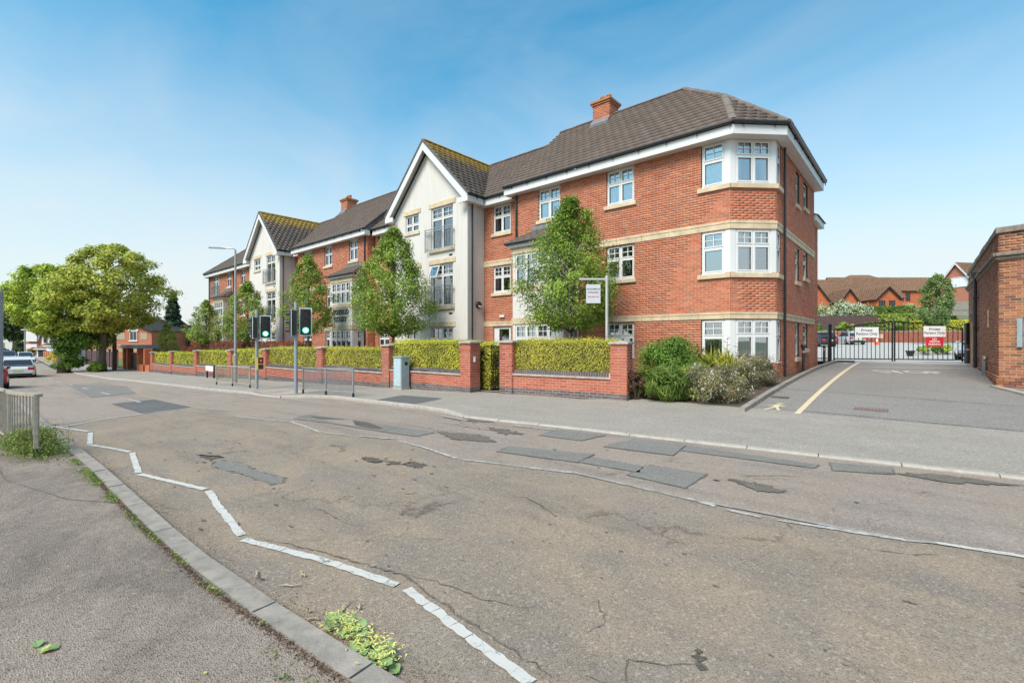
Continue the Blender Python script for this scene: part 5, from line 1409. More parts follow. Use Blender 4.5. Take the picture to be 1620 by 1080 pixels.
def boundary(label, fr, panels, pillars, near=300):
    """panels: (u0,u1,zbase); pillars: (u,zbase,height)"""
    t = thing('boundary_wall', tuple(fr.p(panels[0][0], 0, panels[0][2])), label, 'wall')
    bk = Bricks(); core = M(); caps = []
    for u0, u1, zb in panels:
        zt = zb+.56; zk = math.ceil(zb/.075)*.075+.15
        core.fbox(fr, u0, u1, -.21, -.0035, zb-.4, zt)
        bk.wall(fr, u1, zb-.3, zk, u0=u0, gr=1); bk.wall(fr, u1, zk, zt, u0=u0, gr=0)
        c = M(); n = max(1, round((u1-u0)/.9)); st = (u1-u0)/n
        for i in range(n): M().fbox(fr, u0+i*st+.004, u0+(i+1)*st-.004, -.12, .035, zt+.001, zt+.05).obj('coping_stone', m_coping, t)
        core.fbox(fr, u0, u1, -.20, -.062, zt, zt+.165)
        u = u0+.01
        while u < u1-.07:
            bk.items.append((fr if False else Frame(*fr.p(0, -.055, 0)[:2], fr.u.x, fr.u.y), u, u+.065, zt+.052, zt+.175, .05, 1)); u += .075
    for u, zb, h in pillars: add_pillar(bk, core, caps, fr, u, zb, h)
    core.obj('mortar_core', m_mortar, t)
    for c in caps: c.obj('pillar_cap', m_coping, t)
    bk.build(t, [m_wbrick, m_eng], [m_wbrick1, m_eng1], near)
    return t
# left run: front face line
def wline(x): return 10.35+.025*(x+11.0)
FL = Frame(-47.0, wline(-47.0), 1, .025)
ux = lambda x: (x+47.0)*math.hypot(1, .025)
PX = [-46.95, -41.93, -36.58, -30.69, -26.04, -20.35, -15.45, -11.19]
pil = []; pan = []
for i, x in enumerate(PX):
    zb = slope(x); pil.append((ux(x), zb, [1.55, 1.62, 1.64, 1.60, 1.58, 1.56, 1.56, 1.57][i]))
for a, b in zip(PX, PX[1:]): pan.append((ux(a)+.45, ux(b), slope((a+b)/2)+.03))
boundary('long low red brick wall with pillars running from the small gate towards the big roadside trees', FL, pan, pil)
FRr = Frame(-9.72, 10.60, .988, .152)
Lr = 3.98
boundary('short red brick wall panel between the small gate and the shrubs at the corner', FRr, [(.45, Lr-.45, .03)], [(0, .03, 1.53), (Lr-.45, .03, 1.50)])
hl = ['hedge section at the far end of the yellow hedges, beside the lowest wall panel', 'second hedge section from the far end, ahead of the street name sign', 'hedge section directly behind the small street name sign', 'hedge section behind the lamp column and slatted railing', 'hedge section behind the nearer traffic light', 'dull green and brown patched hedge section behind the mesh railing', 'bright hedge section behind the grey-green cabinet']
for i, (a, b) in enumerate(zip(PX, PX[1:])):
    zb = slope((a+b)/2)+.03; u0, u1 = ux(a)+.47, ux(b)-.02
    n = [3500, 4500, 5500, 7000, 9000, 14000, 15000][i]; sz = [.075, .07, .065, .06, .052, .044, .042][i]
    hedge_box('hedge', hl[i], FL, u0, u1, -.95, -.12, zb+.72, zb+[1.50, 1.52, 1.58, 1.58, 1.60, 1.50, 1.66][i], m_lf_privet2 if i in (4, 5) else m_lf_privet, n, sz, 40+i, group='clipped golden hedge sections above the wall')
hedge_box('hedge', 'golden hedge section between the small gate and the last pillar, under the largest young tree', FRr, .47, Lr-.47, -.95, -.12, .75, 1.63, m_lf_privet2, 20000, .036, 51, group='clipped golden hedge sections above the wall')
fh = Frame(-11.05, 13.2, 0, -1)
hedge_box('hedge', 'dark-sided golden hedge end seen through the gap beside the small black gate', Frame(-11.25, 10.95, 1, 0), 0, .75, -.9, 0, .08, 1.56, m_lf_privet, 6000, .04, 52)
hedge_box('hedge', 'row of dark red-leaved shrubs behind the yellow hedges', Frame(-46, 11.9, 1, 0), 0, 19.5, -1.0, 0, -.5, 1.5, m_lf_photinia, 16000, .10, 53, bump=.16, cat='red shrubs')
shrub('shrub', 'loose green and rust-red shrub beyond the smallest young trees', -47.5, 12.4, -.8, 1.6, 1.2, 2.4, m_lf_photinia, 3500, .13, 54)
shrub('shrub', 'dark green shrub between the two furthest young trees', -49.8, 12.3, -.8, 1.1, 1.0, 2.1, m_lf_green, 3000, .12, 55)
# corner bed
shrub('shrub', 'large rounded mid-green bush right of the last wall pillar', -5.45, 13.1, .15, 1.08, 1.0, 1.80, m_lf_green, 21000, .07, 61, clumps=110, aspect=.42, lump=.30)
shrub('strap_leaved_plant', 'clump of upright bright green strap leaves at the pavement edge', -5.02, 11.75, .02, .74, .62, .96, m_lf_strap, 5200, .17, 62, aspect=.13, axis=np.array([0, 0, .9]), jitter=.9, clumps=30, lump=.34)
shrub('shrub', 'small purple-leaved bush against the last wall pillar', -5.68, 11.50, .03, .32, .40, .92, m_lf_purple, 3200, .05, 63, clumps=20, aspect=.6)
shrub('shrub', 'yellow-green leafy bush behind the strap leaves', -4.45, 12.35, .10, .6, .6, 1.0, m_lf_lgreen, 4200, .065, 64, clumps=26, aspect=.6)
shrub('strap_leaved_plant', 'arching yellow-striped strap leaves under the ground floor corner window', -4.35, 13.6, .2, .75, .55, 1.0, m_lf_varieg, 900, .5, 65, aspect=.11, axis=np.array([0, 0, .5]), jitter=1.2, clumps=14)
shrub('shrub', 'spreading grey-green bush covered in small pale pink flowers beside the driveway kerb', -3.95, 12.30, .03, .92, 1.15, 1.12, m_lf_abelia, 24000, .036, 66, clumps=75, flowers=m_petal, fn=650, aspect=.5, fsize=.028)
shrub('shrub', 'further half of the pale-flowering bush, against the driveway kerb near the black downpipe', -3.66, 14.6, .22, .68, 1.6, 1.1, m_lf_abelia, 18000, .038, 67, clumps=60, flowers=m_petal, fn=380, aspect=.5, fsize=.028)
shrub('shrub', 'pinkish thin bush against the brick between corner window and large bush', -4.95, 14.35, .3, .3, .2, 1.35, m_lf_purple, 700, .05, 68, clumps=12)
t = thing('seed_stalks', (-3.9, 12.9, .2), 'tall thin brown flower stalks rising in front of the corner window', 'plant stalks')
mb = M(); r = random.Random(4)
for (x, y, h) in ((-3.95, 13.1, 1.75), (-3.72, 13.2, 1.62), (-4.25, 13.3, 1.45)):
    mb.tube([(x, y, .2), (x+.03, y, h*.6), (x+.09, y, h)], [.008, .006, .004], 5)
    for k in range(9): z = h*.55+k*h*.05; s = (-1)**k*r.uniform(.05, .09); mb.tube([(x+.05, y, z), (x+.05+s, y+.02, z+.03)], .007, 4)
mb.obj('stem', plain('brown_stalk', (.12, .07, .05), .8), t)
# small gate between the two gate pillars
t = thing('pedestrian_gate', (-10.9, 11.05, .1), 'small black iron gate of thin upright bars between the two gate pillars', 'gate')
mb = M(); mb.box((-10.96, 11.0, -.05), (-10.88, 11.08, 1.28)); mb.obj('gate_post', m_blackiron, t)
for z_ in (.16, 1.12): M().box((-10.84, 11.02, z_), (-9.62, 11.05, z_+.035)).obj('gate_rail', m_blackiron, t)
for i in range(13): M().box((-10.82+i*.098, 11.027, .13), (-10.806+i*.098, 11.043, 1.20)).obj('gate_bar', m_blackiron, t)
# small white intercom on the gate pillar
M().box((-10.715, 10.43, .95), (-10.685, 10.50, 1.12)).obj('intercom', m_white, None, label='small white intercom plate on the side of the left gate pillar', cat='intercom')

# ================================================================ street furniture
def cyl(x, y, z0, z1, r, mat, name, parent, r1=None):
    return M().tube([(x, y, z0), (x, y, z1)], [r, r1 or r], 14).obj(name, mat, parent, smooth=False)
def signal_head(parent, x, y, z0, z1, ang, back=True, lit=True, w=.40):
    """three-aspect head; ang = direction it looks (radians, 0 = +X)"""
    n = Vector((math.cos(ang), math.sin(ang), 0)); u = Vector((-n.y, n.x, 0))*-1
    f = Frame(x, y, u.x, u.y); f.n = n
    if back:
        bb = M(); bb.fbox(f, -w/2, w/2, -.03, -.012, z0, z1); bo = bb.obj('backing_board', m_black, parent)
        bd = M(); b = .032
        for q in ((-w/2, w/2, z0, z0+b), (-w/2, w/2, z1-b, z1), (-w/2, -w/2+b, z0+b, z1-b), (w/2-b, w/2, z0+b, z1-b)): bd.fbox(f, q[0], q[1], -.032, -.008, q[2], q[3])
        bd.obj('white_border', m_white, bo)
    hb = M(); hb.fbox(f, -.13, .13, -.16, .05, z0+.05, z1-.05); ho = hb.obj('signal_housing', m_black, parent, bevel=.015)
    h = (z1-z0-.1)/3
    for k in range(3):
        zc = z0+.05+h*(k+.5); c = f.o+Vector((0, 0, zc)); r = .098
        def ring(rr, nn): return [tuple(c+u*rr*math.cos(2*math.pi*i/18)+Vector((0, 0, 1))*rr*math.sin(2*math.pi*i/18)+n*nn) for i in range(18)]
        lm = M(); lm.add(ring(r, .056), [tuple(range(18))])
        lm.obj('signal_lens', (m_green if lit else m_lens) if k == 0 else m_lens, ho)
        if k == 0 and lit: M().add(ring(r*.62, .058), [tuple(range(18))]).obj('lamp_core', m_greenc, ho)
        hd = M(); a0, a1 = math.radians(-20), math.radians(200); vs = []; K = 12
        for i in range(K+1):
            a = a0+(a1-a0)*i/K
            for nn, rr in ((.05, r+.008), (.17, r+.004), (.17, r+.010), (.05, r+.014)):
                vs.append(tuple(c+u*rr*math.cos(a)+Vector((0, 0, 1))*rr*math.sin(a)+n*nn))
        fs = []
        for i in range(K):
            for j in range(4): fs.append((i*4+j, (i+1)*4+j, (i+1)*4+(j+1) % 4, i*4+(j+1) % 4))
        hd.add(vs, fs); hd.obj('hood', m_black, ho)
def traffic_light(label, x, y, ztop, hz0, hz1, extra=None, dx=.3, w=.40):
    zb = slope(x); t = thing('traffic_light', (x, y, zb), label, 'traffic light', 'pedestrian crossing signals on the far pavement')
    cyl(x, y, zb, ztop, .058, m_pole, 'pole', t)
    cam_a = math.atan2(-y, -x); n = Vector((math.cos(cam_a), math.sin(cam_a), 0)); rt = Vector((-n.y, n.x, 0))
    p = Vector((x, y, 0))+rt*dx*1.0
    signal_head(t, p.x, p.y, hz0, hz1, cam_a+.03, w=w)
    for z in (hz0+.12, hz1-.12): M().tube([(x, y, z), (p.x-n.x*.06, p.y-n.y*.06, z)], .018, 6).obj('bracket', m_black, t)
    # second head turned up the street, seen from its side
    q = Vector((x, y, 0))-rt*.13-n*.02
    signal_head(t, q.x, q.y, hz0-.02, hz1-.04, cam_a-math.pi*.55, back=True, lit=False, w=w)
    return t, rt, n
t, rt, n = traffic_light('nearer traffic light showing green, at the left end of the mesh railing', -15.96, 7.18, 2.93, 1.79, 2.74)
t2, rt, n = traffic_light('further traffic light showing green, with a yellow push-button box', -19.54, 7.27, 2.83, 1.72, 2.62)
f = Frame(*(Vector((-19.54, 7.27, 0))+rt*.14+n*.10)[:2], rt.x, rt.y); f.n = n
pb = M(); pb.fbox(f, -.09, .09, -.12, .06, .52, .98); pbo = pb.obj('push_button_box', m_black, t2, bevel=.01)
pb = M(); pb.fbox(f, -.15, -.092, -.12, .07, .50, .98); pb.fbox(f, -.09, .09, -.12, .065, .715, .735); pb.obj('yellow_casing', m_yellow, pbo)
M().fbox(f, -.03, .03, .062, .068, .82, .90).obj('red_man', m_redman, pbo)
# lamp column
zb = slope(-24.0); t = thing('street_lamp', (-24.0, 8.0, zb), 'tall slender galvanised street lamp with a flat lantern reaching over the road', 'street lamp')
M().tube([(-24.0, 8.0, zb), (-24.0, 8.0, zb+1.35), (-24.0, 8.0, zb+1.38), (-24.0, 8.0, 5.85)], [.095, .09, .06, .042], 12).obj('column', m_grey, t)
M().tube([(-24.0, 8.0, 5.82), (-24.05, 7.95, 5.9), (-24.5, 7.6, 5.95)], .028, 8).obj('bracket_arm', m_grey, t)
M().prism([(-24.35, 7.72, 5.91), (-24.45, 7.62, 5.91), (-24.95, 7.18, 5.93), (-25.05, 7.22, 5.93), (-24.98, 7.34, 5.93), (-24.5, 7.78, 5.91)], (0, 0, .07)).obj('lantern', m_pole, t, bevel=.01)
M().box((-24.085, 7.90, .62), (-24.06, 8.0, .95)).obj('number_plate', m_yellow, t)
# pedestrian railings
def railing(name, label, pts, h, mesh, mat, zf=slope, bars_gap=.1, posts=True, lower=.14, bow=0, grp='pedestrian guard railings'):
    t = thing(name, (pts[0][0], pts[0][1], zf(pts[0][0])), label, 'railing', grp)
    for i, p in enumerate(pts):
        z = zf(p[0]); M().box((p[0]-.025, p[1]-.02, z-.05), (p[0]+.025, p[1]+.02, z+h)).obj('post', mat, t)
        M().box((p[0]-.028, p[1]-.024, z-.02), (p[0]+.028, p[1]+.024, z+.12)).obj('post_foot', m_black, t)
    for a, b in zip(pts, pts[1:]):
        A, Bv = Vector((*a, zf(a[0]))), Vector((*b, zf(b[0]))); d = Bv-A; L = d.length; fr_ = Frame(a[0], a[1], d.x, d.y)
        zt = lambda q: A.z+(Bv.z-A.z)*q
        mb = M()
        def rail(z0, z1, w):
            N_ = 10 if bow else 1; P = []
            for i in range(N_):
                q0, q1 = i/N_, (i+1)/N_; s0 = bow*math.sin(math.pi*q0*1.5); s1 = bow*math.sin(math.pi*q1*1.5)
                u0, u1 = .03+(L-.06)*q0, .03+(L-.06)*q1; pp = fr_.p
                v = [pp(u0, -w+s0, zt(q0)+z0), pp(u1, -w+s1, zt(q1)+z0), pp(u1, w+s1, zt(q1)+z0), pp(u0, w+s0, zt(q0)+z0)]
                v += [(x, y, z+(z1-z0)) for x, y, z in v]
                mb.add(v, [(0,3,2,1), (4,5,6,7), (0,1,5,4), (1,2,6,5), (2,3,7,6), (3,0,4,7)])
        rail(h-.045, h-.005, .025); rail(lower, lower+.028, .014)
        if mesh: rail(h-.16, h-.145, .008)
        mb.obj('rail', mat, t)
        nb = int(L/bars_gap)
        if mesh:
            bm_ = M()
            for i in range(1, nb):
                q = i/nb; u = L*q; bm_.fbox(fr_, u-.005, u+.005, -.005, .005, zt(q)+lower+.02, zt(q)+h-.05)
            bm_.obj('bars', mat, t, kind='stuff')
        else:
            for i in range(1, nb):
                q = i/nb; u = L*q; s = bow*math.sin(math.pi*q*1.5); M().fbox(fr_, u-.008, u+.008, -.007+s, .007+s, zt(q)+lower+.02, zt(q)+h-.045).obj('bar', mat, t)
    return t
railing('guard_railing', 'galvanised mesh railing right of the nearer traffic light', [(-15.9, 7.4), (-14.45, 7.46), (-12.9, 7.52)], .88, True, m_grey, bars_gap=.055)
railing('guard_railing', 'tan slatted railing round the lamp column beside the street name sign', [(-24.4, 7.35), (-22.4, 7.35), (-20.45, 7.35)], .88, False, m_railp, bars_gap=.14)
nr = railing('guard_railing', 'rusty brown bowed railing in the weeds on the near pavement', [(-10.95, .36), (-9.05, .56)], .86, False, m_railp, bars_gap=.115, lower=.10, bow=.05)
railing('guard_railing', 'next railing along the near kerb, mostly hidden behind the grey pole', [(-13.3, .20), (-11.05, .35)], .86, False, m_railp, bars_gap=.115, lower=.10)
# near pole
zb = slope(-13.7); t = thing('signal_pole', (-13.75, .40, zb), 'thick grey pole at the left end of the near railings', 'pole')
M().tube([(-13.82, .33, zb-.05), (-13.82, .33, zb+.42), (-13.82, .33, zb+.44), (-13.82, .33, 2.55)], [.05, .05, .07, .07], 14).obj('pole', m_pole, t)
M().box((-13.78, .18, 1.05), (-13.70, .27, 2.0)).obj('pale_panel', plain('pale_blue_panel', (.45, .55, .65), .4), t)
M().tube([(-13.82, .33, 2.55), (-13.82, .33, 2.6)], .075, 14).obj('pole_cap', m_yellow if False else m_grey, t)
# cabinet
t = thing('utility_cabinet', (-14.0, 10.0, slope(-14)), 'tall grey-green metal street cabinet against the brick wall', 'street cabinet')
zb = slope(-14.); M().box((-14.22, 9.84, zb-.05), (-13.72, 10.22, zb+.10)).obj('plinth', m_cab2, t)
M().box((-14.20, 9.86, zb+.10), (-13.74, 10.2, zb+1.13)).obj('body', m_cab, t, bevel=.008)
M().box((-14.18, 9.845, zb+.13), (-13.77, 9.859, zb+1.10)).obj('door', plain('pale_cabinet_front', (.45, .55, .60), .45, .05, var=.08, grime=.3), t)  # paler sheet over the front face; the round lock sits on the side
M().box((-14.23, 9.83, zb+1.13), (-13.71, 10.23, zb+1.17)).obj('lid', m_cab, t, bevel=.006)
M().add([(-13.735, 10.06+.07*math.cos(k*math.pi/7), zb+.92+.07*math.sin(k*math.pi/7)) for k in range(14)], [tuple(range(14))]).obj('round_lock', m_black, t)
# street name sign
zb = slope(-31.9); t = thing('street_name_sign', (-31.9, 9.25, zb), 'low white street name plate on two short dark posts in front of the wall', 'sign')
for x in (-32.5, -31.3): M().box((x-.04, 9.25, zb-.05), (x+.04, 9.33, zb+.75)).obj('post', m_black, t)
M().box((-32.55, 9.22, zb+.42), (-31.25, 9.248, zb+.72)).obj('plate', m_white, t)
# sale board
m_salep = plain('dull_white_post', (.46, .46, .47), .6, grime=.3)
t = thing('sale_board', (-6.95, 12.0, .1), 'white hanging board reading apartments available on a tall white post with an arm', 'sale sign')
M().box((-6.87, 11.97, .1), (-6.81, 12.03, 3.50)).obj('post', m_salep, t)
cdir = Vector((.7536, .6574, 0)); pst = Vector((-6.84, 12.0, 0))
f = Frame(*(pst-cdir*.78)[:2], cdir.x, cdir.y)
M().fbox(f, -.02, .745, -.02, .02, 3.37, 3.42).obj('arm', m_salep, t)
bd = M().fbox(f, .18, .59, -.012, .012, 2.70, 3.24).obj('board', plain('pale_sign_board', (.56, .55, .58), .5, var=.04), t)
for u in (.22, .54): M().fbox(f, u, u+.012, -.006, .006, 3.24, 3.37).obj('hook', m_grey, t)
for s, z, sz, mt in (('APARTMENTS', 3.10, .062, m_ink), ('AVAILABLE', 3.01, .062, m_ink), ('0345 556 4103', 2.88, .054, m_redink)):
    text_obj('lettering', s, sz, mt, wallmat(f, .385, .0135, z), bd, bold=.0015)
# driveway gate
gl = Vector((-3.30, 26.6, 0)); gr_ = Vector((1.5, 29.0, 0)); gd = gr_-gl; GL = gd.length
fg = Frame(gl.x, gl.y, gd.x, gd.y); zl, zr_ = .62, .60
t = thing('driveway_gate', tuple(fg.p(GL/2, 0, .6)), 'wide black double gate of vertical bars across the driveway', 'gate')
M().fbox(fg, -.06, .07, -.065, .065, .4, 2.42).obj('gate_post', m_blackiron, t); M().fbox(fg, GL-.07, GL+.07, -.07, .07, .4, 2.42).obj('gate_post', m_blackiron, t)
mid = GL*.48
for (a, b, za, zb_) in ((.16, mid-.02, 2.12, 2.46), (mid+.02, GL-.15, 2.46, 2.12)):
    top = lambda u: za+(zb_-za)*math.sin(math.pi/2*(u-a)/(b-a)) if zb_ > za else zb_+(za-zb_)*math.cos(math.pi/2*(u-a)/(b-a))
    lf = M(); N_ = 10
    for i in range(N_):
        u0, u1 = a+(b-a)*i/N_, a+(b-a)*(i+1)/N_; P = fg.p
        v = [P(u0, -.02, top(u0)), P(u1, -.02, top(u1)), P(u1, .02, top(u1)), P(u0, .02, top(u0))]; v += [(x, y, z+.05) for x, y, z in v]
        lf.add(v, [(0,3,2,1), (4,5,6,7), (0,1,5,4), (1,2,6,5), (2,3,7,6), (3,0,4,7)])
    lf.fbox(fg, a, b, -.02, .02, .76, .81)
    lf.fbox(fg, a, a+.05, -.022, .022, .70, top(a)); lf.fbox(fg, b-.05, b, -.022, .022, .70, top(b))
    lo = lf.obj('gate_leaf', m_blackiron, t)
    nb = 14
    for i in range(1, nb): u = a+(b-a)*i/nb; M().fbox(fg, u-.011, u+.011, -.011, .011, .80, top(u)+.01).obj('bar', m_blackiron, lo)
M().fbox(fg, -.0, 1.0, -.28, .1, .5, .70).obj('gate_motor_box', m_black, t)
def sheet_sign(name, label, u0, u1, z0, z1, mat, lines, tm, group=None):
    o = M().fbox(fg, u0, u1, .026, .034, z0, z1).obj(name, mat, None, label=label, cat='sign', group=group, origin=fg.p((u0+u1)/2, .03, z0))
    for s, z, sz in lines: text_obj('lettering', s, sz, tm, wallmat(fg, (u0+u1)/2, .0365, z), o, bold=.003)
# sign positions along the gate measured from its left post
sheet_sign('parking_sign', 'white private parking sign on the left leaf of the black driveway gate', 1.03, 1.98, 1.78, 2.26, m_white, [('Private', 2.12, .165), ('Parking Only', 1.95, .165)], m_ink, 'private parking signs on the gate')
sheet_sign('parking_sign', 'white private parking sign on the right leaf, above the red sign', 3.72, 4.56, 1.81, 2.29, m_white, [('Private', 2.15, .15), ('Parking Only', 1.98, .15)], m_ink, 'private parking signs on the gate')
sheet_sign('visitor_sign', 'red no visitor parking sign on the right leaf of the black gate', 3.82, 4.46, 1.37, 1.79, m_red, [('NO', 1.70, .11), ('VISITOR', 1.59, .11), ('PARKING', 1.47, .11)], m_white)
# side railing, bollards by the gate
t = thing('side_fence', (-3.3, 24.6, .6), 'short black bar fence between the apartment building and the gate post', 'fence')
fs_ = Frame(-4.9, 26.4, 1, .1)
mb = M(); mb.fbox(fs_, 0, 1.55, -.015, .015, 1.95, 1.99); mb.fbox(fs_, 0, 1.55, -.015, .015, .78, .82); mb.obj('rail', m_blackiron, t)
for i in range(9): M().fbox(fs_, .1+i*.17, .12+i*.17, -.01, .01, .62, 2.12 if i == 5 else 1.97).obj('bar', m_blackiron, t)
def bollard(label, x, y, h, r=.045):
    z = G(-2.9, y)+.08; t = thing('bollard', (x, y, z), label, 'bollard', 'black posts by the driveway')
    M().lathe((x, y, z), [(r, 0), (r, h-.03), (r*.8, h)], 12).obj('post', m_black, t); M().lathe((x, y, z+h*.72), [(r+.006, 0), (r+.006, .06)], 12).obj('collar', m_grey, t)
bollard('black post beside the brick side wall nearest the flowering bush', -3.12, 19.0, .88)
bollard('short black post at the foot of the side fence', -3.12, 23.6, .75)
bollard('short black post against the old brick building by the gate', 1.38, 26.2, .75)
t = M().lathe((-3.12, 19.0, 1.38), [(.075, 0), (.085, .08), (.05, .13)], 12).obj('post_light', m_black, None, label='round black light head on top of the nearest driveway post', cat='light')
gb = thing('grit_bin', (-4.3, 27.6, .65), 'yellow box standing behind the side fence', 'bin')
M().box((-4.5, 27.4, .65), (-4.05, 27.8, 1.6)).obj('body', m_yellow, gb, bevel=.02); M().box((-4.53, 27.37, 1.6), (-4.02, 27.83, 1.7)).obj('lid', m_yellow, gb, bevel=.02)

# ================================================================ old brick building on the right
t = thing('brick_outbuilding', (1.55, 18.5, .3), 'old flat-roofed brown brick building with a stone-capped parapet beside the driveway', 'brick building')
OX, OY = 1.58, 18.5
Fa = Frame(OX, 29.6, 0, -1)                      # side facing the driveway
ang = math.radians(-17); Fb = Frame(OX, OY, math.cos(ang), math.sin(ang))   # front
La, Lb = 29.6-OY, 7.0
ZP = 4.73; bk = Bricks(); core = M()
dr = (1.2, 2.3, .2, 2.75)                        # doorway near the gate end
for f, L, hs in ((Fa, La, [dr]), (Fb, Lb, [])):
    solid_wall(core, Frame(f.o.x, f.o.y, f.u.x, f.u.y), L-(.0), -.3, 3.84, hs, n0=-.3, n1=-.0035)
    bk.wall(f, L, .66, 3.84, hs)
    bk.wall(f, L, 4.02, ZP-.18, [])
    core.fbox(f, 0, L, -.3, -.0035, 3.84, ZP-.18)
    f2 = Frame(*f.p(0, .05, 0)[:2], f.u.x, f.u.y)
    bk.wall(f2, L+.04, -.1, .66, [(dr[0], dr[1], -1, 3)] if f is Fa else [], depth=.1)
core.obj('wall', m_mortar_old, t)
bk.build(t, [m_old], [m_old1], 300, ok=lambda p: p.y < 22 and p.x < 2.75)
m_wstone = plain('weathered_stone', (.24, .20, .165), .95, var=.3, scale=9, bump=.6, grime=.6)
def stone_course(f, L, z0, z1, pr, name, step=.62, jag=0.0):
    n = round(L/step); r = random.Random(int(z0*10))
    for i in range(n):
        a, b = L*i/n-.03*(i == 0), L*(i+1)/n-.01
        if i == n-1: b += .03
        M().fbox(f, a, b, -.16, pr+r.uniform(-.008, .012), z0+r.uniform(-.006, .006), z1+r.uniform(-jag, jag)).obj(name, m_wstone, t, bevel=.015)
for f, L in ((Fa, La), (Fb, Lb)):
    stone_course(f, L+.02, 3.84, 3.92, .06, 'cornice_stone'); stone_course(f, L+.05, 3.925, 4.02, .13, 'cornice_stone', jag=.012)
    stone_course(f, L+.03, ZP-.175, ZP, .06, 'parapet_stone', jag=.015)
M().fbox(Fb, 0, 7, -9, -.31, 4.4, 4.5).obj('flat_roof', m_lead, t)
M().fbox(Fa, dr[0], dr[1], -.35, -.27, .3, 2.72).obj('door', m_woodp, t); M().fbox(Fa, dr[0]-.12, dr[1]+.12, -.1, .02, 2.76, 2.95).obj('lintel', m_wstone, t)
M().fbox(Fb, .36, .46, .003, .07, 1.45, 2.22).obj('iron_plate', m_cab, t)
M().fbox(Fb, .33, .47, .001, .012, 1.40, 2.26).obj('plate_shadow_board', m_wood, t) if False else None
M().fbox(Fa, La-3.4, La-2.95, .052, .10, .50, 1.02).obj('vent_door', m_lead, t); M().fbox(Fa, La-3.45, La-2.9, .05, .09, 1.03, 1.12).obj('vent_lintel', m_stone, t)
M().fbox(Fa, La-2.6, La-2.52, .002, .03, 2.05, 2.6).obj('yellow_marker', m_stone, t); M().fbox(Fa, La-6.4, La-6.32, .002, .03, 2.0, 2.6).obj('yellow_marker', m_stone, t)
pm = M(); px_, py_ = OX-.09, 24.6
pm.tube([(px_, py_, .38), (px_, py_, 3.98)], .055, 10); pm.box((px_-.12, py_-.13, 3.98), (px_+.07, py_+.13, 4.16))
for z in (.9, 2.1, 3.2): pm.box((px_-.07, py_-.09, z), (px_+.085, py_+.09, z+.05))
pm.obj('downpipe', m_black, t)
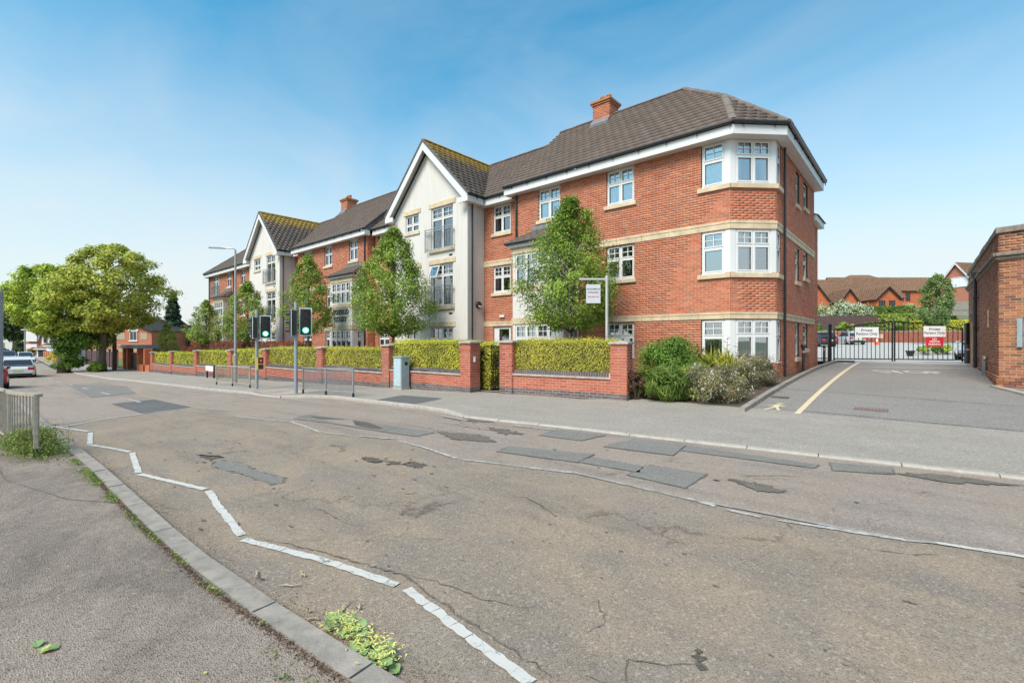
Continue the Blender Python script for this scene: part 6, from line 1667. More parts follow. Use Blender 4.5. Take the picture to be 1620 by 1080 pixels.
# ================================================================ cars
def car(label, x, y, z, heading, L=4.3, Wd=1.8, H=1.48, paint=m_cw, suv=False, group=None, rear_seen=True):
    t = thing('parked_car', (0, 0, 0), label, 'car', group)
    hw = Wd/2; gb = .24 if suv else .18; belt = .98 if suv else .90
    st = [(-L/2, .42, belt-.22, hw*.80), (-L/2+.10, .30, belt-.06, hw*.90), (-L/2+.5, gb, belt, hw*.985), (-L/2+1.3, gb, belt, hw), (0, gb, belt-.01, hw), (L/2-1.35, gb, belt-.05, hw),
          (L/2-.75, gb, belt-.16, hw*.97), (L/2-.2, .30, belt-.28, hw*.88), (L/2, .42, belt-.38, hw*.74)]
    mb = M(); vs = []; fs = []
    for (xx, zl, zb, w) in st:
        ring = [(-w*.9, zl), (-w, zl+.12), (-w*1.0, (zl+zb)/2+.05), (-w*.985, zb-.06), (-w*.90, zb), (w*.90, zb), (w*.985, zb-.06), (w, (zl+zb)/2+.05), (w, zl+.12), (w*.9, zl)]
        vs += [(xx, a, b) for a, b in ring]
    n = 10
    for i in range(len(st)-1):
        for k in range(n): fs.append((i*n+k, i*n+(k+1) % n, (i+1)*n+(k+1) % n, (i+1)*n+k))
    fs += [tuple(range(n))[::-1], tuple(range((len(st)-1)*n, len(st)*n))]
    mb.add(vs, fs); body = mb.obj('body', paint, t, smooth=False, bevel=.03)
    # greenhouse
    r0, r1 = -L/2+(.12 if suv else .18), L/2-1.15
    top0, top1 = r0+(.42 if suv else .55), r1-.85
    b0 = belt-.01
    gv = [(r0, b0, hw*.86), (top0, H-.02, hw*.70), ((top0+top1)/2, H, hw*.71), (top1, H-.04, hw*.69), (r1, b0-.06, hw*.84)]
    mb = M(); vs = []
    for (xx, zz, w) in gv: vs += [(xx, -w, zz), (xx, w, zz)]
    lowL = [((top0+r0)/2, -hw*.88, b0), (0, -hw*.88, b0), (r1-.2, -hw*.87, b0-.03)]
    # roof and ends
    fs = [(0, 1, 3, 2), (2, 3, 5, 4), (4, 5, 7, 6), (6, 7, 9, 8)]
    mb.add(vs, fs)
    mb.add([(r0, -hw*.86, b0), (gv[1][0], -gv[1][2], gv[1][1]), (gv[2][0], -gv[2][2], gv[2][1]), (gv[3][0], -gv[3][2], gv[3][1]), (r1, -hw*.84, b0-.06)], [(4, 3, 2, 1, 0)])
    mb.add([(r0, hw*.86, b0), (gv[1][0], gv[1][2], gv[1][1]), (gv[2][0], gv[2][2], gv[2][1]), (gv[3][0], gv[3][2], gv[3][1]), (r1, hw*.84, b0-.06)], [(0, 1, 2, 3, 4)])
    mb.obj('roof', paint, t)
    def quad(name, pts, mat, par=t): M().add(pts, [tuple(range(len(pts)))]).obj(name, mat, par)
    def lerp(a, b, q): return tuple(a[i]+(b[i]-a[i])*q for i in range(3))
    o = .012
    A, Bq, Cq, Dq = (r0-o, -hw*.80, b0+.06), (r0-o, hw*.80, b0+.06), (top0-o, hw*.66, H-.07), (top0-o, -hw*.66, H-.07)
    quad('rear_window', [A, Dq, Cq, Bq], m_carglass)
    quad('windscreen', [(r1+o, -hw*.78, b0-.02), (r1+o, hw*.78, b0-.02), (top1+.03+o, hw*.64, H-.06), (top1+.03+o, -hw*.64, H-.06)], m_carglass)
    for s in (-1, 1):
        w0, w1 = hw*.875+o, hw*.72+o
        for (a, b, c, d) in ((r0+.30, 0.0, top0+.12, .02), (.08, r1-.22, .10, top1-.05)):
            p = [(a, s*w0, b0+.05), (b, s*w0, b0+.04), (d, s*w1, H-.09), (c, s*w1, H-.09)]
            quad('side_window', p if s < 0 else p[::-1], m_carglass)
    # wheels, lamps, bumper, plates
    for wx in (-L/2+.82, L/2-.85):
        for s in (-1, 1):
            m1 = M(); vs = []; K = 18; R = .335 if suv else .31
            yy = s*(hw-.10)
            for (rr, dy) in ((R*.6, .11), (R*.93, .11), (R, .08), (R, -.08), (R*.93, -.11)):
                vs += [(wx+rr*math.cos(2*math.pi*k/K), yy+s*dy, R+rr*math.sin(2*math.pi*k/K)) for k in range(K)]
            fs = [(i*K+k, i*K+(k+1) % K, (i+1)*K+(k+1) % K, (i+1)*K+k) for i in range(4) for k in range(K)]
            m1.add(vs, fs); wo_ = m1.obj('wheel', m_tyre, t)
            m2 = M(); m2.add([(wx+R*.58*math.cos(2*math.pi*k/K), yy+s*.10, R+R*.58*math.sin(2*math.pi*k/K)) for k in range(K)], [tuple(range(K))]); m2.obj('rim', m_alloy, wo_)
    for s in (-1, 1):
        M().box((-L/2-.012, s*hw*.52, belt-.30), (-L/2+.16, s*hw*.88, belt-.10)).obj('tail_light', m_lampr, t)
        M().box((L/2-.22, s*hw*.48, belt-.50), (L/2-.03, s*hw*.80, belt-.34)).obj('headlight', m_lampw, t)
        M().box((r1-.35, s*hw*.98, b0+.02), (r1-.2, s*hw*1.14, b0+.14)).obj('wing_mirror', paint, t, bevel=.02)
    M().box((-L/2-.03, -hw*.78, .26), (-L/2+.14, hw*.78, .44)).obj('rear_bumper', m_black, t, bevel=.02)
    M().box((L/2-.12, -hw*.70, .26), (L/2+.02, hw*.70, .42)).obj('front_grille', m_black, t, bevel=.02)
    M().box((-L/2-.022, -.26, .58), (-L/2-.002, .26, .69)).obj('number_plate', m_platey, t)
    M().box((L/2+.005, -.26, .46), (L/2+.025, .26, .57)).obj('number_plate', m_white, t)
    t.location = (x, y, z); t.rotation_euler = (0, 0, heading); return t
zr = lambda x: slope(x)+RD
PK = 'cars parked along the street'
car('white estate-type SUV parked by the near kerb, its tailgate towards the viewer', -49.6, 2.1, zr(-49)-.10, math.pi-.02, 4.5, 1.84, 1.60, m_cw, True, PK)
car('dark red car at the left edge, nearer than the white SUV', -34.8, .30, zr(-35)+.02, math.pi, 4.0, 1.7, 1.35, m_cr, False, PK)
car('white hatchback further down the street, its nose towards the viewer', -88.5, 4.5, zr(-88)-.03, .02, 4.1, 1.75, 1.47, m_cw, False, PK)
car('grey-blue car parked behind the white hatchback', -98, 3.3, zr(-98), .02, 4.3, 1.8, 1.5, m_cb, False, PK)
car('dark grey car parked next in the row, beyond the grey-blue one', -108, 3.1, zr(-108), .02, 4.3, 1.8, 1.6, m_cd, True, PK)
car('small red car, the furthest of the row down the street', -128, 3.4, zr(-128), .02, 4.3, 1.8, 1.6, m_cr, True, PK)
CK = 'cars in the car park behind the gate'
car('silver hatchback against the far brick wall of the car park', -6.3, 66.0, G(-6, 66)-.02, math.radians(118), 4.2, 1.8, 1.52, m_cs, False, CK)
car('dark blue car partly hidden by the corner of the apartment building', -8.4, 59.4, G(-6, 59.4)-.02, math.radians(128), 4.3, 1.8, 1.5, m_cd, False, CK)
car('dark silver car just inside the gate, partly behind the old brick building', 2.55, 35.2, .6, math.radians(-105), 4.3, 1.8, 1.55, m_cs, False, CK)

# ================================================================ behind the gate
def cf(px, D_):      # frame facing the viewer at a place seen along this bearing
    t_ = (px-810)/744.0; x = D_*(-.6574+.7536*t_); y = D_*(.7536+.6574*t_); return x, y
# retaining brick wall and hedges above it
p0, p1 = cf(1280, 60), cf(1545, 56); fw = Frame(*p0, p1[0]-p0[0], p1[1]-p0[1]); LW = math.hypot(p1[0]-p0[0], p1[1]-p0[1])
t = thing('retaining_wall', (*p0, 1.4), 'low red brick retaining wall at the back of the car park', 'wall')
bk = Bricks(); bk.wall(fw, LW, 1.2, 2.8, BL=.225); mbk = M(); mbk.fbox(fw, 0, LW, -.25, -.008, .9, 2.8); mbk.obj('core', m_mortar, t); bk.build(t, [m_wbrick], [m_wbrick1], 0)
M().fbox(fw, 0, LW, -.3, .03, 2.8, 2.88).obj('coping', m_coping, t)
M().fbox(fw, -2, LW+4, -40, -.3, .5, 2.7).obj('terrace_ground', m_grass, None, kind='structure')
hedge_box('hedge', 'yellow-green clipped hedge above the retaining wall behind the right gate leaf', fw, 12.2, LW, -2.4, -.4, 2.85, 4.1, m_lf_privet, 8000, .14, 81, bump=.1)
hedge_box('hedge', 'mixed green and rusty hedge bank under the grey board fence', fw, 9.5, LW+1, -7.5, -5.0, 2.7, 5.1, m_lf_lgreen, 7000, .2, 82, bump=.3)
hedge_box('hedge', 'green hedge above the far end of the brown board fence', Frame(*fw.p(7.6, -8.0, 0)[:2], fw.u.x, fw.u.y), 0, 7.5, -1.2, 0, 3.2, 6.4, m_lf_green, 8000, .18, 83, bump=.2)
for i, u in enumerate((1.2, 4.6, 7.4, 10.3)):
    x, y, _ = fw.p(u, -1.2, 0); lab = ['small rounded green bush left of the silver car', 'light green bush above the silver car', 'bush behind the traffic cone', 'spreading green bush between the fence and yellow hedge'][i]
    shrub('shrub', lab, x, y, 2.7, 1.2, .9, [1.4, 1.7, 1.5, 2.6][i], m_lf_lgreen if i % 2 else m_lf_green, 2200, .16, 84+i, clumps=22, group='bushes along the retaining wall')
fb2 = Frame(*fw.p(-4, -4.6, 0)[:2], fw.u.x, fw.u.y)
t = thing('board_fence', tuple(fb2.p(0, 0, 3.9)), 'dark brown board fence above the retaining wall', 'fence')
n = 46
for i in range(n): M().fbox(fb2, i*.30, i*.30+.285, -.02, .0 if i % 2 else .015, 3.2, 5.0).obj('board', m_woodp, t)
M().fbox(fb2, 0, n*.3, -.06, .03, 5.0, 5.06).obj('rail', m_woodp, t)
x, y = cf(1325, 66); shrub('flowering_bush', 'large bush covered in cream blossom above the brown board fence', x, y, 4.2, 4.6, 2.0, 3.1, m_lf_green, 9000, .17, 90, clumps=60, flowers=m_petalw, fn=2600, fsize=.15, lump=.42)
x, y = cf(1434, 70); shrub('flowering_bush', 'small pale-flowering bush left of the feathery tree', x, y, 4.4, 2.0, 1.5, 3.2, m_lf_lgreen, 2500, .18, 91, flowers=m_petalw, fn=300, fsize=.12)
fgf = Frame(*cf(1486, 60), .7536, .6574)
t = thing('board_fence', tuple(fgf.p(0, 0, 4.5)), 'weathered grey board fence below the house with the white window', 'fence')
for i in range(34): M().fbox(fgf, i*.16, i*.16+.15, -.02, .0 if i % 2 else .012, 4.9, 6.7).obj('board', m_wood, t)
M().fbox(fgf, 0, 5.5, .014, .05, 5.6, 5.7).obj('rail', m_wood, t)
# planter, pots and cone
x, y = cf(1478, 33); z = G(x, y); t = thing('flower_bed', (x, y, z), 'low stone-edged bed with three leafy green plants just inside the gate', 'flower bed')
M().prism([(x-1.7*.75, y-1.7*.66, z-.1), (x+1.5*.75, y+1.5*.66, z-.1), (x+1.2*.75-.6, y+1.2*.66+.7, z-.1), (x-1.2*.75-.6, y-1.2*.66+.7, z-.1)], (0, 0, .28)).obj('edging', m_cab2, t)
for k, u in enumerate((-.65, .15, .85)):
    shrub('leafy_plant', ['left', 'middle', 'right'][k]+' of the three leafy plants in the bed inside the gate', x+u*.75, y+u*.66, z+.15, .45, .4, .62, m_lf_lgreen if k != 1 else m_lf_green, 1400, .10, 95+k, clumps=14, group='plants in the bed inside the gate')
x, y = cf(1440, 31); z = G(x, y); t = thing('plant_pot', (x, y, z), 'dark tapered plant pot behind the middle of the gate', 'pot')
M().lathe((x, y, z), [(.16, 0), (.24, .32), (.27, .33), (.27, .37), (.22, .37), (.2, .3)], 14).obj('pot', m_black, t)
x, y = cf(1387, 51); z = G(x, y); t = thing('traffic_cone', (x, y, z), 'orange and white traffic cone standing in the car park', 'cone')
M().box((x-.25, y-.25, z), (x+.25, y+.25, z+.05)).obj('foot', m_orange, t)
M().lathe((x, y, z+.05), [(.2, 0), (.14, .3)], 12).obj('lower_cone', m_orange, t); M().lathe((x, y, z+.351), [(.139, 0), (.09, .28)], 12).obj('white_band', m_white, t); M().lathe((x, y, z+.632), [(.089, 0), (.04, .22)], 12).obj('tip', m_orange, t)
x, y = cf(1391, 57); M().fbox(Frame(x, y, .75, .66), -.45, .45, -.02, .02, 2.0, 2.5).obj('wall_notice', m_stone, None, label='small pale notice board on the retaining wall behind the cone', cat='sign')

# houses on the rise
def px_house(px0, px1, D_): return cf(px0, D_), cf(px1, D_)
def house(name, label, cat, pxl, pxr, D_, zb, ze, zr, depth, wall, roof, gable=False, wins=(), hipl=0, hipr=0, chim=(), over=.3, D2=None, trim=None, group=None, bands=(), panes=None):
    """front wall between two bearings; ridge along the front, or gable facing it. wins: (u, z, w, h, frame material)"""
    a = cf(pxl, D_); b = cf(pxr, D2 or D_); f = Frame(*a, b[0]-a[0], b[1]-a[1]); L = math.hypot(b[0]-a[0], b[1]-a[1])
    t = thing(name, tuple(f.p(L/2, -depth/2, zb)), label, cat, group)
    mb = M(); mb.fbox(f, 0, L, -depth, 0, zb, ze)
    P = f.p; o = over; rf = M(); tl = []
    if gable:
        mb.prism([P(0, 0, ze), P(L, 0, ze), P(L/2, 0, zr)], tuple(-f.n*depth))
        sl_ = (zr-ze)/(L/2)
        for s in (-1, 1):
            e = -o if s < 0 else L+o; zz = ze-o*sl_
            p = [P(e, o, zz+.1), P(e, -depth, zz+.1), P(L/2, -depth, zr+.1), P(L/2, o, zr+.1)]
            if s < 0: p = [p[1], p[0], p[3], p[2]]
            roof_slab(rf, p, .12); roof_tiles(tl, p, None, gauge=.34, tw=.5, seed=3)
            if trim: 
                tb = M(); tb.prism([P(e, o+.02, zz+.08), P(L/2, o+.02, zr+.08), P(L/2, o+.02, zr-.22), P(e, o+.02, zz-.18)], tuple(f.n*.04)); tb.obj('bargeboard', trim, t)
    else:
        sl_ = (zr-ze)/(depth/2)
        p = [P(-o, o, ze-.1), P(L+o, o, ze-.1), P(L+o-hipr, -depth/2, zr), P(-o+hipl, -depth/2, zr)]
        q = [P(L+o, -depth-o, ze-.1), P(-o, -depth-o, ze-.1), P(-o+hipl, -depth/2, zr), P(L+o-hipr, -depth/2, zr)]
        roof_slab(rf, p, .12); roof_slab(rf, q, .12); roof_tiles(tl, p, None, gauge=.34, tw=.5, seed=4)
        for (hh, e, s) in ((hipl, -o, -1), (hipr, L+o, 1)):
            if hh:
                r_ = [P(e, o, ze-.1), P(e, -depth-o, ze-.1), P(e-s*hh, -depth/2, zr)]
                if s < 0: r_ = [r_[1], r_[0], r_[2]]
                roof_slab(rf, r_, .12); roof_tiles(tl, r_, None, gauge=.34, tw=.5, seed=5)
            else: mb.prism([P(0 if s < 0 else L-.2, 0, ze), P(0 if s < 0 else L-.2, -depth, ze), P(0 if s < 0 else L-.2, -depth/2, zr-.15)], tuple(f.u*.2))
        M().fbox(f, -o, L+o, o-.03, o+.04, ze-.2, ze-.08).obj('gutter', trim or m_black, t)
    mb.obj('wall', wall, t)
    for (u, z, w, h, fm) in wins:
        m = M()
        for q in ((u, u+w, z, z+.08), (u, u+w, z+h-.08, z+h), (u, u+.08, z+.08, z+h-.08), (u+w-.08, u+w, z+.08, z+h-.08), (u+w/2-.03, u+w/2+.03, z+.08, z+h-.08)): m.fbox(f, q[0], q[1], .005, .07, q[2], q[3])
        wo_ = m.obj('window', fm, t); M().fbox(f, u+.06, u+w-.06, .006, .03, z+.06, z+h-.06).obj('pane', panes or m_carglass, wo_)
    for (u, z0, z1, mt) in bands: M().fbox(f, u[0], u[1], .003, .03, z0, z1).obj('brick_panel', mt, t)
    ro_ = rf.obj('roof', roof, t)
    if tl: finish_tiles(tl, m_tileb if roof is m_roofb else m_tile, ro_)
    for (u, nn, z0, z1) in chim:
        c = M().fbox(f, u-.4, u+.4, nn-.35, nn+.35, z0, z1).obj('chimney', wall, ro_); M().fbox(f, u-.47, u+.47, nn-.42, nn+.42, z1, z1+.15).obj('chimney_cap', roof, ro_) if False else None
        for k in (-.2, .2): M().tube([P(u+k, nn, z1), P(u+k, nn, z1+.5)], [.14, .11], 8).obj('chimney_pot', m_terra, t)
    return t, f, L
m_tileb = tile_mat('brown_house_tile', (.24, .135, .085))
KO = 'orange brick houses on the rise'
house('house', 'orange house with a long brown roof, nearest the apartment building', 'house', 1250, 1378, 84, 5.5, 8.3, 13.2, 9, m_oran, m_roofb, hipl=0, trim=m_black, group=KO)
house('house_wing', 'left gabled wing under the long brown roof, above the cream blossom', 'house wing', 1272, 1312, 80, 5.5, 8.4, 11.2, 5, m_oran, m_roofb, gable=True, trim=m_black)
house('house_wing', 'low middle gable between the two long brown roofs', 'house wing', 1330, 1356, 80, 5.5, 8.6, 10.5, 4, m_oran, m_roofb, gable=True, trim=m_black)
house('house', 'orange house with the tall sloping brown roof left of the window gable', 'house', 1332, 1430, 90, 5.5, 10.0, 14.4, 8, m_oran, m_roofb, trim=m_black, group=KO)
house('house_wing', 'gabled orange wing with two small dark windows', 'house wing', 1386, 1424, 80, 5.5, 8.9, 10.9, 6, m_oran, m_roofb, gable=True, trim=m_black, wins=[(.5, 7.2, 1.0, 1.35, m_black), (2.2, 7.2, 1.0, 1.35, m_black)])
house('house', 'orange house with the highest hipped brown roof', 'house', 1345, 1426, 104, 6, 14.2, 16.9, 9, m_oran, m_roofb, hipl=3.5, hipr=4.2, trim=m_black, group=KO)
house('house', 'orange house with one dark window beside the feathery tree', 'house', 1414, 1530, 96, 6, 12.0, 15.2, 8, m_oran, m_roofb, trim=m_black, wins=[(2.4, 9.9, .9, 1.5, m_black)], group=KO)
house('house', 'pink-red brick house with a white-edged gable and a wide white window', 'house', 1489, 1540, 68, 4.5, 10.0, 12.6, 8, plain('pink_red_brickwork', (.46, .18, .12), .9, var=.15, scale=9), m_roofb, gable=True, trim=m_fascia,
      wins=[(1.35, 9.2, 2.1, 1.4, m_upvc), (1.4, 6.2, 1.8, .6, m_upvc)], D2=64, panes=m_curtain)
# ================================================================ left background
m_cream = plain('cream_brick_panel', (.40, .33, .24), .9, var=.1)
m_redh = plain('red_house_brickwork', (.50, .16, .09), .9, var=.16, scale=6)
m_rslate = plain('old_slate_roof', (.16, .14, .135), .85, var=.2, scale=2)
D1 = 76
t, f, L = house('house', 'orange-red brick house gable with cream brick panels and a small white window', 'house', 137, 240, D1, -1.3, 3.35, 5.5, 9, m_redh, m_slate, gable=True, trim=m_black,
      wins=[(7.0, 1.75, 1.15, 1.5, m_upvc)], bands=[((4.4, 6.2), 1.9, 3.0, m_cream), ((8.7, 9.8), 1.9, 3.0, m_cream), ((1.0, 2.9), 1.9, 3.0, m_cream), ((2.5, 9.9), .9, 1.15, m_cream), ((1.0, 10.2), -.1, .4, m_cream)])
M().fbox(f, 6.75, 8.4, .0, .12, 3.27, 3.5).obj('window_head', m_white, t); M().fbox(f, 6.85, 8.3, .0, .12, 1.6, 1.74).obj('window_sill', m_white, t)
M().prism([f.p(4.2, .01, 3.5), f.p(6.2, .01, 4.3), f.p(L/2, .01, 5.1), f.p(L-4.2, .01, 4.3), f.p(L-2.0, .01, 3.5)], tuple(f.n*.02)).obj('brick_panel', m_cream, t)
house('house', 'low red brick house range with a long slate roof right of the panelled gable', 'house', 236, 318, 84, -1.3, 2.5, 4.7, 8, m_redh, m_rslate, trim=m_black, wins=[(1.2, .6, 1.6, 1.2, m_cream), (6.0, .6, 1.6, 1.2, m_cream)],
      chim=[(2.2, -4, 3.6, 6.2)])
house('house', 'brick house peeping over the slate roof, with a tall chimney', 'house', 205, 262, 100, -1.3, 4.6, 6.5, 8, m_redh, m_roofb, chim=[(1.0, -3, 4.5, 7.2), (6.9, -3, 5, 8.0)])
# terrace down the street
t, f, L = house('house', 'two-storey red brick house with white bay windows down the street', 'house', 38, 70, 92, -1.4, 4.0, 6.0, 8, plain('dull_red_brickwork', (.36, .12, .085), .9, var=.15, scale=6), m_roofb, trim=m_fascia, wins=[(1.1, 1.9, 1.7, 1.5, m_upvc), (1.1, -.6, 1.7, 1.5, m_upvc)], hipl=1.5)
M().fbox(f, .9, 3.0, .0, .5, -1.2, 1.1).obj('bay', m_upvc, t); M().fbox(f, .9, 3.0, .0, .5, 1.6, 3.6).obj('bay', m_upvc, t)
t, f, L = house('house', 'narrow house with a tall white gable beside the brick bay-windowed one', 'house', 66, 79, 90, -1.4, 3.2, 6.2, 7, m_upvc, m_rslate, gable=True, trim=m_fascia, wins=[(.4, 1.4, .7, 1.4, m_black)])
t, f, L = house('house', 'red brick house mostly hidden behind the left lime tree', 'house', 76, 132, 94, -1.4, 3.9, 6.4, 8, m_redh, m_roofb, trim=m_fascia, wins=[(1.2, 1.6, 1.5, 1.4, m_upvc), (4.6, 1.6, 1.5, 1.4, m_upvc)])
t, f, L = house('conservatory', 'pale blue-white glazed porch behind the garden wall down the street', 'conservatory', 73, 106, 82, -1.4, .95, 1.7, 3.5, m_upvc, m_white, trim=m_white)
for i in range(6): M().fbox(f, .15+i*.58, .15+i*.58+.48, .004, .02, -.4, .8).obj('pane', m_curtain, t)
t, f, L = house('garage', 'small brown-roofed garage with a dark opening between two houses', 'garage', 58, 74, 84, -1.4, .35, 1.35, 4, m_upvc, m_roofb, trim=m_white)
M().fbox(f, .25, 1.6, .004, .02, -1.1, .2).obj('opening_shade_panel', m_dark, t)  # near-black panel on the solid wall, the opening's shade put into its colour
house('house', 'cream rendered house furthest down the street', 'house', 8, 38, 120, -1.5, 3.6, 5.4, 8, m_render, m_rslate, trim=m_fascia, wins=[(1.0, 1.4, .9, 1.6, m_upvc), (3.0, 1.4, .9, 1.6, m_upvc)])
x, y = cf(34, 96); shrub('shrub', 'dark garden shrub in front of the bay-windowed house', x, y, -1.3, 2.2, 1.6, 3.6, m_lf_dark, 2600, .3, 98, clumps=24)
x, y = cf(50, 90); shrub('shrub', 'brownish clipped shrubs in front of the bay-windowed house', x, y, -1.3, 3.0, 1.0, 1.9, foliage('bronze_leaf', [(0, (.20, .13, .05)), (1, (.42, .30, .12))]), 2600, .25, 99, clumps=24)
t = thing('lamp_column', (*cf(39, 84), -1.3), 'slim far lamp column with a short arm down the street', 'street lamp'); x, y = cf(39, 84)
M().tube([(x, y, -1.3), (x, y, 4.6), (x-.4, y-.4, 5.1), (x-.9, y-.8, 5.1)], [.10, .06, .05, .05], 8).obj('column', m_grey, t)
# garden walls, gates and fence beyond the hedges
fl = Frame(-125, 8.4, 51, -1.1)
t = thing('garden_wall', (-74, 7.2, -1.2), 'low orange brick garden wall curving away down the street', 'wall')
M().fbox(fl, 0, 51, -.22, 0, -1.4, -.25).obj('wall', m_oran, t); M().fbox(fl, 0, 51, -.26, .04, -.25, -.17).obj('coping', m_coping, t)
for i in range(11): M().fbox(fl, i*5, i*5+.45, -.3, .08, -1.4, .0).obj('pillar', m_oran, t)
x, y = cf(88, 60); shrub('shrub', 'yellow-orange garden bush behind the orange garden wall', x, y, -1.2, 1.6, 1.0, 1.75, m_lf_privet, 2400, .16, 97, clumps=20)
FG = Frame(-76, 9.0, 29, .45)
t = thing('garden_fence', (-62, 9.3, -1.1), 'brown board fence with posts behind the lime trunks', 'fence')
for i in range(52): M().fbox(FG, i*.33, i*.33+.31, -.03, 0 if i % 2 else .02, -1.2, .55).obj('board', m_woodp, t)
for i in range(6): M().fbox(FG, i*3.3, i*3.3+.22, -.1, .08, -1.2, .8).obj('post', m_woodp, t)
t = thing('telegraph_post', (-54.3, 8.3, -.97), 'plain brown timber post right of the lime trunks', 'post'); M().tube([(-54.3, 8.3, -1.1), (-54.3, 8.3, 2.15)], [.17, .15], 10).obj('post', plain('brown_timber_post', (.13, .08, .06), .9), t)
t = thing('garden_gateway', (-53, 9.4, -.95), 'brick gateway with a flat grey canopy over an iron gate beyond the hedges', 'gateway')
for x in (-57.4, -55.6, -51.4, -49.0): M().box((x, 9.35, -1.1), (x+.45, 9.8, 1.0)).obj('pillar', m_wbrick if False else m_oran, t)
M().box((-56.0, 9.0, 1.005), (-49.6, 10.6, 1.3)).obj('canopy', m_lead, t); M().box((-58.0, 9.2, 1.006), (-56.003, 10.1, 1.16)).obj('canopy', m_coping, t)
for i in range(16): M().box((-54.9+i*.215, 9.55, -.9), (-54.87+i*.215, 9.58, .55)).obj('gate_bar', m_woodp, t)
M().box((-54.95, 9.54, -.9), (-51.5, 9.59, -.82)).obj('gate_rail', m_woodp, t); M().box((-54.95, 9.54, .5), (-51.5, 9.59, .58)).obj('gate_rail', m_woodp, t)
M().box((-50.9, 9.35, -1.1), (-47.0, 9.6, -.35)).obj('low_wall', m_oran, t)

# ================================================================ weeds, twigs, fallen leaves on the near side
rng = np.random.RandomState(5)
t = thing('weed_clump', (-9.3, .62, .02), 'tall tangle of green weeds growing round the foot of the near railing', 'weeds')
n = 7500; q = rng.uniform(0, 1, n); cx = -9.75+rng.normal(0, .42, n); cy = .58+rng.normal(0, .13, n)+ (cx+9.6)*.1
hh = np.clip(.36-.42*np.abs(cx+9.6)/1.3, .04, .5); P = np.stack([cx, cy, slope(-9.5)+.0+rng.uniform(0, 1, n)**1.3*hh], 1)
leaves_obj('foliage', P, rng.normal(0, .5, (n, 3))+np.array([0, 0, .7]), np.full(n, .045), m_lf_weed, t, rs=rng, aspect=.30, jitter=.9)
mb = M(); r = random.Random(9)
for i in range(70):
    x, y = -9.65+r.gauss(0, .42), .6+r.gauss(0, .13); h = r.uniform(.15, .55)*(1 if abs(x+9.5) < .7 else .5); mb.tube([(x, y, .02), (x+r.uniform(-.05, .05), y, h*.6), (x+r.uniform(-.14, .14), y+r.uniform(-.05, .05), h)], [.004, .003, .0015], 3)
mb.obj('stem', m_lf_weed, t)
# creeping weeds in the joint behind the kerb
n = 5200; x = -9.3+6.6*rng.uniform(0, 1, n)**1.0; clump = (np.sin(x*9)+np.sin(x*5.1+1)+np.sin(x*2.3)) ; keep = (clump > -.3) & ((x < -5.6) | (rng.uniform(0, 1, n) < .35)); x = x[keep]
ky = np.array([interp(NK, v) for v in x]); P = np.stack([x, ky-.09-np.abs(rng.normal(0, .035, len(x)))*np.clip((-x-3)/3, .35, 1.6), np.array([slope(v) for v in x])+.004+rng.uniform(0, .03, len(x))], 1)
leaves_obj('kerb_weeds', P, np.tile([0, 0, 1.], (len(x), 1)), np.full(len(x), .019), m_lf_weed, None, rs=rng, jitter=.6, label='low green weeds and moss in the joint behind the near kerb', cat='weeds', kind='stuff')
n = 5200; x = rng.uniform(-7.5, -1.2, n); ky = np.array([interp(NK, v) for v in x]); P = np.stack([x, ky-.085-np.abs(rng.normal(0, .022, n)), slope(-3)+rng.uniform(0, .010, n)+0*x], 1)
leaves_obj('kerb_litter', P, np.tile([0, 0, 1.], (n, 1)), np.full(n, .014), plain('dry_litter', (.15, .095, .06), .95, var=.5, scale=60), None, rs=rng, jitter=.8, label='brown dry litter collected behind the near kerb', cat='litter', kind='stuff')
n = 3800; x = rng.uniform(-9, -1.0, n); ky = np.array([interp(NK, v) for v in x]); P = np.stack([x, ky+.09+np.abs(rng.normal(0, .10, n)), slope(-3)+RD+.006+rng.uniform(0, .005, n)], 1)
leaves_obj('gutter_grit', P, np.tile([0, 0, 1.], (n, 1)), np.full(n, .010), plain('gutter_grit', (.16, .12, .085), .95, var=.5, scale=60), None, rs=rng, jitter=.8, label='fine brown grit in the gutter beside the near kerb', cat='grit', kind='stuff')
n = 900; x = rng.uniform(-5, 4, n)**1.0; y = rng.uniform(1.4, 5, n); P = np.stack([x, y, np.full(n, slope(0)+RD+.013)], 1)
leaves_obj('loose_grit', P, np.tile([0, 0, 1.], (n, 1)), np.full(n, .009), m_strawtwig, None, rs=rng, jitter=.5, label='scattered pale grit and seed husks on the near lane', cat='grit', kind='stuff')
n = 700; x = rng.uniform(-9, -1.5, n); y = rng.uniform(-2.5, .9, n); P = np.stack([x, y, np.full(n, slope(0)+.003)], 1)
leaves_obj('pavement_husks', P, np.tile([0, 0, 1.], (n, 1)), np.full(n, .010), m_strawtwig, None, rs=rng, jitter=.5, label='scattered pale husks on the near pavement', cat='litter', kind='stuff')
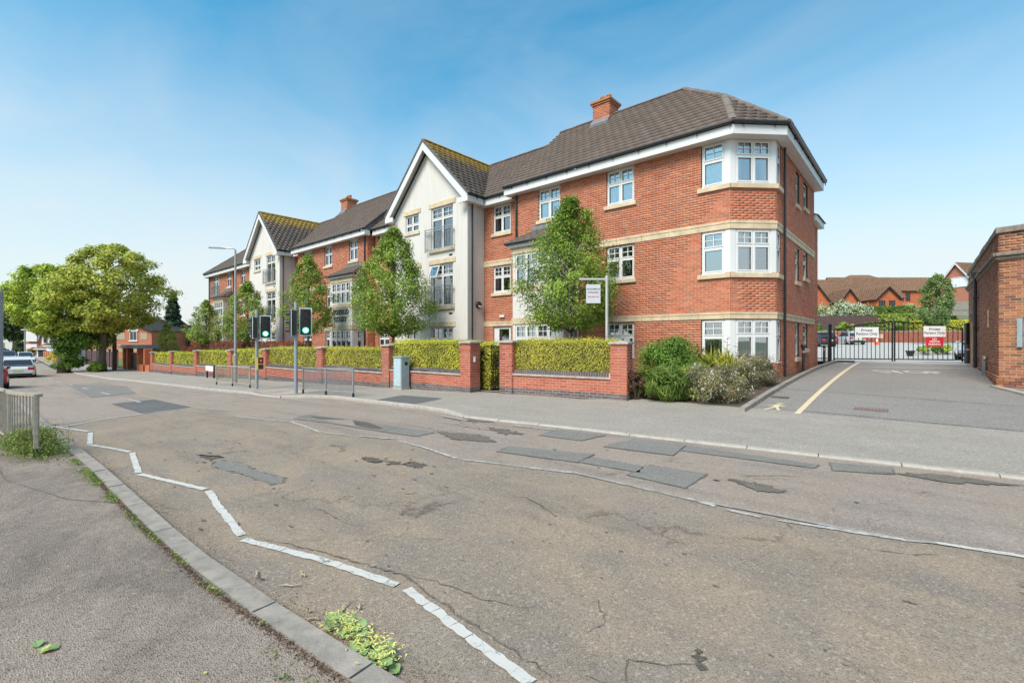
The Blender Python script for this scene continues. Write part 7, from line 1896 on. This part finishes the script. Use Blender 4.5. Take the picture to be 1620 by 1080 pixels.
# dry twigs
tw = ['pale curled twig nearest the zigzag bend', 'dark bent bark scrap beside the pale curled twig', 'forked pale twig lying apart in the gutter', 'thin straight dry stalk left of the fork', 'brown curled husk beside the kerb joint', 'longest pale twig above the leaf heap', 'short twig end right of the longest twig', 'dark flake of bark near the kerb edge', 'tan leaf scrap between kerb and leaf heap', 'orange-brown scrap above the leaf heap']
for i, (x, y) in enumerate(D['twigs']):
    z = slope(x)+RD+.012; r = random.Random(i); L_ = [.09, .07, .10, .13, .06, .19, .07, .06, .07, .08][i]; a = r.uniform(0, 3.1); mb = M(); pts = []
    for k in range(6): pts.append((x+L_*(k/5-.5)*math.cos(a)+r.gauss(0, .006), y+L_*(k/5-.5)*math.sin(a)+r.gauss(0, .006), z+.004+.010*math.sin(k*1.3)**2))
    mb.tube(pts, [.003, .007, .006, .005, .004, .002], 5)
    if i in (2, 5, 6): mb.tube([pts[2], (pts[2][0]+.04, pts[2][1]-.03, z+.012)], [.004, .002], 5)
    mb.obj('twig', m_strawtwig if i not in (1, 7) else m_bark, None, label=tw[i], cat='twig', group='dry twigs in the gutter', origin=(x, y, z))
# fallen lime leaves and flowers
def big_leaf(mb, x, y, z, s, a, tilt, curl):
    d = Vector((math.cos(a), math.sin(a), 0)); n_ = Vector((-d.y, d.x, 0)); prof_ = [(0, 0), (.15, .30), (.38, .46), (.62, .38), (.85, .16), (1, 0)]
    vs = []; fs = []
    for i, (u, w) in enumerate(prof_):
        zz = z+s*(u*math.sin(tilt)+curl*math.sin(u*3.1)*.18)
        c = Vector((x, y, 0))+d*u*s*math.cos(tilt)
        vs += [(c.x-n_.x*w*s, c.y-n_.y*w*s, zz+w*s*.35*abs(curl)), (c.x, c.y, zz), (c.x+n_.x*w*s, c.y+n_.y*w*s, zz+w*s*.35*abs(curl))]
    for i in range(5): b = i*3; fs += [(b, b+3, b+4, b+1), (b+1, b+4, b+5, b+2)]
    mb.add(vs, fs)
def bract(mb, x, y, z, s, a):
    d = Vector((math.cos(a), math.sin(a), 0)); n_ = Vector((-d.y, d.x, 0))*s*.13; c = Vector((x, y, z))
    mb.add([tuple(c-n_*.3), tuple(c+d*s*.5-n_+Vector((0, 0, s*.2))), tuple(c+d*s+Vector((0, 0, .004))), tuple(c+d*s*.5+n_+Vector((0, 0, s*.2)))], [(0, 1, 2, 3)])
t = thing('leaf_heap', (-2.35, 1.37, -.04), 'heap of fallen lime leaves and yellow flowers against the near kerb', 'fallen leaves')
r = random.Random(31); cen = (-2.28, 1.345)
for i in range(60):
    u = r.uniform(-.30, .30); v = r.gauss(0, .045); x = cen[0]+u; y = cen[1]+v+.02-u*.02
    mb = M(); big_leaf(mb, x, y, slope(x)+RD+.012+r.uniform(0, .05), r.uniform(.035, .075), r.uniform(0, 6.28), r.uniform(-.1, .6), r.uniform(-.6, .8)); mb.obj('leaf', m_linden, t)
mb = M()
for i in range(520):
    u = r.uniform(-.30, .30); x = cen[0]+u; y = cen[1]+r.gauss(0, .05)+.02; bract(mb, x, y, slope(x)+RD+.02+r.uniform(0, .075), r.uniform(.012, .038), r.uniform(0, 6.28))
mb.obj('blossom', m_lindenf, t, kind='stuff')
for k, (x, y, lb_) in enumerate(((-3.37, .255, 'two fallen green and yellow leaves lying on the near pavement'), (-2.50, .76, 'single tiny yellow scrap on the pavement near the kerb'))):
    t = thing('fallen_leaf', (x, y, .03), lb_, 'fallen leaf')
    for i in range(5 if k == 0 else 1):
        mb = M(); s = .058 if k == 0 else .02; big_leaf(mb, x+(i-2)*.022, y+(i-2)*.018, slope(x)+.006, s, r.uniform(0, 6.28), .15, .5); mb.obj('leaf', [m_linden, m_lindenf][i % 2] if k == 0 else m_lindenf, t)
for i, (x, y) in enumerate(((-2.1, 1.02), (-2.45, .98), (-2.0, .98), (-1.75, .96), (-2.25, .95))):
    mb = M(); 
    for k in range(26): bract(mb, x+r.gauss(0, .05), y+r.gauss(0, .018), slope(x)+.004, r.uniform(.012, .035), r.uniform(0, 6.28))
    mb.obj('grass_tuft', m_lf_weed, None, label=['grass tuft', 'moss tuft', 'second tuft', 'last tuft', 'small tuft'][i]+[' beside the leaf heap on the kerb joint', ' left of the leaf heap behind the kerb', ' right of the leaf heap behind the kerb', ' nearest the viewer behind the kerb', ' in the brown litter behind the kerb'][i], cat='grass tuft', group='tufts behind the near kerb', origin=(x, y, .03))
